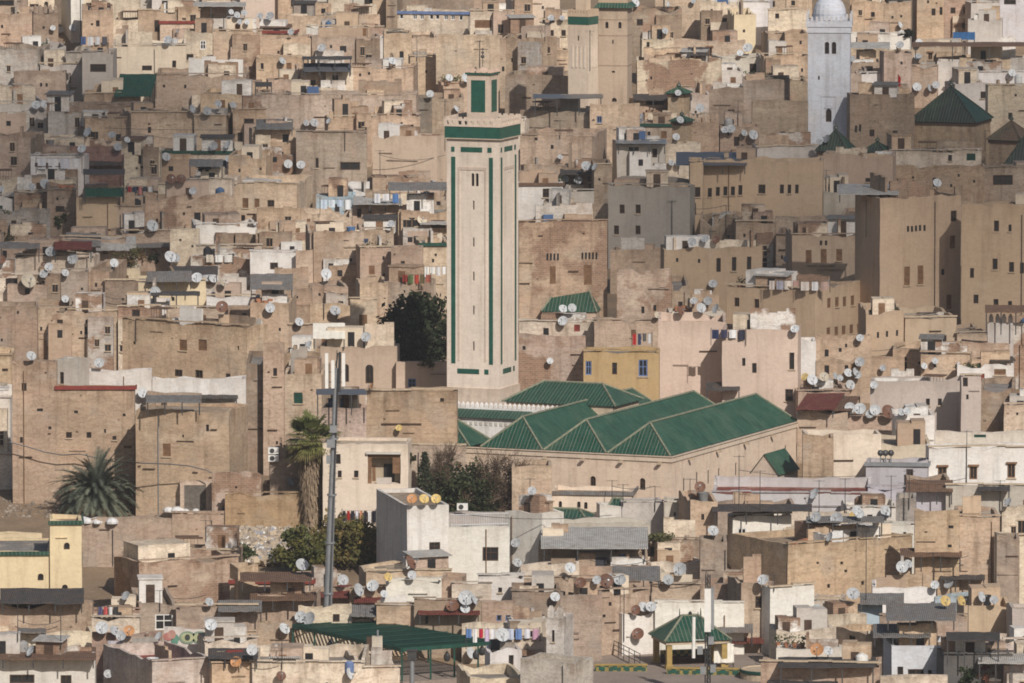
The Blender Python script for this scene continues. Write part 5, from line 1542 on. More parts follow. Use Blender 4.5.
def date_palm():
    rnd = random.Random(3)
    Y = 712.0; p = pt(96, 512, Y)
    root = empty('date_palm', (p.x, Y, gz(0, Y)), 0, 'short bushy date palm with grey green fronds before tan house', 'palm tree')
    zc = pt(96, 492, Y).z - gz(0, Y)
    m = MB(); m.tube((0, 0, -.3), (0, 0, zc), .42, .36, 10)
    for k in range(40):
        a = k * 2.4; z = zc * k / 40
        m.obox((.4 * math.cos(a), .4 * math.sin(a), z), (.08 * math.cos(a), .08 * math.sin(a), .06), (-.07 * math.sin(a), .07 * math.cos(a), 0), (0, 0, .06))
    m.build('trunk', 'bark', root)
    for cc, n, lo, hi in (((.08, .093, .07), 74, .05, 1.4), ((.125, .138, .10), 80, -.3, .9), ((.15, .115, .07), 14, -.6, -.15)):
        m = MB()
        for k in range(n):
            a = rnd.uniform(0, 6.283); e = rnd.uniform(lo, hi)
            frond(m, (rnd.uniform(-.15, .15), rnd.uniform(-.15, .15), zc + rnd.uniform(-.1, .2)), (math.cos(a) * math.cos(e), math.sin(a) * math.cos(e), math.sin(e)), rnd.uniform(3.1, 4.3), rnd.uniform(.14, .34), 15, .06, .68, rnd)
        m.build('dead_fronds' if lo < -.5 else 'fronds', 'foliage_obj', root, color=cc)

def fan_palm():
    rnd = random.Random(9)
    Y = 706.0; p = pt(312, 520, Y)
    root = empty('fan_palm', (p.x, Y, gz(0, Y)), 0, 'tall fan palm with thick skirt of dead fronds', 'palm tree')
    z0 = gz(0, Y)
    zc = pt(312, 440, Y).z - z0
    m = MB(); m.tube((0, 0, -.3), (0, 0, zc), .34, .26, 10); m.build('trunk', 'bark', root)
    m = MB()
    for k in range(2200):
        a = rnd.uniform(0, 6.283); z = rnd.uniform(.2, zc - .3); t = z / zc
        r = (.72 + .48 * t) * rnd.uniform(.75, 1.1)
        l = rnd.uniform(.5, 1.1)
        c, s = math.cos(a), math.sin(a)
        b = Vector((r * c * .8, r * s * .8, z)); e = Vector((r * c * 1.05, r * s * 1.05, z - l)); w = Vector((-s, c, 0)) * rnd.uniform(.03, .07)
        m.face([b - w, b + w, e + w * .5, e - w * .5])
    m.build('dead_frond_skirt', 'foliage_obj', root, color=(.25, .185, .125))
    for cc, n, lo, hi in (((.11, .125, .042), 34, .1, 1.4), ((.17, .17, .055), 38, -.3, .8), ((.17, .145, .06), 20, -.75, -.2)):
        m = MB()
        for k in range(n):
            a = rnd.uniform(0, 6.283); e = rnd.uniform(lo, hi)
            d = Vector((math.cos(a) * math.cos(e), math.sin(a) * math.cos(e), math.sin(e)))
            b = Vector((0, 0, zc)); h0 = b + d * rnd.uniform(1.0, 1.75) - Vector((0, 0, .12))
            m.tube(b, h0, .03, .02, 3)
            sd = d.cross(Vector((0, 0, 1))).normalized(); u2 = sd.cross(d)
            for j in range(15):
                t = (j - 7) / 7 * 1.25
                dd = (d * math.cos(t) + sd * math.sin(t)).normalized()
                l = rnd.uniform(1.05, 1.45) * (1 - .18 * abs(t))
                mid = h0 + dd * l * .6; tip = h0 + dd * l - Vector((0, 0, .22 * l)) + u2 * rnd.uniform(-.05, .05)
                w = dd.cross(u2).normalized() * .06
                m.face([h0, mid - w, tip, mid + w])
        m.build('dead_fronds' if lo < -.5 else 'fronds', 'foliage_obj', root, color=cc)

def build_trees():
    date_palm(); fan_palm()
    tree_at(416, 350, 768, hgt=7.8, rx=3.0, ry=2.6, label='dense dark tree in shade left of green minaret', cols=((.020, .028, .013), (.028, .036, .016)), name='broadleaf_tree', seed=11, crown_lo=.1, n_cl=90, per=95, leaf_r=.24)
    tree_at(425, 505, 706.8, hgt=6.0, rx=1.05, label='small pointed conifer beside cream balcony house', cols=((.028, .036, .02), (.04, .048, .026)), name='conifer', seed=12, cone=True, crown_lo=.08, n_cl=70, per=36, leaf_r=.12)
    tree_at(466, 508, 706.5, hgt=5.0, rx=2.5, ry=1.3, label='dark green bushy tree right of conifer', cols=((.03, .042, .018), (.045, .055, .024)), name='bushy_tree', seed=13, crown_lo=.0, n_cl=60, per=85)
    tree_at(500, 508, 706.8, hgt=5.4, rx=2.3, ry=1.4, label='bare twiggy tree before mosque wall', cols=((.085, .062, .052), (.11, .08, .062)), name='bare_tree', seed=14, crown_lo=.1, n_cl=64, per=34, leaf_r=.10, twigs=800)
    tree_at(446, 490, 707.2, hgt=6.6, rx=.95, label='slim bare tree between conifer and ragged wall', cols=((.12, .09, .07),), name='bare_tree', seed=15, crown_lo=.2, n_cl=30, per=26, leaf_r=.09, twigs=380)
    tree_at(346, 575, 693, hgt=3.6, rx=2.5, ry=1.8, label='olive green bushy tree behind the big pole', cols=((.135, .115, .034), (.095, .09, .03), (.15, .11, .04)), name='bushy_tree', seed=16, crown_lo=.0, n_cl=75, per=80)
    tree_at(300, 585, 691, hgt=3.0, rx=2.1, ry=1.7, label='low dark green bush by rubble slope', cols=((.075, .085, .028), (.11, .105, .03)), name='bush', seed=17, crown_lo=.0, n_cl=50, per=75)
    tree_at(372, 575, 692.6, hgt=2.9, rx=1.1, label='green bush against grey side of white house', cols=((.06, .066, .022), (.085, .08, .025)), name='bush', seed=18, crown_lo=.0, n_cl=30, per=55)
    for px, row, hgt, rx, lab, cols, sd, nm in (
        (3, 255, 2.6, 1.1, 'olive tree on a terrace at left edge', ((.07, .075, .035),), 21, 'small_tree'),
        (130, 268, 1.9, 1.5, 'rusty brown shrub on roof terrace', ((.13, .085, .035), (.08, .075, .03)), 22, 'shrub'),
        (156, 268, 2.2, .8, 'dark green shrub beside rusty shrub', ((.03, .042, .018),), 23, 'shrub'),
        (60, 228, 1.7, .6, 'green creeper in shadowed recess', ((.05, .065, .022),), 24, 'creeper'),
        (907, 38, 1.0, .7, 'black green bush on roof near top right dish', ((.015, .02, .012),), 25, 'bush'),
        (428, 368, .6, .7, 'weeds on wall by minaret foot', ((.08, .075, .03),), 26, 'weed_clump'),
        (661, 541, .6, 1.0, 'weeds growing on brown yard roof', ((.085, .085, .035),), 27, 'weed_clump'),
        (243, 558, 1.1, 1.0, 'green weeds below rubble slope', ((.05, .065, .025),), 28, 'weed_clump'),
        (966, 688, 1.6, .8, 'dark green pot shrub at bottom edge', ((.03, .045, .018),), 29, 'shrub'),
        (984, 684, 1.6, .7, 'reddish leaved shrub by dark fabric house', ((.12, .05, .03),), 30, 'shrub'),
        (204, 171, .6, .6, 'dark shrub on cream roof, upper left', ((.03, .035, .02),), 31, 'shrub'),
        (410, 463, .8, .35, 'potted plant on cream house balcony', ((.06, .065, .03),), 32, 'potted_plant')):
        p, n, o = hit(px, row)
        if p is None: continue
        tree(p.x, p.y + rx * .3, p.z - .05, hgt, rx, lab, cols, name=nm, seed=sd, trunk_r=.05, crown_lo=.05, n_cl=22, per=34, leaf_r=.11)

# ------------------------------------------------------------------ masts, pergola, pavilion, plaza
def build_structures():
    Y = D(648)
    p = pt(326, 640, Y)
    root = empty('telecom_mast', (p.x, Y, gz(0, Y)), 0, 'tall grey telecom pole with panel antennas', 'mast')
    z0 = gz(0, Y)
    top = pt(336.5, 368, Y) - Vector((p.x, Y, z0))
    m = MB(); m.tube((0, 0, -.4), top * .55, .34, .27, 14); m.tube(top * .55, top, .25, .17, 14)
    for t in (.2, .38, .55, .75): m.tube(top * t - Vector((0, 0, .07)), top * t + Vector((0, 0, .07)), .42 - .12 * t, .42 - .12 * t, 14)
    m.build('pole', 'galvanised', root)
    m = MB(); m.tube(Vector((.12, -.36, 0)), top + Vector((.1, -.22, 0)), .035, .03, 5); m.tube(Vector((.2, -.33, 0)), top + Vector((.17, -.18, 0)), .025, .02, 5); m.build('feed_cables', 'dark_metal', root)
    def at(px, row): return pt(px, row, Y) - Vector((p.x, Y, z0))
    m = MB(); m.tube(top, at(337, 350), .05, .03, 6); m.tube(at(336, 366), at(338, 353), .07, .05, 6); m.tube(at(339, 392), at(340, 352), .12, .1, 8)
    for r in (372, 382, 388): m.tube(at(327, r), at(344, r), .03, .03, 5)
    m.build('antenna_frame', 'dark_metal', root)
    for a, r0, r1 in ((326.8, 353, 388), (343.6, 353, 386), (333, 360, 388)):
        q0, q1 = at(a, r1), at(a, r0)
        k = MB(); k.box(q0.x - .12, q0.x + .12, q0.y - .26, q0.y - .1, q0.z, q1.z); k.build('panel_antenna', 'white_paint', root)
    for a, r0, r1, w in ((333.5, 425, 432, .26), (331, 439, 447, .3), (328.6, 455, 463, .16)):
        q0, q1 = at(a, r1), at(a, r0)
        k = MB(); k.box(q0.x - w, q0.x + w, q0.y - .5, q0.y - .2, q0.z, q1.z); k.box(q0.x - w * .8, q0.x + w * .8, q0.y - .203 , q0.y + .1, q0.z + .1, q1.z - .1); k.build('equipment_box', 'galvanised', root)
    m = MB()
    for i in range(34):
        q = at(336.3 - 8.6 * i / 34, 375 + i * 7)
        m.tube(q + Vector((-.36, -.1, 0)), q + Vector((.36, -.1, 0)), .02, .02, 4)
    m.build('step_pegs', 'dark_metal', root)
    # second mast, lower right, its foot below the picture
    Y = D(722); p = pt(707.5, 722, Y); z0 = gz(0, Y)
    root = empty('lattice_mast', (p.x, Y, z0), 0, 'dark lattice mast with white panel antenna before green pavilion', 'mast')
    at = lambda px, row: pt(px, row, Y) - Vector((p.x, Y, z0))
    m = MB(); H = at(707.5, 574).z
    for sx, sy in ((-1, -1), (1, -1), (0, 1)): m.tube((sx * .19, sy * .17, 0), (sx * .16, sy * .14, H), .05, .04, 6)
    n = int(H / .42)
    for i in range(n):
        for (ax, ay), (bx, by) in (((-1, -1), (1, -1)), ((1, -1), (0, 1)), ((0, 1), (-1, -1))):
            a, b = (ax * .19, ay * .17, H * i / n), (bx * .19, by * .17, H * (i + 1) / n)
            m.tube(a, b, .025, .025, 4)
            m.tube(a, (bx * .19, by * .17, H * i / n), .025, .025, 4)
    m.build('lattice', 'dark_metal', root)
    for a, r0, r1, w, dy in ((707.5, 588, 631, .23, -.5), (712.5, 587, 629, .11, -.3)):
        q0, q1 = at(a, r1), at(a, r0)
        k = MB(); k.box(q0.x - w, q0.x + w, q0.y + dy, q0.y + dy + .2, q0.z, q1.z); k.build('panel_antenna', 'white_paint' if w > .2 else 'galvanised', root)
    k = MB(); k.tube(at(693.5, 658), at(693.8, 617), .13, .13, 10); k.tube(at(694, 640), at(707, 640), .03, .03, 5); k.build('tube_antenna', 'white_paint', root)
    for a, r in ((700, 650), (703, 670), (713, 668), (711, 640)):
        q = at(a, r); k = MB(); k.box(q.x - .2, q.x + .2, q.y - .35, q.y - .1, q.z - .28, q.z + .28); k.build('equipment_box', 'galvanised', root)
    k = MB()
    for a, r0, r1 in ((698, 643, 612), (701, 640, 610), (706, 588, 570)): k.tube(at(a, r0), at(a, r1), .03, .025, 5); k.tube(at(a, r0), at(707, r0), .02, .02, 4)
    k.build('whip_antenna', 'dark_metal', root)

    # paved plaza and its low mosaic walls
    zt = G(655) + .25
    o = MB(); A = [pt(592, 683, 642), pt(790, 683, 640), pt(790, 640, 662.5), pt(592, 640, 662.5)]
    A = [(v.x, v.y, zt) for v in A]
    o.prism([(x, y, zt - 1.8) for x, y, z in A], A)
    pl = o.build('plaza', 'paving', own='plaza'); pl['kind'] = 'structure'
    def onplaza(px, row):
        d = ray(px, row); t = (zt - CAM.z) / d.z
        return CAM + d * t
    for (xa, ra), (xb, rb), lab in (((595, 671), (647, 671), 'low yellow and green mosaic wall, plaza front left'), ((612, 653), (664, 652), 'low yellow and green mosaic wall behind railing'), ((667, 674), (742, 675), 'low yellow and green mosaic wall before pavilion')):
        a, b = onplaza(xa, ra), onplaza(xb, rb)
        root = empty('mosaic_wall', (a + b) / 2, 0, lab, 'wall')
        L = (b - a).length
        rz = math.atan2(b.y - a.y, b.x - a.x); root.rotation_euler.z = rz
        m = MB(); m.box(-L / 2, L / 2, -.16, .16, 0, .42); m.build('wall', 'yellow_green_mosaic', root)
        m = MB(); m.box(-L / 2 - .05, L / 2 + .05, -.22, .22, .422, .52); m.build('coping', 'ochre_tile', root)
        for k in range(int(L / .9)):
            m = MB(); x = -L / 2 + .5 + k * .9; m.box(x - .22, x + .22, -.18, -.162, .08, .34); m.build('tile_panel', 'green_mosaic', root)
    a, b = onplaza(597, 646), onplaza(640, 668)
    root = empty('railing', a, 0, 'dark railings crossing left part of plaza', 'railing')
    m = MB()
    for k in range(9):
        q = a.lerp(b, k / 8) - a; m.tube(q, q + Vector((0, 0, 1.1)), .03, .03, 5)
    m.build('posts', 'dark_metal', root)
    m = MB()
    for z in (.4, .75, 1.05): m.tube(Vector((0, 0, z)), b - a + Vector((0, 0, z)), .03, .03, 5)
    m.build('rails', 'dark_metal', root)
    # pavilion
    Yf = D(676) ; c0 = pt(666, 642, Yf); s = S(Yf)
    phi = R(14); fx, fy = local_frame(phi)
    wv, dv = 64 / s / math.cos(phi), 4.2
    ctr = Vector((c0.x, c0.y, 0)) + fx * (wv / 2) + fy * (dv / 2)
    root = empty('pavilion', (ctr.x, ctr.y, zt), phi, 'open pavilion with green tiled hip roof and yellow pillars', 'pavilion')
    H = c0.z - zt
    hip_roof(root, -wv / 2 - .15, wv / 2 + .15, -dv / 2 - .15, dv / 2 + .15, H, 1.6, 1.95, 'green_roof_tiles', along='x', flat_tile='green_roof_tiles', own='pavilion')
    m = MB(); m.box(-wv / 2, wv / 2, -dv / 2, dv / 2, H - .25, H - .01); m.build('eave_beam', 'mortar', root)
    for sx in (-1, 1):
        for sy in (-1, 1):
            m = MB(); x, y = sx * (wv / 2 - .3), sy * (dv / 2 - .3)
            m.box(x - .2, x + .2, y - .2, y + .2, 0, H - .252); m.box(x - .27, x + .27, y - .27, y + .27, .0, .3)
            m.build('pillar', 'ochre_tile', root)
    m = MB(); m.box(-wv / 2 + .6, wv / 2 - .6, dv / 2 - .45, dv / 2 - .2, 0, .9); m.build('parapet', 'yellow_green_mosaic', root)
    m = MB(); m.box(-wv / 2 + .6, wv / 2 - .8, dv / 2 - 1.1, dv / 2 - .6, 0, .45); m.build('bench', 'wood_dark', root)
    for x in (-.8, .8):
        m = MB(); m.tube((x, 0, H + 1.6), (x, 0, H + 2.15), .05, .02, 6); m.lathe([(0, H + 1.6), (.16, H + 1.72), (.12, H + 1.85), (0, H + 1.95)], 8); m.build('finial', 'dark_green_tiles', root)
    # round planter
    q = onplaza(768, 678)
    root = empty('planter', (q.x, q.y, zt), 0, 'round tan planter with green rim beside plaza', 'planter')
    m = MB(); m.lathe([(2.0, -.2), (2.0, .7), (1.85, .7), (1.8, .62), (0, .62)], 28); m.build('basin', 'mortar', root)
    m = MB(); m.lathe([(2.05, .45), (2.08, .5), (2.08, .66), (2.02, .704)], 28); m.build('rim', 'green_paint', root)
    # pergola with green slats
    P4 = [pt(293, 626, 660.5), pt(361, 620, 664), pt(497, 643, 651.4), pt(402, 650, 647.6)]
    zr = sum(v.z for v in P4) / 4
    P4 = [Vector((v.x, v.y, zr)) for v in P4]
    c = sum(P4, Vector()) / 4; zf = G(654) + .1
    root = empty('pergola', (c.x, c.y, zf), 0, 'large green slatted pergola on the terrace', 'pergola')
    Q = [v - Vector((c.x, c.y, zf)) for v in P4]
    def bar(m, a, b, w, hh):
        d = (b - a).normalized(); n = Vector((-d.y, d.x, 0))
        m.obox((a + b) / 2, (b - a) / 2, n * w, Vector((0, 0, hh)))
    m = MB()
    for i in range(4): bar(m, Q[i], Q[(i + 1) % 4], .09, .14)
    for k in range(1, 5):
        bar(m, Q[0].lerp(Q[3], k / 5), Q[1].lerp(Q[2], k / 5), .05, .09)
    m.build('frame', 'green_paint', root)
    m = MB(); n = 30
    for k in range(n):
        t = (k + .5) / n
        a, b = Q[0].lerp(Q[1], t), Q[3].lerp(Q[2], t)
        bar(m, a + Vector((0, 0, .14)), b + Vector((0, 0, .14)), .055, .03)
    n = 7
    for k in range(n):
        t = (k + .5) / n
        a, b = Q[0].lerp(Q[3], t), Q[1].lerp(Q[2], t)
        bar(m, a + Vector((0, 0, .22)), b + Vector((0, 0, .22)), .05, .02)
    m.build('slats', 'green_paint', root)
    for a, t in ((0, 0), (0, .2), (0, .4), (0, .6), (0, .8), (3, 0), (3, .3), (3, .55), (3, .8), (2, 0), (1, 0), (1, .5)):
        b = Q[a].lerp(Q[(a - 1) % 4] if a == 0 else Q[(a + 1) % 4] if a == 1 else Q[2], t)
        if a == 2: b = Q[2]
        k = MB(); k.box(b.x - .07, b.x + .07, b.y - .07, b.y + .07, -.3, zr - zf - .14); k.build('post', 'green_paint', root)
    t = MB(); A = [(v.x * 1.06, v.y * 1.06, 0) for v in Q]
    t.prism([(x, y, -2) for x, y, z in A], A)
    te = t.build('terrace', 'paving', None, (c.x, c.y, zf)); te['kind'] = 'structure'; register(te, t, 'pergola terrace')
    for i, (px, row, Yl) in enumerate(((353, 648, 657), (331, 644, 659), (447, 657, 650), (476, 655, 650.5), (482, 651, 651))):
        q = pt(px, row, Yl)
        lb = ('leftmost', 'second', 'third', 'fourth', 'rightmost')[i]
        ro = empty('hanging_lantern', (q.x, q.y, q.z), 0, lb + ' black lantern hanging under green pergola', 'lantern', 'black lanterns under the pergola')
        k = MB(); k.lathe([(0, -.35), (.16, -.3), (.24, -.1), (.24, .12), (.12, .3), (.03, .42), (.0, .43)], 8); k.build('body', 'dark_metal', ro)
        k = MB(); k.tube((0, 0, .4), (0, 0, zr - q.z), .015, .015, 4); k.build('chain', 'dark_metal', ro)
    # white chimney pillar at pergola
    q = pt(377, 671, 649)
    ro = empty('chimney_pillar', (q.x, q.y, q.z), 0, 'white rendered chimney pillar in front of green pergola', 'chimney')
    k = MB(); k.box(-.36, .4, -.35, .35, -1, 2.55); k.build('shaft', 'whitewash', ro, color=(.62, .56, .47))
    k = MB(); k.tube((.05, 0, 2.5), (.05, 0, 3.0), .08, .08, 8); k.build('flue', 'galvanised', ro)
    k = MB(); k.box(-.75, -.364, -.3, .3, -1, 2.5); k.build('side_boards', 'wood_dark', ro)
    # grey post in front of the pergola
    Yp = D(700); q = pt(412, 655, Yp)
    ro = empty('lamp_post', (q.x, Yp, gz(0, Yp)), 0, 'short grey post with dark lamp head before pergola', 'lamp post')
    hz = q.z - gz(0, Yp)
    k = MB(); k.tube((0, 0, 0), (0, 0, hz - .4), .19, .17, 10); k.build('post', 'galvanised', ro)
    k = MB(); k.box(-.32, .32, -.2, .2, hz - .4, hz + .3); k.box(-.4, .4, -.26, .26, hz + .303, hz + .4); k.build('lamp_head', 'dark_metal', ro)

def small_things():
    # rubble
    rnd = random.Random(4)
    m = MB()
    for k in range(2300):
        px = rnd.gauss(262, 27); row = rnd.uniform(514, 561)
        if px < 218 or px > 335: continue
        Yr = D(row); p = pt(px, row, Yr)
        r = rnd.uniform(.08, .28) * (1.3 if rnd.random() < .1 else 1)
        c = Vector((p.x, p.y, G(Yr) - .15 + r * .3))
        ax = Vector((rnd.gauss(0, 1), rnd.gauss(0, 1), rnd.gauss(0, 1))).normalized(); ay = ax.orthogonal().normalized(); az = ax.cross(ay)
        m.obox(c, ax * r, ay * r * rnd.uniform(.5, 1), az * r * rnd.uniform(.3, .8), rnd.choice((0, 0, 0, 0, 0, 0, 0, 1, 1, 1, 1, 2, 3)))
    o = m.build('rubble', ['rubble_stone', 'mortar', 'white_paint', 'blue_rubbish']); tag(o, 'heap of pale rubble and rubbish below ochre garden wall', 'rubble', kind='stuff')
    m = MB()
    for k in range(500):
        px = rnd.choice((rnd.uniform(-5, 60), rnd.uniform(60, 225))); row = rnd.uniform(484, 516)
        Yr = D(row); p = pt(px, row, Yr); r = rnd.uniform(.05, .17)
        c = Vector((p.x, p.y, G(Yr) - .2 + r * .4))
        ax = Vector((rnd.gauss(0, 1), rnd.gauss(0, 1), rnd.gauss(0, 1))).normalized(); ay = ax.orthogonal().normalized(); az = ax.cross(ay)
        m.obox(c, ax * r, ay * r * .8, az * r * .6, rnd.choice((0, 2, 2, 2)))
    o = m.build('loose_stones', ['rubble_stone', 'mortar', 'dirty_stone']); tag(o, 'loose stones strewn on bare slope around bushy palm', 'stones', kind='stuff')
    # dumped sacks
    for px, row, lab, w in ((98, 519, 'white dumped sacks above yellow stair tower', 1.2), (184, 508, 'white plastic sheets dumped by gateway', 1.3), (83, 507, 'bluish grey tent at foot of bushy palm', 1.0)):
        p, n, ow = hit(px, row + 3)
        if p is None: continue
        m = MB()
        for k in range(9):
            c = Vector((rnd.uniform(-w, w), rnd.uniform(-.4, .4), 0))
            r = rnd.uniform(.25, .5)
            m.lathe([(r, 0), (r * 1.05, r * .35), (r * .7, r * .8), (0, r)], 8, c)
        o = m.build('dumped_sacks' if 'tent' not in lab else 'tent', 'cloth', None, (p.x, p.y, p.z - .1), color=(.62, .62, .62) if 'tent' not in lab else (.33, .35, .42))
        tag(o, lab, 'sacks' if 'tent' not in lab else 'tent')
    # cable across the old tan house
    q = next(k for k in HS if k['ref'].startswith('old tan house with white inner'))
    Yc = q['Y'] - 1.2
    pts = [(9, 442), (25, 446), (45, 452), (62, 455), (80, 454), (110, 461), (140, 463), (170, 464), (190, 466), (206, 470), (212, 473)]
    m = MB()
    pp = [pt(x, y, Yc - (q['Y'] - next(k for k in HS if k['ref'].startswith('ochre tan house'))['Y']) * max(0, min(1, (x - 120) / 15))) for x, y in pts]
    for a, b in zip(pp, pp[1:]): m.tube(a, b, .05, .05, 5)
    tag(m.build('cable', 'dark_metal'), 'black cable slung across old tan house front', 'cable')
    # three floodlights on the lavender roof room
    for i, px in enumerate((880.5, 885.5, 891)):
        p, n, ow = hit(px, 462.5)
        q = pt(px, 453, p.y)
        ro = empty('roof_ball_tank', (q.x, q.y, p.z), 0, ('leftmost', 'middle', 'rightmost')[i] + ' of three dark round lamps on lavender roof room', 'lamp', 'dark lamps on the lavender roof room')
        hz = q.z - p.z
        k = MB(); k.tube((0, 0, -.05), (0, 0, hz - .2), .05, .05, 6); k.build('stand', 'galvanised', ro)
        k = MB(); k.lathe([(0, hz - .26), (.18, hz - .2), (.26, hz), (.18, hz + .2), (0, hz + .26)], 10); k.build('head', 'dark_metal', ro)
    # air conditioners by the palm
    for i, (px, row) in enumerate(((273.5, 449.5), (273.5, 457))):
        p, n, ow = hit(px, row)
        ro = empty('air_conditioner', (p.x, p.y - .25, p.z - .3), 0, ('upper', 'lower')[i] + ' white air conditioner on brown wall left of palm', 'air conditioner', 'air conditioners on the brown wall')
        k = MB(); k.box(-.42, .42, -.18, .22, -.02, .5); k.build('case', 'white_paint', ro)
        k = MB(); k.lathe([(0, 0), (.19, 0), (.19, .02), (0, .02)], 14); f = k.build('fan_grille', 'dark_metal', ro, (-.1, -.2, .25)); f.rotation_euler = (math.pi / 2, 0, 0)
    # blue barrel, red flag, yellow bucket
    p, n, ow = hit(349.5, 673)
    ro = empty('barrel', p, 0, 'blue plastic barrel on roof at bottom edge', 'barrel')
    k = MB(); k.lathe([(.3, 0), (.33, .1), (.33, .75), (.25, .88), (0, .9)], 12); k.build('body', 'blue_paint', ro)
    k = MB(); k.lathe([(.14, .89), (.14, .95), (0, .96)], 10); k.build('cap', 'dark_metal', ro)
    p, n, ow = hit(898, 91)
    ro = empty('flag', p, 0, 'small red flag on pole, upper right', 'flag')
    k = MB(); k.tube((0, 0, 0), (0, 0, 1.7), .03, .03, 5); k.build('pole', 'dark_metal', ro)
    k = MB(); k.prism([(.02, -.02, .5), (.22, -.05, .45), (.22, .0, .45), (.02, .02, .5)], [(.02, -.02, 1.6), (.28, -.1, 1.3), (.28, -.05, 1.3), (.02, .02, 1.6)]); k.build('cloth', 'cloth', ro, color=(.45, .02, .02))
    # painted eyes on the mural wall
    q = next(k for k in HS if 'mural' in k['ref'])
    ro = q['root']; wl = next(c for c in ro.children if c.name.startswith('wall'))
    wv = (210 - 164) / q['s']; H = pt(187, 629, q['Y']).z - ro.location.z
    y0 = -q['d'] / 2 - .055
    def blob(name, x, z, rx, rz2, col, t, par=wl, a=0):
        k = MB(); N = 20
        P = [(x + rx * math.cos(i * math.tau / N) * (1 if abs(math.sin(i * math.tau / N)) < .9 else .9), z + rz2 * math.sin(i * math.tau / N)) for i in range(N)]
        k.prism([(u, y0 - .002, v) for u, v in P], [(u, y0 - t, v) for u, v in P])
        return k.build(name, 'painted', par, color=col)
    for ex in (.04, .21):
        x = -wv / 2 + wv * (.45 + ex * 1.6)
        blob('painted_eye', x, H - .62, .62, .48, (.22, .29, .22), .01)
        blob('painted_eye', x, H - .62, .46, .34, (.40, .42, .25), .016)
        blob('painted_eye', x, H - .62, .2, .24, (.05, .06, .05), .022)
    blob('painted_flower', -wv * .40, H - .55, .42, .3, (.40, .17, .15), .01); blob('painted_flower', -wv * .33, H - .4, .3, .34, (.42, .24, .2), .014)
    blob('painted_leaf', -wv * .26, H - .75, .3, .4, (.12, .26, .2), .01); blob('painted_leaf', wv * .42, H - .5, .3, .28, (.45, .38, .1), .01)

def green_caps():
    def capped(x0, x1, ye, yr, yb, label, dep=3.0, Y=None, name='green_roof_hut', col=(.55, .43, .34)):
        Yq = Y or D(yb + 20)
        a, b = pt(x0, ye, Yq), pt(x1, ye, Yq)
        z0 = G(Yq) - .5
        root = empty(name, ((a.x + b.x) / 2, Yq + dep / 2, z0), R(-8), label, 'hut')
        w = (b.x - a.x) / 2; H = a.z - z0
        m = MB(); m.box(-w, w, -dep / 2, dep / 2, 0, H); m.build('wall', 'worn_plaster_pale', root, color=col, own=label)
        zt = pt((x0 + x1) / 2, yr, Yq + dep / 2).z - z0 - H
        hip_roof(root, -w - .1, w + .1, -dep / 2 - .15, dep / 2 + .15, H + .01, max(.5, zt), min(1.0, w * .5), 'green_roof_tiles', along='x', own=label)
        return root
    capped(542, 590, 521, 509, 545, 'low green tiled roof before cream annexe', 4)
    capped(611, 624, 506, 499, 520, 'tiny green tiled cap on white kiosk', 1.2, D(541) + .8)
    # gabled hut standing against the mosque's side wall
    lab = 'small hut with steep green gabled roof against mosque side wall'
    Yq = 715.5; c = pt(778, 474, Yq); fx, fy = local_frame(PH); wv, dv = 2.3, 4.4
    z0 = G(Yq) - .5; ctr = c - fx * (wv / 2) + fy * (dv / 2)
    root = empty('green_roof_hut', (ctr.x, ctr.y, z0), PH, lab, 'hut'); H = c.z - z0; hr = 1.5
    m = MB()
    m.prism([(-wv / 2, -dv / 2, 0), (wv / 2, -dv / 2, 0), (wv / 2, dv / 2, 0), (-wv / 2, dv / 2, 0)], [(-wv / 2, -dv / 2, H), (wv / 2, -dv / 2, H), (wv / 2, dv / 2, H), (-wv / 2, dv / 2, H)])
    for y in (-dv / 2, dv / 2): m.face([(-wv / 2, y, H), (wv / 2, y, H), (0, y, H + hr)])
    m.build('wall', 'worn_plaster_pale', root, color=(.55, .45, .37), own=lab)
    m = MB(); e = .15
    tile_slope(m, (wv / 2 + e, -dv / 2 - e, H - .1), (wv / 2 + e, dv / 2 + e, H - .1), (0, -dv / 2 - e, H + hr + .06), (0, dv / 2 + e, H + hr + .06))
    tile_slope(m, (-wv / 2 - e, dv / 2 + e, H - .1), (-wv / 2 - e, -dv / 2 - e, H - .1), (0, dv / 2 + e, H + hr + .06), (0, -dv / 2 - e, H + hr + .06))
    m.build('roof', 'smooth_green_tiles', root, own=lab)
    m = MB(); m.box(-.2, .2, -dv / 2 - .04, -dv / 2 - .004, H - .9, H - .4); m.build('window', 'dark_pane', root)
    capped(546, 600, 312, 291, 330, 'old green tiled roof below tall shutters', 5, D(345) - 1)

def terrace_railing():
    Yr = D(598) + .75
    a, b = pt(450, 527, Yr), pt(509, 527, Yr)
    root = empty('terrace_railing', ((a.x + b.x) / 2, Yr + .8, a.z - .05), R(12.7), 'grey metal railing along terrace of white house', 'railing')
    L = b.x - a.x; k = MB()
    for i in range(26): x = -L / 2 + L * i / 25; k.tube((x, 0, 0), (x, 0, .95), .018, .018, 4)
    k.build('bars', 'galvanised', root)
    k = MB()
    for z in (.15, .95): k.tube((-L / 2, 0, z), (L / 2, 0, z), .03, .03, 5)
    k.build('rails', 'galvanised', root)
    ro = empty('air_conditioner', ((a.x * .8 + b.x * .2), Yr + 8.4, a.z + .3), 0, 'white air conditioner on back wall of railed terrace', 'air conditioner')
    k = MB(); k.box(-.42, .42, -.18, .22, -.02, .5); k.build('case', 'white_paint', ro)
    k = MB(); k.lathe([(0, 0), (.19, 0), (.19, .02), (0, .02)], 14); f = k.build('fan_grille', 'dark_metal', ro, (-.1, -.2, .25)); f.rotation_euler = (math.pi / 2, 0, 0)
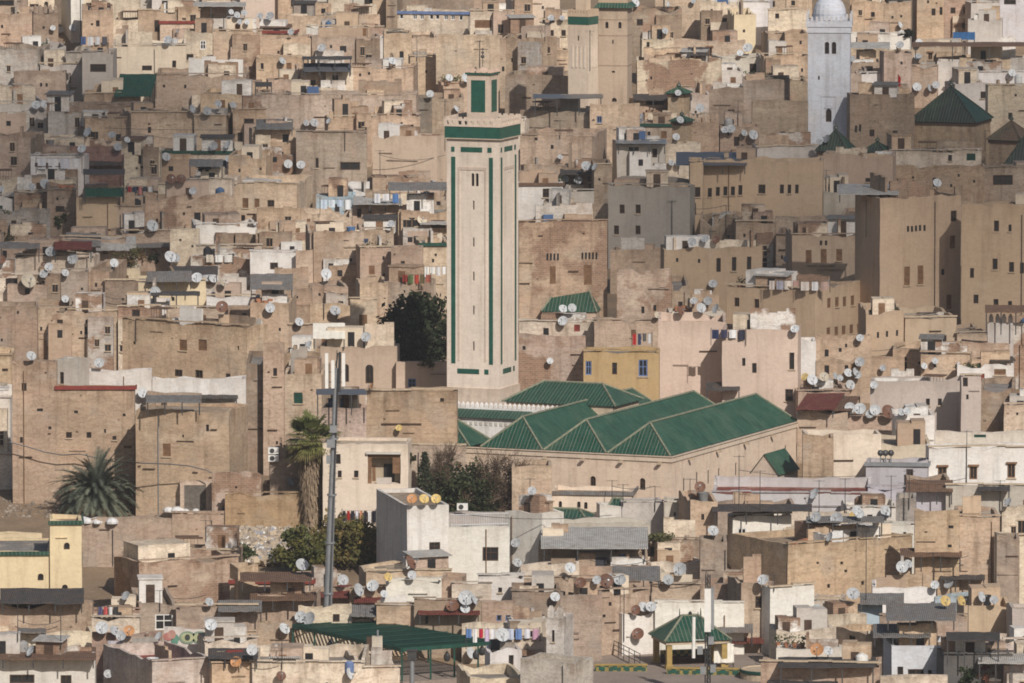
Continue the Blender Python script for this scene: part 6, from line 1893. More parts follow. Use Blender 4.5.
# ------------------------------------------------------------------ sheet roofs, awnings, dishes and roof clutter
ORD = ('first', 'second', 'third', 'fourth', 'fifth', 'sixth', 'seventh', 'eighth', 'ninth', 'tenth')

CAN = []
def can(x0, x1, y0, y1, yf, mat, label, dp=2.6, skew=0, cat='awning', name='awning'):
    CAN.append((x0, x1, y0, y1, yf, mat, label, dp, skew, cat, name))

can(193, 246, 2, 6, 22, 'pale_sheeting', 'long pinkish white awning at the top edge')
can(114, 151, 74, 96, 99, 'green_sheeting', 'big sloping green netting over a yard', 6, 6, 'netting', 'netting')
can(533, 603, 94, 98, 112, 'grey_panel', 'flat grey metal pergola on thin posts', 4, 0, 'pergola', 'roof_pergola')
can(82, 125, 157, 165, 176, 'dark_sheeting', 'dark slatted sheet roof, left side')
can(189, 223, 159, 166, 174, 'grey_sheeting', 'grey tilted sheet roof by two dishes')
can(302, 352, 56, 59, 72, 'dark_sheeting', 'dark framed shade on sand terrace house')
can(304, 351, 63, 71, 73, 'grey_panel', 'grey corrugated strip behind green railing', 2)
can(255, 272, 82, 86, 93, 'dark_sheeting', 'dark lean roof at long blank wall')
can(256, 293, 119, 129, 132, 'grey_sheeting', 'grey sloping slab roof, upper centre left', 4)
can(912, 1030, 42, 46, 60, 'brown_sheeting', 'long rusty brown awning on posts, top right', 4)
can(953, 975, 32, 39, 44, 'blue_tarp', 'blue tarpaulin over a terrace, top right')
can(838, 899, 184, 194, 198, 'pale_sheeting', 'large pale panel canopy behind big tan house', 6)
can(676, 747, 152, 165, 170, 'grey_panel', 'dark blue panel roof right of canopy house', 6)
can(83, 125, 169, 174, 197, 'dark_sheeting', 'black awning above battlement house')
can(84, 124, 188, 196, 199, 'green_sheeting', 'green net screen under black awning', 1.2)
can(66, 101, 232, 246, 252, 'grey_sheeting', 'grey corrugated market roof, left one')
can(96, 136, 236, 250, 256, 'pale_sheeting', 'pale corrugated market roof beside red cloth')
can(130, 176, 238, 247, 254, 'grey_sheeting', 'wide grey corrugated market roof')
can(54, 92, 241, 249, 258, 'red_sheeting', 'dark red stall roof among market roofs')
can(0, 40, 242, 248, 258, 'grey_sheeting', 'grey sheet roof at left edge terrace')
can(147, 192, 271, 281, 285, 'grey_sheeting', 'grey lean roof on long yellow house')
can(170, 218, 266, 274, 279, 'dark_sheeting', 'dark sheet roof behind yellow house')
can(131, 200, 291, 295, 306, 'dark_sheeting', 'flat dark awning in front of yellow house')
can(250, 293, 274, 289, 293, 'grey_sheeting', 'grey pitched sheet roof beside white house', 4)
can(313, 345, 323, 338, 344, 'white_cloth', 'white cloth awning on terrace, centre left')
can(316, 370, 389, 394, 410, 'grey_panel', 'bluish metal awning over arched terrace')
can(796, 834, 393, 409, 413, 'red_sheeting', 'dark red pitched sheet roof right of pink house', 8, 11)
can(834, 852, 396, 410, 413, 'brown_sheeting', 'brown pitched roof beside red roof', 8, 8)
can(906, 953, 480, 491, 499, 'brown_sheeting', 'brown tiled lean roof over dark opening', 2)
can(146, 201, 395, 402, 410, 'grey_sheeting', 'wavy grey sheet roof of roof shed')
can(186, 238, 391, 398, 403, 'dark_sheeting', 'dark flat sheets on ochre house roof')
can(314, 352, 585, 597, 601, 'red_sheeting', 'red sheet roof right of big pole')
can(350, 377, 605, 616, 620, 'grey_sheeting', 'grey sloping sheet roof near pole foot')
can(354, 386, 592, 602, 606, 'red_sheeting', 'red sheet roof below two white dishes')
can(418, 480, 600, 614, 618, 'red_sheeting', 'wide dark red sheet roof, bottom centre', 5)
can(240, 312, 572, 581, 585, 'brown_sheeting', 'brown red tilted roof left of pole', 4)
can(250, 316, 592, 600, 604, 'brown_sheeting', 'brown flat sheet roof left of pole foot')
can(860, 904, 593, 604, 608, 'grey_sheeting', 'grey pitched roof behind pale blue terrace')
can(886, 956, 603, 620, 624, 'grey_sheeting', 'large dark grey pitched roof, lower right', 6)
can(873, 931, 624, 637, 640, 'grey_sheeting', 'grey flat roof above green tiled eave', 5)
can(778, 876, 657, 667, 684, 'dark_cloth', 'dark fabric canopy on poles, bottom right', 3)
can(768, 838, 676, 684, 692, 'dark_cloth', 'dark fabric canopy cut by bottom edge', 3)
can(978, 1030, 653, 663, 680, 'pale_sheeting', 'pale grey awning, bottom right')
can(541, 648, 527, 548, 556, 'pale_sheeting', 'wide pale concrete lean roof behind white dish', 8)
can(612, 660, 566, 580, 584, 'grey_sheeting', 'grey tent roof among dishes', 4)
can(714, 753, 620, 632, 640, 'grey_sheeting', 'grey sheet roof right of green pavilion', 3)
can(732, 764, 632, 643, 648, 'red_sheeting', 'red sheet roof right of green pavilion')
can(714, 734, 644, 662, 668, 'white_cloth', 'white striped awning leaning on pavilion', 1.5)
can(0, 84, 588, 603, 607, 'dark_sheeting', 'dark grey slate roof below yellow house', 6)
can(0, 96, 647, 659, 662, 'brown_sheeting', 'grey brown roof of bottom left white house', 5)
can(18, 46, 628, 632, 640, 'grey_sheeting', 'small grey hatch roof, bottom left')
can(140, 176, 605, 610, 616, 'brown_sheeting', 'brown lean roof above grey gate')
can(218, 262, 600, 611, 616, 'grey_sheeting', 'grey sloping roof near orange dish')
can(208, 258, 648, 658, 662, 'dark_sheeting', 'dark flat roof below iron railing')
can(712, 812, 504, 511, 519, 'dark_sheeting', 'dark beam roof before lavender terrace')
can(900, 962, 548, 556, 566, 'brown_sheeting', 'brown stub roof at tall brick house')
can(940, 985, 570, 579, 586, 'dark_sheeting', 'dark small roof with two dishes')
can(806, 884, 516, 522, 530, 'grey_sheeting', 'grey sheets among white clutter roofs')
can(420, 455, 218, 224, 232, 'pale_sheeting', 'pale lean roof left of minaret shaft')
can(353, 402, 196, 204, 207, 'pale_sheeting', 'long pale roof panel, centre left', 4)
can(388, 447, 182, 190, 196, 'grey_sheeting', 'grey terrace shade left of minaret shaft')
can(633, 692, 94, 100, 107, 'dark_sheeting', 'broken dark roof on cluttered house')
can(706, 740, 382, 390, 394, 'dark_sheeting', 'scrap covered roof behind mosque ridge')
can(688, 709, 47, 55, 60, 'dark_sheeting', 'small black gabled roof on sand house')
can(560, 612, 169, 174, 182, 'dark_sheeting', 'dark sheet roof behind grey plaster block')
can(617, 666, 139, 143, 150, 'galvanised', 'pale canopy slab on grey house')
can(735, 770, 56, 62, 70, 'grey_sheeting', 'grey corrugated roof with red door below')
can(985, 1032, 305, 312, 330, 'brown_sheeting', 'brown wooden awning at right edge')
can(848, 890, 42, 48, 54, 'pale_sheeting', 'pale sheet roof right of minaret dome')
can(978, 1010, 484, 490, 505, 'dark_cloth', 'grey dome tent cloth on yard wall', 2)
can(946, 1000, 632, 640, 660, 'dark_cloth', 'black fabric screen roof, bottom right', 3)

def build_canopies():
    for x0, x1, y0, y1, yf, mat, label, dp, skew, cat, name in CAN:
        p, n, ow = hit((x0 + x1) / 2, yf)
        if p is None: continue
        Y = p.y - (.25 if n.z < .5 else -.1)
        if n.z < .5: Y -= min(dp * .6, 1.0)
        zf = p.z
        f0, f1 = pt(x0, y1, Y), pt(x1, y1, Y)
        b0, b1 = pt(x0 + skew, y0, Y + dp), pt(x1 + skew, y0, Y + dp)
        c = (f0 + f1 + b0 + b1) / 4
        root = empty(name, (c.x, c.y, min(zf, f0.z - .3)), 0, label, cat)
        o = root.location
        m = MB()
        N = 10
        rnd = random.Random(int(x0 * 31 + y0))
        top = []
        for i in range(N + 1):
            t = i / N
            j = Vector((0, rnd.uniform(-.08, .08), rnd.uniform(-.03, .03)))
            top.append((f0.lerp(f1, t) - o + j, b0.lerp(b1, t) - o + Vector((0, 0, rnd.uniform(-.03, .03)))))
        for (a, b), (c2, d) in zip(top, top[1:]):
            dz = Vector((0, 0, -.07))
            m.prism([a + dz, c2 + dz, d + dz, b + dz], [a, c2, d, b])
        sh = m.build('sheet', mat, root)
        register(sh, m, label)
        zz = root.location.z - o.z
        nx = 2 if (x1 - x0) < 45 else 4
        for e, (A, B) in enumerate(((f0, f1), (b0, b1))):
            for i in range(nx):
                q = A.lerp(B, .03 + .94 * i / (nx - 1)) - o
                k = MB(); k.box(q.x - .045, q.x + .045, q.y - .045 + (.12 if e == 0 else -.12), q.y + .045 + (.12 if e == 0 else -.12), -.3, max(.1, q.z - .075)); k.build('post', 'dark_metal', root)

# ---- satellite dishes
DISH = [  # x, y, diameter in picture pixels, colour
(53,28,5),(60,30,6),(73,28,7),(231,12,5),(237,15,6),(244,13,6),(240,22,5),(247,22,5),(178,31,4),(168,40,8),(36,105,8),(44,104,7),(88,132,9),(112,135,7),(119,131,7),(127,140,6),(118,147,8),(82,149,8),
(192,109,8),(207,111,8),(218,104,7),(233,105,6),(214,146,8),(228,145,8),(228,159,6),(166,157,8),(260,16,6),(270,16,8),(291,32,6),(322,48,8),(282,61,7),(392,61,7),(449,78,7),(466,78,9),(430,94,7),(456,109,7),
(306,123,6),(314,123,8),(329,121,6),(288,164,8),(301,165,8),(551,18,6),(562,18,5),(635,3,8),(665,31,6),(748,48,9),(740,53,6),(693,1,5),(667,4,6),(678,93,6),(700,108,8),(680,120,7),(676,137,7),(725,130,7),
(731,129,8),(744,133,6),(753,135,9),(679,163,7),(671,163,6),(586,166,9),(595,167,7),(560,157,5),(900,25,6),(900,45,7),(919,42,6),(918,57,7),(852,59,6),(917,87,8),(929,88,7),(936,85,7),(1012,73,7),(827,139,8),(819,142,6),
(45,184,10),(32,187,7),(1,189,6),(51,252,10),(73,259,10),(44,265,6,'b'),(49,267,8),(44,274,8),(65,273,7),(114,263,8),(170,257,11),(175,258,9),(181,179,9,'b'),(171,179,9,'b'),(193,191,7),(152,226,11),(155,292,10),(65,299,7),
(197,278,10),(207,277,9),(213,278,9),(222,283,8,'c'),(28,281,14,'c'),(222,307,11,'b'),(2,260,8,'b'),(422,220,9,'c'),(391,224,7),(326,274,10),(335,311,10),(299,322,8),(270,308,9),(366,337,9),(565,179,7),(578,180,8),
(692,242,8),(705,239,7),(716,240,7,'b'),(713,284,8),(694,301,7),(708,301,8),(701,308,9),(716,309,9),(680,311,9,'b'),(657,315,6,'c'),(563,309,8),(572,308,8),(563,321,9),(787,259,7),(795,329,8),(860,338,7),(937,183,8),
(31,356,9),(99,363,9),(142,393,9),(290,482,8),(309,345,8),(412,499,9,'o'),(424,499,9,'y'),(436,499,9,'y'),(399,428,6,'y'),(372,386,6,'o'),(532,491,8),(550,361,6),(700,487,10,'b'),
(812,380,10),(824,377,9,'c'),(805,377,7,'y'),(835,376,6),(840,378,6),(848,373,8),(855,372,8),(858,375,7),(850,385,9),(874,385,7),(860,362,9),(924,366,6),(935,361,6),(883,368,6),(850,408,10),(860,409,11),(875,410,10),
(888,412,13,'b'),(870,414,8),(901,412,7),(907,411,7),(815,494,11),(857,511,10),(885,511,10),(1008,502,8),(31,651,11),(126,596,9),(209,602,8),(102,628,12),(114,631,10),(121,636,9),(129,631,10,'o'),(159,636,8),
(108,674,8),(211,625,11),(236,612,7,'o'),(236,662,10,'o'),(252,650,10),(302,565,12),(358,590,12),(373,586,11),(388,577,8,'y'),(410,563,14,'b'),(412,575,8),(376,611,10),(384,594,7),(310,619,13),(301,617,11),(284,629,11),
(349,674,11),(281,676,9,'b'),(466,598,14),(474,600,9),(465,609,9),(453,606,12,'b'),(502,635,13),(470,653,11),(343,580,10),(516,543,9),(517,563,9),(570,568,10),(581,583,10,'b'),(597,580,8),(606,581,13,'b'),(609,578,8),
(620,580,11),(660,574,10,'c'),(668,580,10),(680,569,12),(555,597,9),(643,607,9),(651,607,10),(636,610,9,'b'),(638,634,11,'b'),(713,531,10),(763,580,10),(816,517,10),(837,519,12),(853,516,8,'y'),(860,514,8),(885,514,9),
(830,537,9),(902,567,11),(908,564,8),(935,585,8),(949,584,10),(853,594,12),(945,601,10,'y'),(961,601,10,'y'),(981,597,10),(994,600,8),(817,650,12,'o'),(828,651,9)]
DCOL = dict(w=('white', (.50, .52, .54)), c=('cream', (.60, .53, .42)), y=('yellowish', (.60, .44, .17)), o=('orange', (.50, .25, .11)), b=('rusty brown', (.17, .085, .055)))

def dish_meshes():
    r = MB()
    prof = [(0, 0), (.18, .012), (.34, .048), (.46, .09), (.5, .108), (.505, .10), (.46, .07), (.34, .028), (.18, -.008), (0, -.02)]
    r.lathe(prof, 22)
    a = MB()
    a.tube((0, -.49, .1), (0, -.06, .56), .02, .018, 5)
    a.tube((.3, .3, .08), (0, -.04, .56), .01, .01, 4); a.tube((-.3, .3, .08), (0, -.04, .56), .01, .01, 4)
    l = MB(); l.tube((0, -.05, .50), (0, -.05, .64), .055, .07, 8)
    b = MB(); b.box(-.09, .09, -.14, .14, -.14, -.021)
    return [m for m in (r, a, l, b)]

def build_dishes():
    rnd = random.Random(77)
    R4 = dish_meshes()
    proto = {}
    rows = []
    for q in DISH:
        px, py, dia = q[:3]; c = q[3] if len(q) > 3 else 'w'
        p, n, ow = hit(px, py + dia * .5 + 3.5)
        if p is None: continue
        p2, n2, ow2 = hit(px, py)
        rows.append([px, py, dia, c, p, n, ow])
    # labels: which one on which house
    by = {}
    for r in rows:
        by.setdefault((ref_of(r[6]), r[3]), []).append(r)
    for (ref, c), L in by.items():
        L.sort(key=lambda r: r[0])
        nm = DCOL[c][0]
        for i, r in enumerate(L):
            where = 'on' if r[5].z > .5 else 'before'
            if len(L) == 1: lb = f'{nm} satellite dish {where} {ref}'
            elif i == 0: lb = f'leftmost {nm} dish {where} {ref}'
            elif i == len(L) - 1: lb = f'rightmost {nm} dish {where} {ref}'
            else: lb = f'{ORD[i]} {nm} dish from left {where} {ref}'
            r.append(lb)
    for px, py, dia, c, p, n, ow, lb in rows:
        Y = p.y if n.z > .5 else p.y - .55
        s = S(Y)
        ctr = pt(px, py, Y)
        size = dia / s * 1.12
        root = empty('satellite_dish', (p.x if n.z > .5 else ctr.x, Y, min(p.z, ctr.z - size * .5) if n.z > .5 else ctr.z - size * .45), 0, lb, 'satellite dish', 'satellite dishes on the roofs')
        dz = ctr.z - root.location.z
        az = rnd.uniform(-.35, .5) if rnd.random() < .82 else rnd.choice((-1, 1)) * rnd.uniform(.7, 1.15)
        el = R(rnd.uniform(18, 36))
        ax = Vector((math.sin(az) * math.cos(el), -math.cos(az) * math.cos(el), math.sin(el)))
        rot = ax.to_track_quat('Z', 'Y').to_matrix()
        # local -Y of the dish should point down
        xa = Vector((math.cos(az), math.sin(az), 0)); ya = ax.cross(xa).normalized()
        M3 = Matrix((xa, ya, ax)).transposed()
        f = rnd.uniform(.68, 1.08)
        colr = tuple(v * f for v in DCOL[c][1])
        for mbp, nm, mt, cc in zip(R4, ('reflector', 'feed_arm', 'receiver', 'bracket'), ('dish_paint', 'galvanised', 'galvanised', 'galvanised'), (colr, None, None, None)):
            if dia < 7 and nm == 'bracket': continue
            if nm not in proto:
                o = mbp.build(nm, mt); proto[nm] = o.data
            else:
                o = bpy.data.objects.new(nm, proto[nm]); COL.objects.link(o)
            o.parent = root
            o.matrix_local = Matrix.Translation((0, 0, dz)) @ M3.to_4x4() @ Matrix.Scale(size, 4)
            if cc: o.color = (*cc, 1)
        k = MB()
        back = -ax * size * .1
        if n.z > .5:
            k.tube((0, back.y * 1.2, -.05), (0, back.y * 1.2, dz - .03), .035, .035, 6)
        else:
            k.tube((0, .6, dz - .35), (0, back.y * 1.2, dz - .35), .03, .03, 5); k.tube((0, back.y * 1.2, dz - .36), (0, back.y * 1.2, dz), .035, .035, 6)
        k.build('pole', 'dark_metal', root)
        rs = MB(); rs.obox((0, 0, dz), Vector(xa) * size * .45, ya * size * .45, ax * .02)
        # (dishes are kept out of the look-up surfaces so that they do not stack on one another)

ANT = [(690, 478, 520), (739, 455, 505), (909, 470, 508), (966.5, 430, 482), (530, 478, 512), (612, 480, 505), (623, 484, 505), (655, 486, 510), (18, 600, 640), (61, 603, 648), (103, 288, 310), (136, 318, 340), (324, 282, 318), (866, 530, 600), (933, 552, 588), (968, 602, 640), (651, 572, 600), (624, 588, 640), (445, 100, 150), (590, 30, 70), (480, 40, 70), (545, 22, 40), (826, 170, 190), (866, 200, 236), (774, 575, 590), (819, 480, 512), (845, 478, 512), (891, 475, 515), (904, 482, 520), (738, 100, 125), (417, 36, 60), (206, 520, 540), (282, 640, 668), (252, 655, 690), (160, 590, 610), (70, 85, 100), (1000, 480, 510), (985, 130, 150), (345, 128, 150), (380, 150, 175), (760, 470, 510), (672, 200, 235), (726, 205, 235), (560, 120, 138)]
def build_antennas():
    L = []
    for px, y0, y1 in ANT:
        p, n, ow = hit(px, y1)
        if p is None: continue
        L.append((px, y0, p, n, ow))
    by = {}
    for a in L: by.setdefault(ref_of(a[4]), []).append(a)
    for ref, A in by.items():
        A.sort(key=lambda a: a[0])
        for i, (px, y0, p, n, ow) in enumerate(A):
            lb = f'thin aerial pole rising from {ref}' if len(A) == 1 else f'{ORD[i]} aerial pole from left on {ref}'
            Y = p.y - (.15 if n.z < .5 else 0)
            root = empty('aerial', (p.x, Y, p.z), 0, lb, 'aerial', 'thin aerials on the roofs')
            H = pt(px, y0, Y).z - p.z
            k = MB(); k.tube((0, 0, -.1), (0, 0, H), .035, .025, 5); k.build('pole', 'dark_metal', root)
            k = MB()
            z = H * .97
            k.tube((-.45, 0, z), (.45, 0, z), .018, .018, 4)
            for x in (-.4, -.15, .1, .35): k.tube((x, -.28, z), (x, .28, z), .012, .012, 4)
            k.build('elements', 'dark_metal', root)

LINES = [  # x0, x1, clothes top, foot row, colours, label
 (466, 508, 628, 648, ((.12, .22, .45), (.75, .75, .75), (.45, .03, .06), (.55, .45, .6), (.7, .7, .72), (.6, .35, .42), (.68, .68, .7)), 'line of coloured washing right of green pergola'),
 (424, 447, 266, 288, ((.68, .68, .66), (.72, .72, .7), (.6, .6, .6), (.7, .7, .7)), 'white sheets drying left of minaret shaft'),
 (127, 153, 186, 195, ((.35, .05, .06), (.05, .06, .1), (.5, .2, .2), (.06, .06, .08), (.6, .6, .6)), 'dark and red washing on sand house, left'),
 (342, 376, 510, 528, ((.03, .03, .04), (.35, .03, .03), (.03, .03, .04), (.6, .6, .65), (.5, .25, .15), (.04, .04, .05), (.7, .7, .7), (.02, .02, .03)), 'dark and white washing above bush by white house'),
 (711, 746, 329, 344, ((.03, .04, .09), (.05, .05, .09), (.7, .7, .7), (.04, .04, .06)), 'navy washing on grey roof behind mosque'),
 (36, 82, 158, 172, ((.65, .66, .7), (.7, .7, .72), (.6, .6, .66), (.7, .7, .7)), 'pale sheets drying below dark red parapet'),
 (632, 652, 333, 346, ((.4, .04, .04), (.05, .06, .12), (.1, .1, .1), (.5, .5, .5)), 'washing on terrace above ochre house'),
 (320, 352, 199, 214, ((.5, .58, .68), (.6, .66, .72), (.42, .5, .62), (.66, .68, .7)), 'pale blue sheets hung at blue roof room'),
 (98, 118, 606, 616, ((.1, .1, .2), (.5, .1, .1), (.6, .6, .6), (.05, .05, .05)), 'clothes on brick terrace house, lower left'),
 (506, 540, 628, 640, ((.5, .55, .66), (.15, .25, .5), (.65, .65, .7), (.5, .3, .4)), 'bluish cloths behind stone tower'),
 (80, 108, 36, 46, ((.08, .12, .25), (.66, .66, .68), (.6, .6, .62), (.1, .1, .12)), 'blue and white bundles on grey house roof'),
 (373, 400, 193, 204, ((.6, .62, .66), (.68, .68, .7), (.1, .2, .42)), 'white bundles on broad white roofs'),
 (205, 233, 254, 262, ((.55, .5, .42), (.7, .7, .68), (.65, .63, .6)), 'pale goods on low cream house'),
 (402, 431, 274, 284, ((.2, .04, .03), (.1, .14, .06), (.35, .06, .04), (.12, .1, .05), (.3, .1, .07)), 'row of flowers and cloths on pink tan terrace'),
 (768, 800, 280, 290, ((.5, .45, .42), (.3, .3, .36), (.6, .55, .5), (.4, .25, .22)), 'rag heap on corner house roof, left'),
 (800, 830, 281, 291, ((.55, .5, .46), (.6, .6, .62), (.42, .3, .26)), 'rag heap on corner house roof, right'),
]
def build_laundry():
    for x0, x1, yt, yf, cols, label in LINES:
        p, n, ow = hit((x0 + x1) / 2, yf)
        if p is None: continue
        rnd = random.Random(x0)
        Y = p.y - (.3 if n.z < .5 else 0)
        a, b = pt(x0, yt, Y), pt(x1, yt, Y)
        zf = min(p.z, a.z - .8)
        root = empty('washing_line', ((a.x + b.x) / 2, Y, zf), 0, label, 'washing')
        o = root.location
        L = b.x - a.x; H = a.z - zf
        for sx in (-1, 1):
            k = MB(); k.tube((sx * L / 2, 0, -.1), (sx * L / 2, 0, H + .1), .03, .03, 5); k.build('post', 'dark_metal', root)
        k = MB(); k.tube((-L / 2, 0, H), (0, 0, H - .06), .012, .012, 4); k.tube((0, 0, H - .06), (L / 2, 0, H), .012, .012, 4); k.build('line', 'dark_metal', root)
        nC = len(cols)
        for i, cc in enumerate(cols):
            cx = -L / 2 + L * (i + .5) / nC; wv = L / nC * rnd.uniform(.62, .9); hh = min(H * .85, rnd.uniform(.6, 1.0))
            k = MB(); N = 5
            for j in range(N):
                f = lambda t: (cx - wv / 2 + wv * t, .05 * math.sin(t * 7 + i))
                (xa, ya), (xb, yb) = f(j / N), f((j + 1) / N)
                zt = H - .02 - .05
                k.prism([(xa, ya, zt - hh), (xb, yb, zt - hh), (xb, yb + .03, zt - hh), (xa, ya + .03, zt - hh)], [(xa, ya, zt), (xb, yb, zt), (xb, yb + .03, zt), (xa, ya + .03, zt)])
            k.build('garment', 'cloth', root, color=cc)

# ---- odds and ends on the roofs
def build_clutter():
    rnd = random.Random(21)
    for i, q in enumerate(HS):
        if q['yv'] > 690 and q['yt'] > 672: continue
        if q.get('cat') == 'wall' or q['d'] < 2.2: continue
        root = q['root']; s = q['s']
        w = (q['x1'] - q['x0']) / s / math.cos(q['phi']); d = q['d']
        if w < 2: continue
        H = pt(q['x1'] if q['phi'] < 0 else q['x0'], q['yt'], q['Y']).z - root.location.z
        roof = next(c for c in root.children if c.name.startswith('roof'))
        zr = max(v.co.z for v in roof.data.vertices)
        z0 = root.location.z
        M = world_of(root)
        kinds = ['tank', 'planks', 'shed', 'stair', 'blocks', 'pots', 'cloth', 'chimney', 'cage', 'tub']
        rnd.shuffle(kinds)
        nk = 0 if q.get('bare') else min(3, int(rnd.random() * (1.5 + w / 5)))
        used = []
        if not q.get('bare'):
            if not q.get('novent') and w > 3 and q['yv'] - q['yt'] > 20:
                if w > 3.4 and rnd.random() < .7:      # a wing of another height along part of the front
                    W2 = rnd.uniform(w * .16, w * .3); x = rnd.choice((-1, 1)) * (w / 2 - W2 - rnd.uniform(0, .3)); D2 = rnd.uniform(.3, 1.0); h1 = H + rnd.uniform(-1.0, .55)
                    k = MB(); N = max(2, int(W2 / .4))
                    for i2 in range(N):
                        xa, xb = x - W2 + 2 * W2 * i2 / N, x - W2 + 2 * W2 * (i2 + 1) / N
                        k.box(xa, xb, -d / 2 - D2, -d / 2 - .06, 0, h1 + rnd.uniform(-.14, .1))
                    cc = rnd.choice((PAL['tan'], PAL['sand'], PAL['sand'], PAL['cream'], PAL['pinktan'], PAL['greywhite'], PAL['brown']))
                    an = k.build('wing', rnd.choice(('worn_plaster', 'worn_plaster', 'coursed_earth_wall', 'broken_brick_plaster')), root, color=cc, own=i)
                    for _ in range(rnd.choice((1, 2, 2, 3))):
                        k = MB(); a2, b2 = rnd.uniform(.18, .32), rnd.uniform(.5, .95); xx = x + rnd.uniform(-W2 + .4, W2 - .4); zz = h1 - rnd.uniform(1.3, max(1.5, (q['yv'] - q['yt']) / s))
                        k.box(xx - a2, xx + a2, -d / 2 - D2 - .02, -d / 2 - D2 - .003, zz, zz + b2); k.box(xx - a2 - .06, xx + a2 + .06, -d / 2 - D2 - .12, -d / 2 - D2 - .004, zz - .1, zz - .03, 1); k.box(xx - a2 - .06, xx + a2 + .06, -d / 2 - D2 - .07, -d / 2 - D2 - .004, zz + b2 + .01, zz + b2 + .1, 1); k.box(xx - .03, xx + .03, -d / 2 - D2 - .04, -d / 2 - D2 - .021, zz, zz + b2, 2); k.build('window', ['dark_pane', 'mortar', 'wood_brown'], an)
                for _ in range(rnd.choice((0, 1, 1, 2))):      # additions built against the front
                    W2 = rnd.uniform(.9, max(1.0, w * .28)); x = rnd.uniform(-w / 2 + W2, w / 2 - W2) if w > 2 * W2 else 0
                    vis = (q['yv'] - q['yt']) / s
                    h1 = max(.6, H - vis * rnd.uniform(.3, .85)); D2 = rnd.uniform(.5, 1.3)
                    k = MB(); N = max(2, int(W2 / .45)); prev = None
                    for i2 in range(N):
                        xa, xb = x - W2 + 2 * W2 * i2 / N, x - W2 + 2 * W2 * (i2 + 1) / N
                        k.box(xa, xb, -d / 2 - D2, -d / 2 - .06, 0, h1 + rnd.uniform(-.16, .12))
                    cc = rnd.choice((PAL['tan'], PAL['sand'], PAL['cream'], PAL['white'], PAL['brown'], PAL['pinktan'], PAL['greywhite']))
                    an = k.build('annexe', rnd.choice(('worn_plaster', 'worn_plaster', 'whitewash', 'broken_brick_plaster')), root, color=cc, own=i)
                    if W2 > .8:
                        k = MB(); zz = h1 - rnd.uniform(.9, 1.5); xx = x + rnd.uniform(-W2 * .5, W2 * .5)
                        k.box(xx - .22, xx + .22, -d / 2 - D2 - .03, -d / 2 - D2 - .003, zz, zz + rnd.uniform(.4, .7)); k.build('window', 'dark_pane', an)
            for _ in range(rnd.choice((0, 1, 1, 2, 2)) if w > 3 else 0):  # rooms raised on the roof
                W2 = rnd.uniform(.8, min(2.2, w * .3)); D2 = rnd.uniform(.7, max(.8, min(1.6, d * .3))); x = rnd.uniform(-w / 2 + W2 + .2, w / 2 - W2 - .2); y = min(d / 2 - D2 - .1, -d / 2 + D2 + rnd.uniform(.4, 2.5)); h1 = rnd.uniform(.9, 2.0)
                k = MB(); N = max(2, int(W2 / .45))
                for i2 in range(N):
                    xa, xb = x - W2 + 2 * W2 * i2 / N, x - W2 + 2 * W2 * (i2 + 1) / N
                    k.box(xa, xb, y - D2, y + D2, -.1, h1 + rnd.uniform(-.12, .1))
                cc = rnd.choice((PAL['tan'], PAL['sand'], PAL['cream'], PAL['white'], PAL['white'], PAL['pinktan'], PAL['greywhite'], PAL['cream']))
                an = k.build('roof_room', rnd.choice(('worn_plaster', 'whitewash', 'broken_brick_plaster')), root, (0, 0, zr), color=cc, own=i)
                k = MB(); xx = x + rnd.uniform(-W2 * .4, W2 * .4); k.box(xx - .28, xx + .28, y - D2 - .03, y - D2 - .003, .02, h1 * rnd.uniform(.55, .8)); k.build(rnd.choice(('door', 'window')), rnd.choice(('dark_pane', 'dark_pane', 'wood_dark', 'wood_brown')), an)
            for _ in range(int(rnd.random() * (2.4 + w / 3.2))):     # low walls dividing the roof terrace
                along = rnd.random() < .62
                L2 = rnd.uniform(.6, min(3.2, w * .4)) if along else rnd.uniform(.5, min(1.6, d * .35))
                x = rnd.uniform(-w / 2 + .5, w / 2 - .5); y = rnd.uniform(-d / 2 + .6, min(d / 2 - .4, -d / 2 + 5))
                hh = rnd.choice((.5, .8, 1.0, 1.3, 1.7, 2.1)) * rnd.uniform(.85, 1.1)
                xa, xb, ya, yb = (max(x - L2, -w / 2 + .3), min(x + L2, w / 2 - .3), y - .11, y + .11) if along else (x - .11, x + .11, max(y - L2, -d / 2 + .3), min(y + L2, d / 2 - .3))
                k = MB(); N = max(1, int((xb - xa + yb - ya) / .7))
                for i2 in range(N):
                    t0, t1 = i2 / N, (i2 + 1) / N
                    hz = hh * (1 + rnd.uniform(-.12, .08))
                    if along: k.box(xa + (xb - xa) * t0, xa + (xb - xa) * t1, ya, yb, -.05, hz)
                    else: k.box(xa, xb, ya + (yb - ya) * t0, ya + (yb - ya) * t1, -.05, hz)
                k.build('partition_wall', rnd.choice(('worn_plaster', 'worn_plaster', 'whitewash', 'broken_brick_plaster')), root, (0, 0, zr), color=rnd.choice((PAL['tan'], PAL['brown'], PAL['sand'], PAL['cream'], PAL['white'], PAL['greywhite'], PAL['grey'])), own=i)
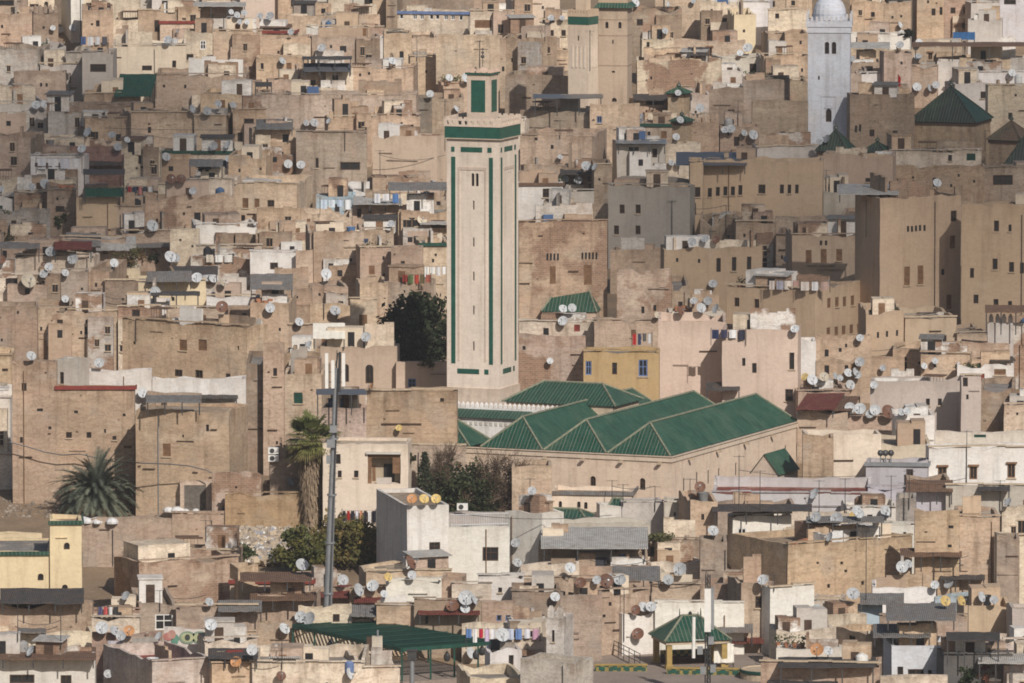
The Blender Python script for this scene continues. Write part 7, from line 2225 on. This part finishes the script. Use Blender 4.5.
        for kd in kinds[:nk]:
            for _ in range(8):
                x = rnd.uniform(-w / 2 + .8, w / 2 - .8) if w > 1.8 else 0; y = rnd.uniform(-d / 2 + .7, min(d / 2 - .6, -d / 2 + 3.2))
                if all(abs(x - a) > 1.5 for a in used): break
            else: continue
            used.append(x)
            p = M @ Vector((x, y, zr))
            rz = q['phi'] + rnd.uniform(-.3, .3)
            ref = q['ref']
            k = MB()
            if kd == 'tank':
                nm, cc = rnd.choice((('white', (.66, .66, .64)), ('black', (.03, .03, .035)), ('blue', (.07, .13, .24)), ('grey', (.3, .3, .3)), ('brown', (.2, .13, .09))))
                o = empty('water_tank', p, rz, f'{nm} water tank on {ref}', 'water tank')
                r, hh = rnd.uniform(.35, .5), rnd.uniform(.8, 1.2)
                k.lathe([(r, .25), (r * 1.02, hh * .5), (r, hh), (r * .6, hh + .14), (.15, hh + .17), (.15, hh + .22), (0, hh + .22)], 14); k.build('tank', 'painted', o, color=cc)
                k = MB(); k.box(-.4, .4, -.4, .4, 0, .249); k.build('stand', 'mortar', o)
            elif kd == 'planks':
                o = empty('plank_pile', p, rz, f'pile of old planks on {ref}', 'planks')
                for a in range(7): k.obox((rnd.uniform(-.2, .2), rnd.uniform(-.2, .2), .1 + a * .09), Vector((rnd.uniform(.8, 1.4), rnd.uniform(-.25, .25), rnd.uniform(-.05, .12))), (0, .07, 0), (0, 0, .03))
                k.build('planks', 'wood_dark' if rnd.random() < .5 else 'grey_wood', o)
            elif kd == 'shed':
                o = empty('roof_shed', p, rz, f'small lean-to shed on {ref}', 'shed')
                W2, D2, h1 = rnd.uniform(.8, 1.5), rnd.uniform(.6, 1.0), rnd.uniform(1.1, 1.8)
                k.box(-W2, W2, -D2, D2, 0, h1); k.build('wall', rnd.choice(('worn_plaster', 'whitewash', 'broken_brick_plaster')), o, color=rnd.choice((PAL['tan'], PAL['cream'], PAL['white'], PAL['pinktan'], PAL['grey'])), own=i)
                k = MB(); k.prism([(-W2 - .2, -D2 - .3, h1 + .003), (W2 + .2, -D2 - .3, h1 + .003), (W2 + .2, D2 + .1, h1 + .2), (-W2 - .2, D2 + .1, h1 + .2)], [(-W2 - .2, -D2 - .3, h1 + .07), (W2 + .2, -D2 - .3, h1 + .07), (W2 + .2, D2 + .1, h1 + .27), (-W2 - .2, D2 + .1, h1 + .27)]); k.build('roof', rnd.choice(('grey_sheeting', 'dark_sheeting', 'brown_sheeting', 'pale_sheeting')), o)
                k = MB(); k.box(-.3, .35, -D2 - .03, -D2 - .003, .02, min(1.6, h1 - .2)); k.build('door', rnd.choice(('wood_dark', 'dark_pane', 'wood_brown', 'dark_pane')), o)
            elif kd == 'stair':
                W2, D2, h1 = rnd.uniform(.8, 1.3), rnd.uniform(.8, 1.2), rnd.uniform(1.3, 2.2)
                if y + D2 > d / 2: continue
                lp = (x, y + .3, zr)
                k.box(-W2, W2, -D2, D2, -.1, h1); k.box(-W2 - .08, W2 + .08, -D2 - .08, D2 + .08, h1 + .002, h1 + .12)
                o = k.build('stair_head', rnd.choice(('worn_plaster', 'whitewash')), root, lp, rnd.uniform(-.15, .15), color=rnd.choice((PAL['tan'], PAL['sand'], PAL['cream'], PAL['white'], PAL['greywhite'])), own=i)
                k = MB(); k.box(-.35, .3, -D2 - .04, -D2 - .003, 0, min(1.7, h1 - .15)); k.build('door', rnd.choice(('wood_dark', 'dark_pane', 'wood_brown')), o)
            elif kd == 'blocks':
                o = empty('block_stack', p, rz, f'stack of building blocks on {ref}', 'blocks')
                for a in range(12): k.obox((rnd.uniform(-.7, .7), rnd.uniform(-.4, .4), .12 + .2 * int(rnd.random() * 3)), (.2, .02, 0), (-.02, .1, 0), (0, 0, .1))
                k.build('blocks', rnd.choice(('mortar', 'brick_block', 'rubble_stone')), o)
            elif kd == 'pots':
                o = empty('plant_pots', p, rz, f'potted plants on {ref}', 'potted plants')
                m2 = MB()
                for a in range(4):
                    c = Vector((-.9 + a * .6, rnd.uniform(-.1, .1), 0)); k.lathe([(.13, 0), (.2, .36), (.17, .36), (.15, .3), (0, .3)], 9, c)
                    for b in range(46): leaf(m2, c + Vector((rnd.gauss(0, .2), rnd.gauss(0, .2), .62 + rnd.gauss(0, .18))), .1, rnd)
                k.build('pots', 'brick_block', o); m2.build('leaves', 'foliage_obj', o, color=(.05, .07, .025))
            elif kd == 'cloth':
                nm, cc = rnd.choice((('red', (.20, .045, .04)), ('blue', (.08, .13, .25)), ('white', (.68, .68, .68)), ('dark', (.05, .05, .06)), ('brown', (.2, .11, .06))))
                o = empty('rug', p, rz, f'{nm} rug hung over rail on {ref}', 'rug')
                hh = rnd.uniform(1.0, 1.4)
                for a in (-.7, .7): k.tube((a, 0, 0), (a, 0, hh), .025, .025, 5)
                k.tube((-.7, 0, hh), (.7, 0, hh), .025, .025, 5); k.build('rail', 'dark_metal', o)
                k = MB(); k.box(-.6, .6, -.06, -.03, hh - .75, hh + .03); k.box(-.6, .6, .03, .06, hh - .6, hh + .03); k.box(-.6, .6, -.06, .06, hh + .031, hh + .05); k.build('fabric', 'cloth', o, color=cc)
            elif kd == 'chimney':
                k.box(-.22, .22, -.22, .22, -.1, 1.0); k.box(-.3, .3, -.3, .3, 1.002, 1.1)
                o = k.build('chimney', 'worn_plaster', root, (x, y, zr), 0, color=PAL['tan'])
            elif kd == 'cage':
                o = empty('wire_cage', p, rz, f'rusty wire cage on {ref}', 'cage')
                for a in range(7): k.tube((-.8 + a * .266, -.5, 0), (-.8 + a * .266, -.5, 1.2), .02, .02, 4)
                for z in (.1, .6, 1.2): k.tube((-.8, -.5, z), (.8, -.5, z), .02, .02, 4)
                k.build('bars', 'wood_dark', o)
                k = MB(); k.box(-.9, .9, -.6, .6, 1.221, 1.3); k.build('lid', 'brown_sheeting', o)
            else:
                nm, cc = rnd.choice((('blue', (.08, .17, .34)), ('white', (.6, .6, .6)), ('grey', (.2, .2, .2)), ('brown', (.2, .1, .05))))
                o = empty('plastic_tub', p, rz, f'{nm} plastic tub on {ref}', 'tub')
                k.lathe([(.28, 0), (.4, .75), (.44, .77), (.44, .82), (.36, .82), (.26, .05), (0, .05)], 12); k.build('tub', 'painted', o, color=cc)

WIRES = [(105, 128, 330, 2), (18, 620, 61, 5), (470, 515, 612, 4), (612, 486, 655, 3), (866, 545, 933, 5), (933, 556, 968, 3), (651, 580, 700, 4), (739, 470, 909, 7), (909, 478, 966, 4), (160, 595, 206, 4), (250, 660, 282, 3), (324, 290, 366, 4), (103, 295, 136, 4), (672, 205, 726, 4), (380, 155, 445, 5), (560, 575, 624, 5), (20, 330, 70, 4), (840, 345, 905, 6), (590, 560, 650, 5), (400, 235, 445, 4)]
def build_wires():
    for i, (x0, y, x1, sag) in enumerate(WIRES):
        pts = []
        p, n, ow = hit((x0 + x1) / 2, y + sag)
        if p is None: continue
        Y = p.y - .7
        N = 10
        for k in range(N + 1):
            t = k / N
            pts.append(pt(x0 + (x1 - x0) * t, y + sag * 4 * t * (1 - t), Y))
        m = MB()
        o = pts[0].copy()
        for a, b in zip(pts, pts[1:]): m.tube(a - o, b - o, .028, .028, 4)
        w = m.build('cable', 'dark_metal', None, o)
        tag(w, f'black cable sagging in front of {ref_of(ow)}', 'cable', None)
build_ground()
build_mosque(); build_green_minaret(); build_white_minaret(); build_back_minarets(); build_pyramids()
solve()
for i, q in enumerate(HS): make_house(q, i)
build_structures()
build_clutter()
BVH[0] = None
build_canopies()
BVH[0] = None
build_dishes(); build_antennas(); build_laundry(); build_trees(); small_things(); green_caps(); build_wires(); terrace_railing()
# ------------------------------------------------------------------ light, sky, camera
SUN_AZ, SUN_EL = R(22), R(36)          # sun behind the viewer's right shoulder
sd = Vector((math.sin(SUN_AZ) * math.cos(SUN_EL), -math.cos(SUN_AZ) * math.cos(SUN_EL), math.sin(SUN_EL)))
w = bpy.data.worlds.new('World'); SC.world = w; w.use_nodes = True
wn = w.node_tree
bg = wn.nodes['Background']
sky = wn.nodes.new('ShaderNodeTexSky'); sky.sky_type = 'NISHITA'; sky.sun_disc = False
sky.sun_elevation = SUN_EL
sky.sun_rotation = math.pi - SUN_AZ
sky.air_density = 1.0; sky.dust_density = 2.0
wn.links.new(sky.outputs[0], bg.inputs[0])
bg.inputs[1].default_value = .058
L = bpy.data.lights.new('sun', 'SUN'); L.energy = 4.2; L.angle = R(.5); L.color = (1, .93, .845)
lo = bpy.data.objects.new('sun', L); COL.objects.link(lo)
lo.rotation_euler = sd.to_track_quat('Z', 'Y').to_euler()
cd = bpy.data.cameras.new('camera'); cam = bpy.data.objects.new('camera', cd); COL.objects.link(cam)
cd.sensor_width = 36; cd.lens = F / 1024 * 36; cd.clip_start = 1; cd.clip_end = 12000
cam.location = CAM; cam.rotation_euler = (math.pi / 2 - PITCH, 0, 0)
SC.camera = cam
SC.view_settings.view_transform = 'Standard'; SC.view_settings.look = 'None'
SC.view_settings.exposure = -0.1; SC.view_settings.gamma = 1
SC.view_settings.use_curve_mapping = False

# thin clouds high behind the viewer, out of the picture; their shadows lie on the town as in the photograph
def cloud(tx, ty, tz, rx, ry, seed, label):
    rnd = random.Random(seed)
    T = 1700
    c = Vector((tx, ty, tz)) + sd * T
    m = MB()
    for k in range(13):
        a = k * 2.4; r = math.sqrt((k + .5) / 13) * .78
        cc = Vector((rx * r * math.cos(a), ry * r * math.sin(a), rnd.uniform(-3, 3)))
        sx, sy, sz = rx * rnd.uniform(.3, .46), ry * rnd.uniform(.3, .46), rnd.uniform(7, 12)
        n1, n2 = 16, 10
        P = lambda i, j: cc + Vector((sx * math.sin(math.pi * j / n2) * math.cos(math.tau * i / n1), sy * math.sin(math.pi * j / n2) * math.sin(math.tau * i / n1), sz * math.cos(math.pi * j / n2)))
        for i in range(n1):
            for j in range(n2):
                q = [P(i, j + 1), P(i + 1, j + 1), P(i + 1, j), P(i, j)]
                if j == 0: q = q[:3]
                elif j == n2 - 1: q = q[1:]
                m.face(q)
    o = m.build('cloud', 'cloud_vapour', None, c)
    o['kind'] = 'structure'; o['label'] = label
mt, t_, n_, b_ = nt('cloud_vapour')
tr = n_.new('ShaderNodeBsdfTransparent'); mx = n_.new('ShaderNodeMixShader'); mx.inputs[0].default_value = .19
b_.inputs['Base Color'].default_value = (.9, .9, .9, 1)
t_.links.new(tr.outputs[0], mx.inputs[1]); t_.links.new(b_.outputs[0], mx.inputs[2]); t_.links.new(mx.outputs[0], n_['Material Output'].inputs['Surface'])
mh, th_, nh, bh = nt('haze_air')
nh.remove(bh); pv = nh.new('ShaderNodeVolumePrincipled')
pv.inputs['Color'].default_value = (.9, .93, 1, 1); pv.inputs['Density'].default_value = .00007; pv.inputs['Anisotropy'].default_value = .0
th_.links.new(pv.outputs[0], nh['Material Output'].inputs['Volume'])
cloud(37, 852, 16, 36, 82, 3, 'thin white cloud shading the right of town')
cloud(-44, 868, 18, 24, 68, 8, 'thin white cloud shading the upper left')
SC.cycles.transparent_max_bounces = 48

# the air between the viewer and the town
m = MB(); m.box(-420, 420, -30, 1420, -30, 175)
hz = m.build('haze', 'haze_air'); hz['kind'] = 'stuff'; hz['label'] = 'thin pale haze in the air over the town'

SC.cycles.filter_width = 1.8
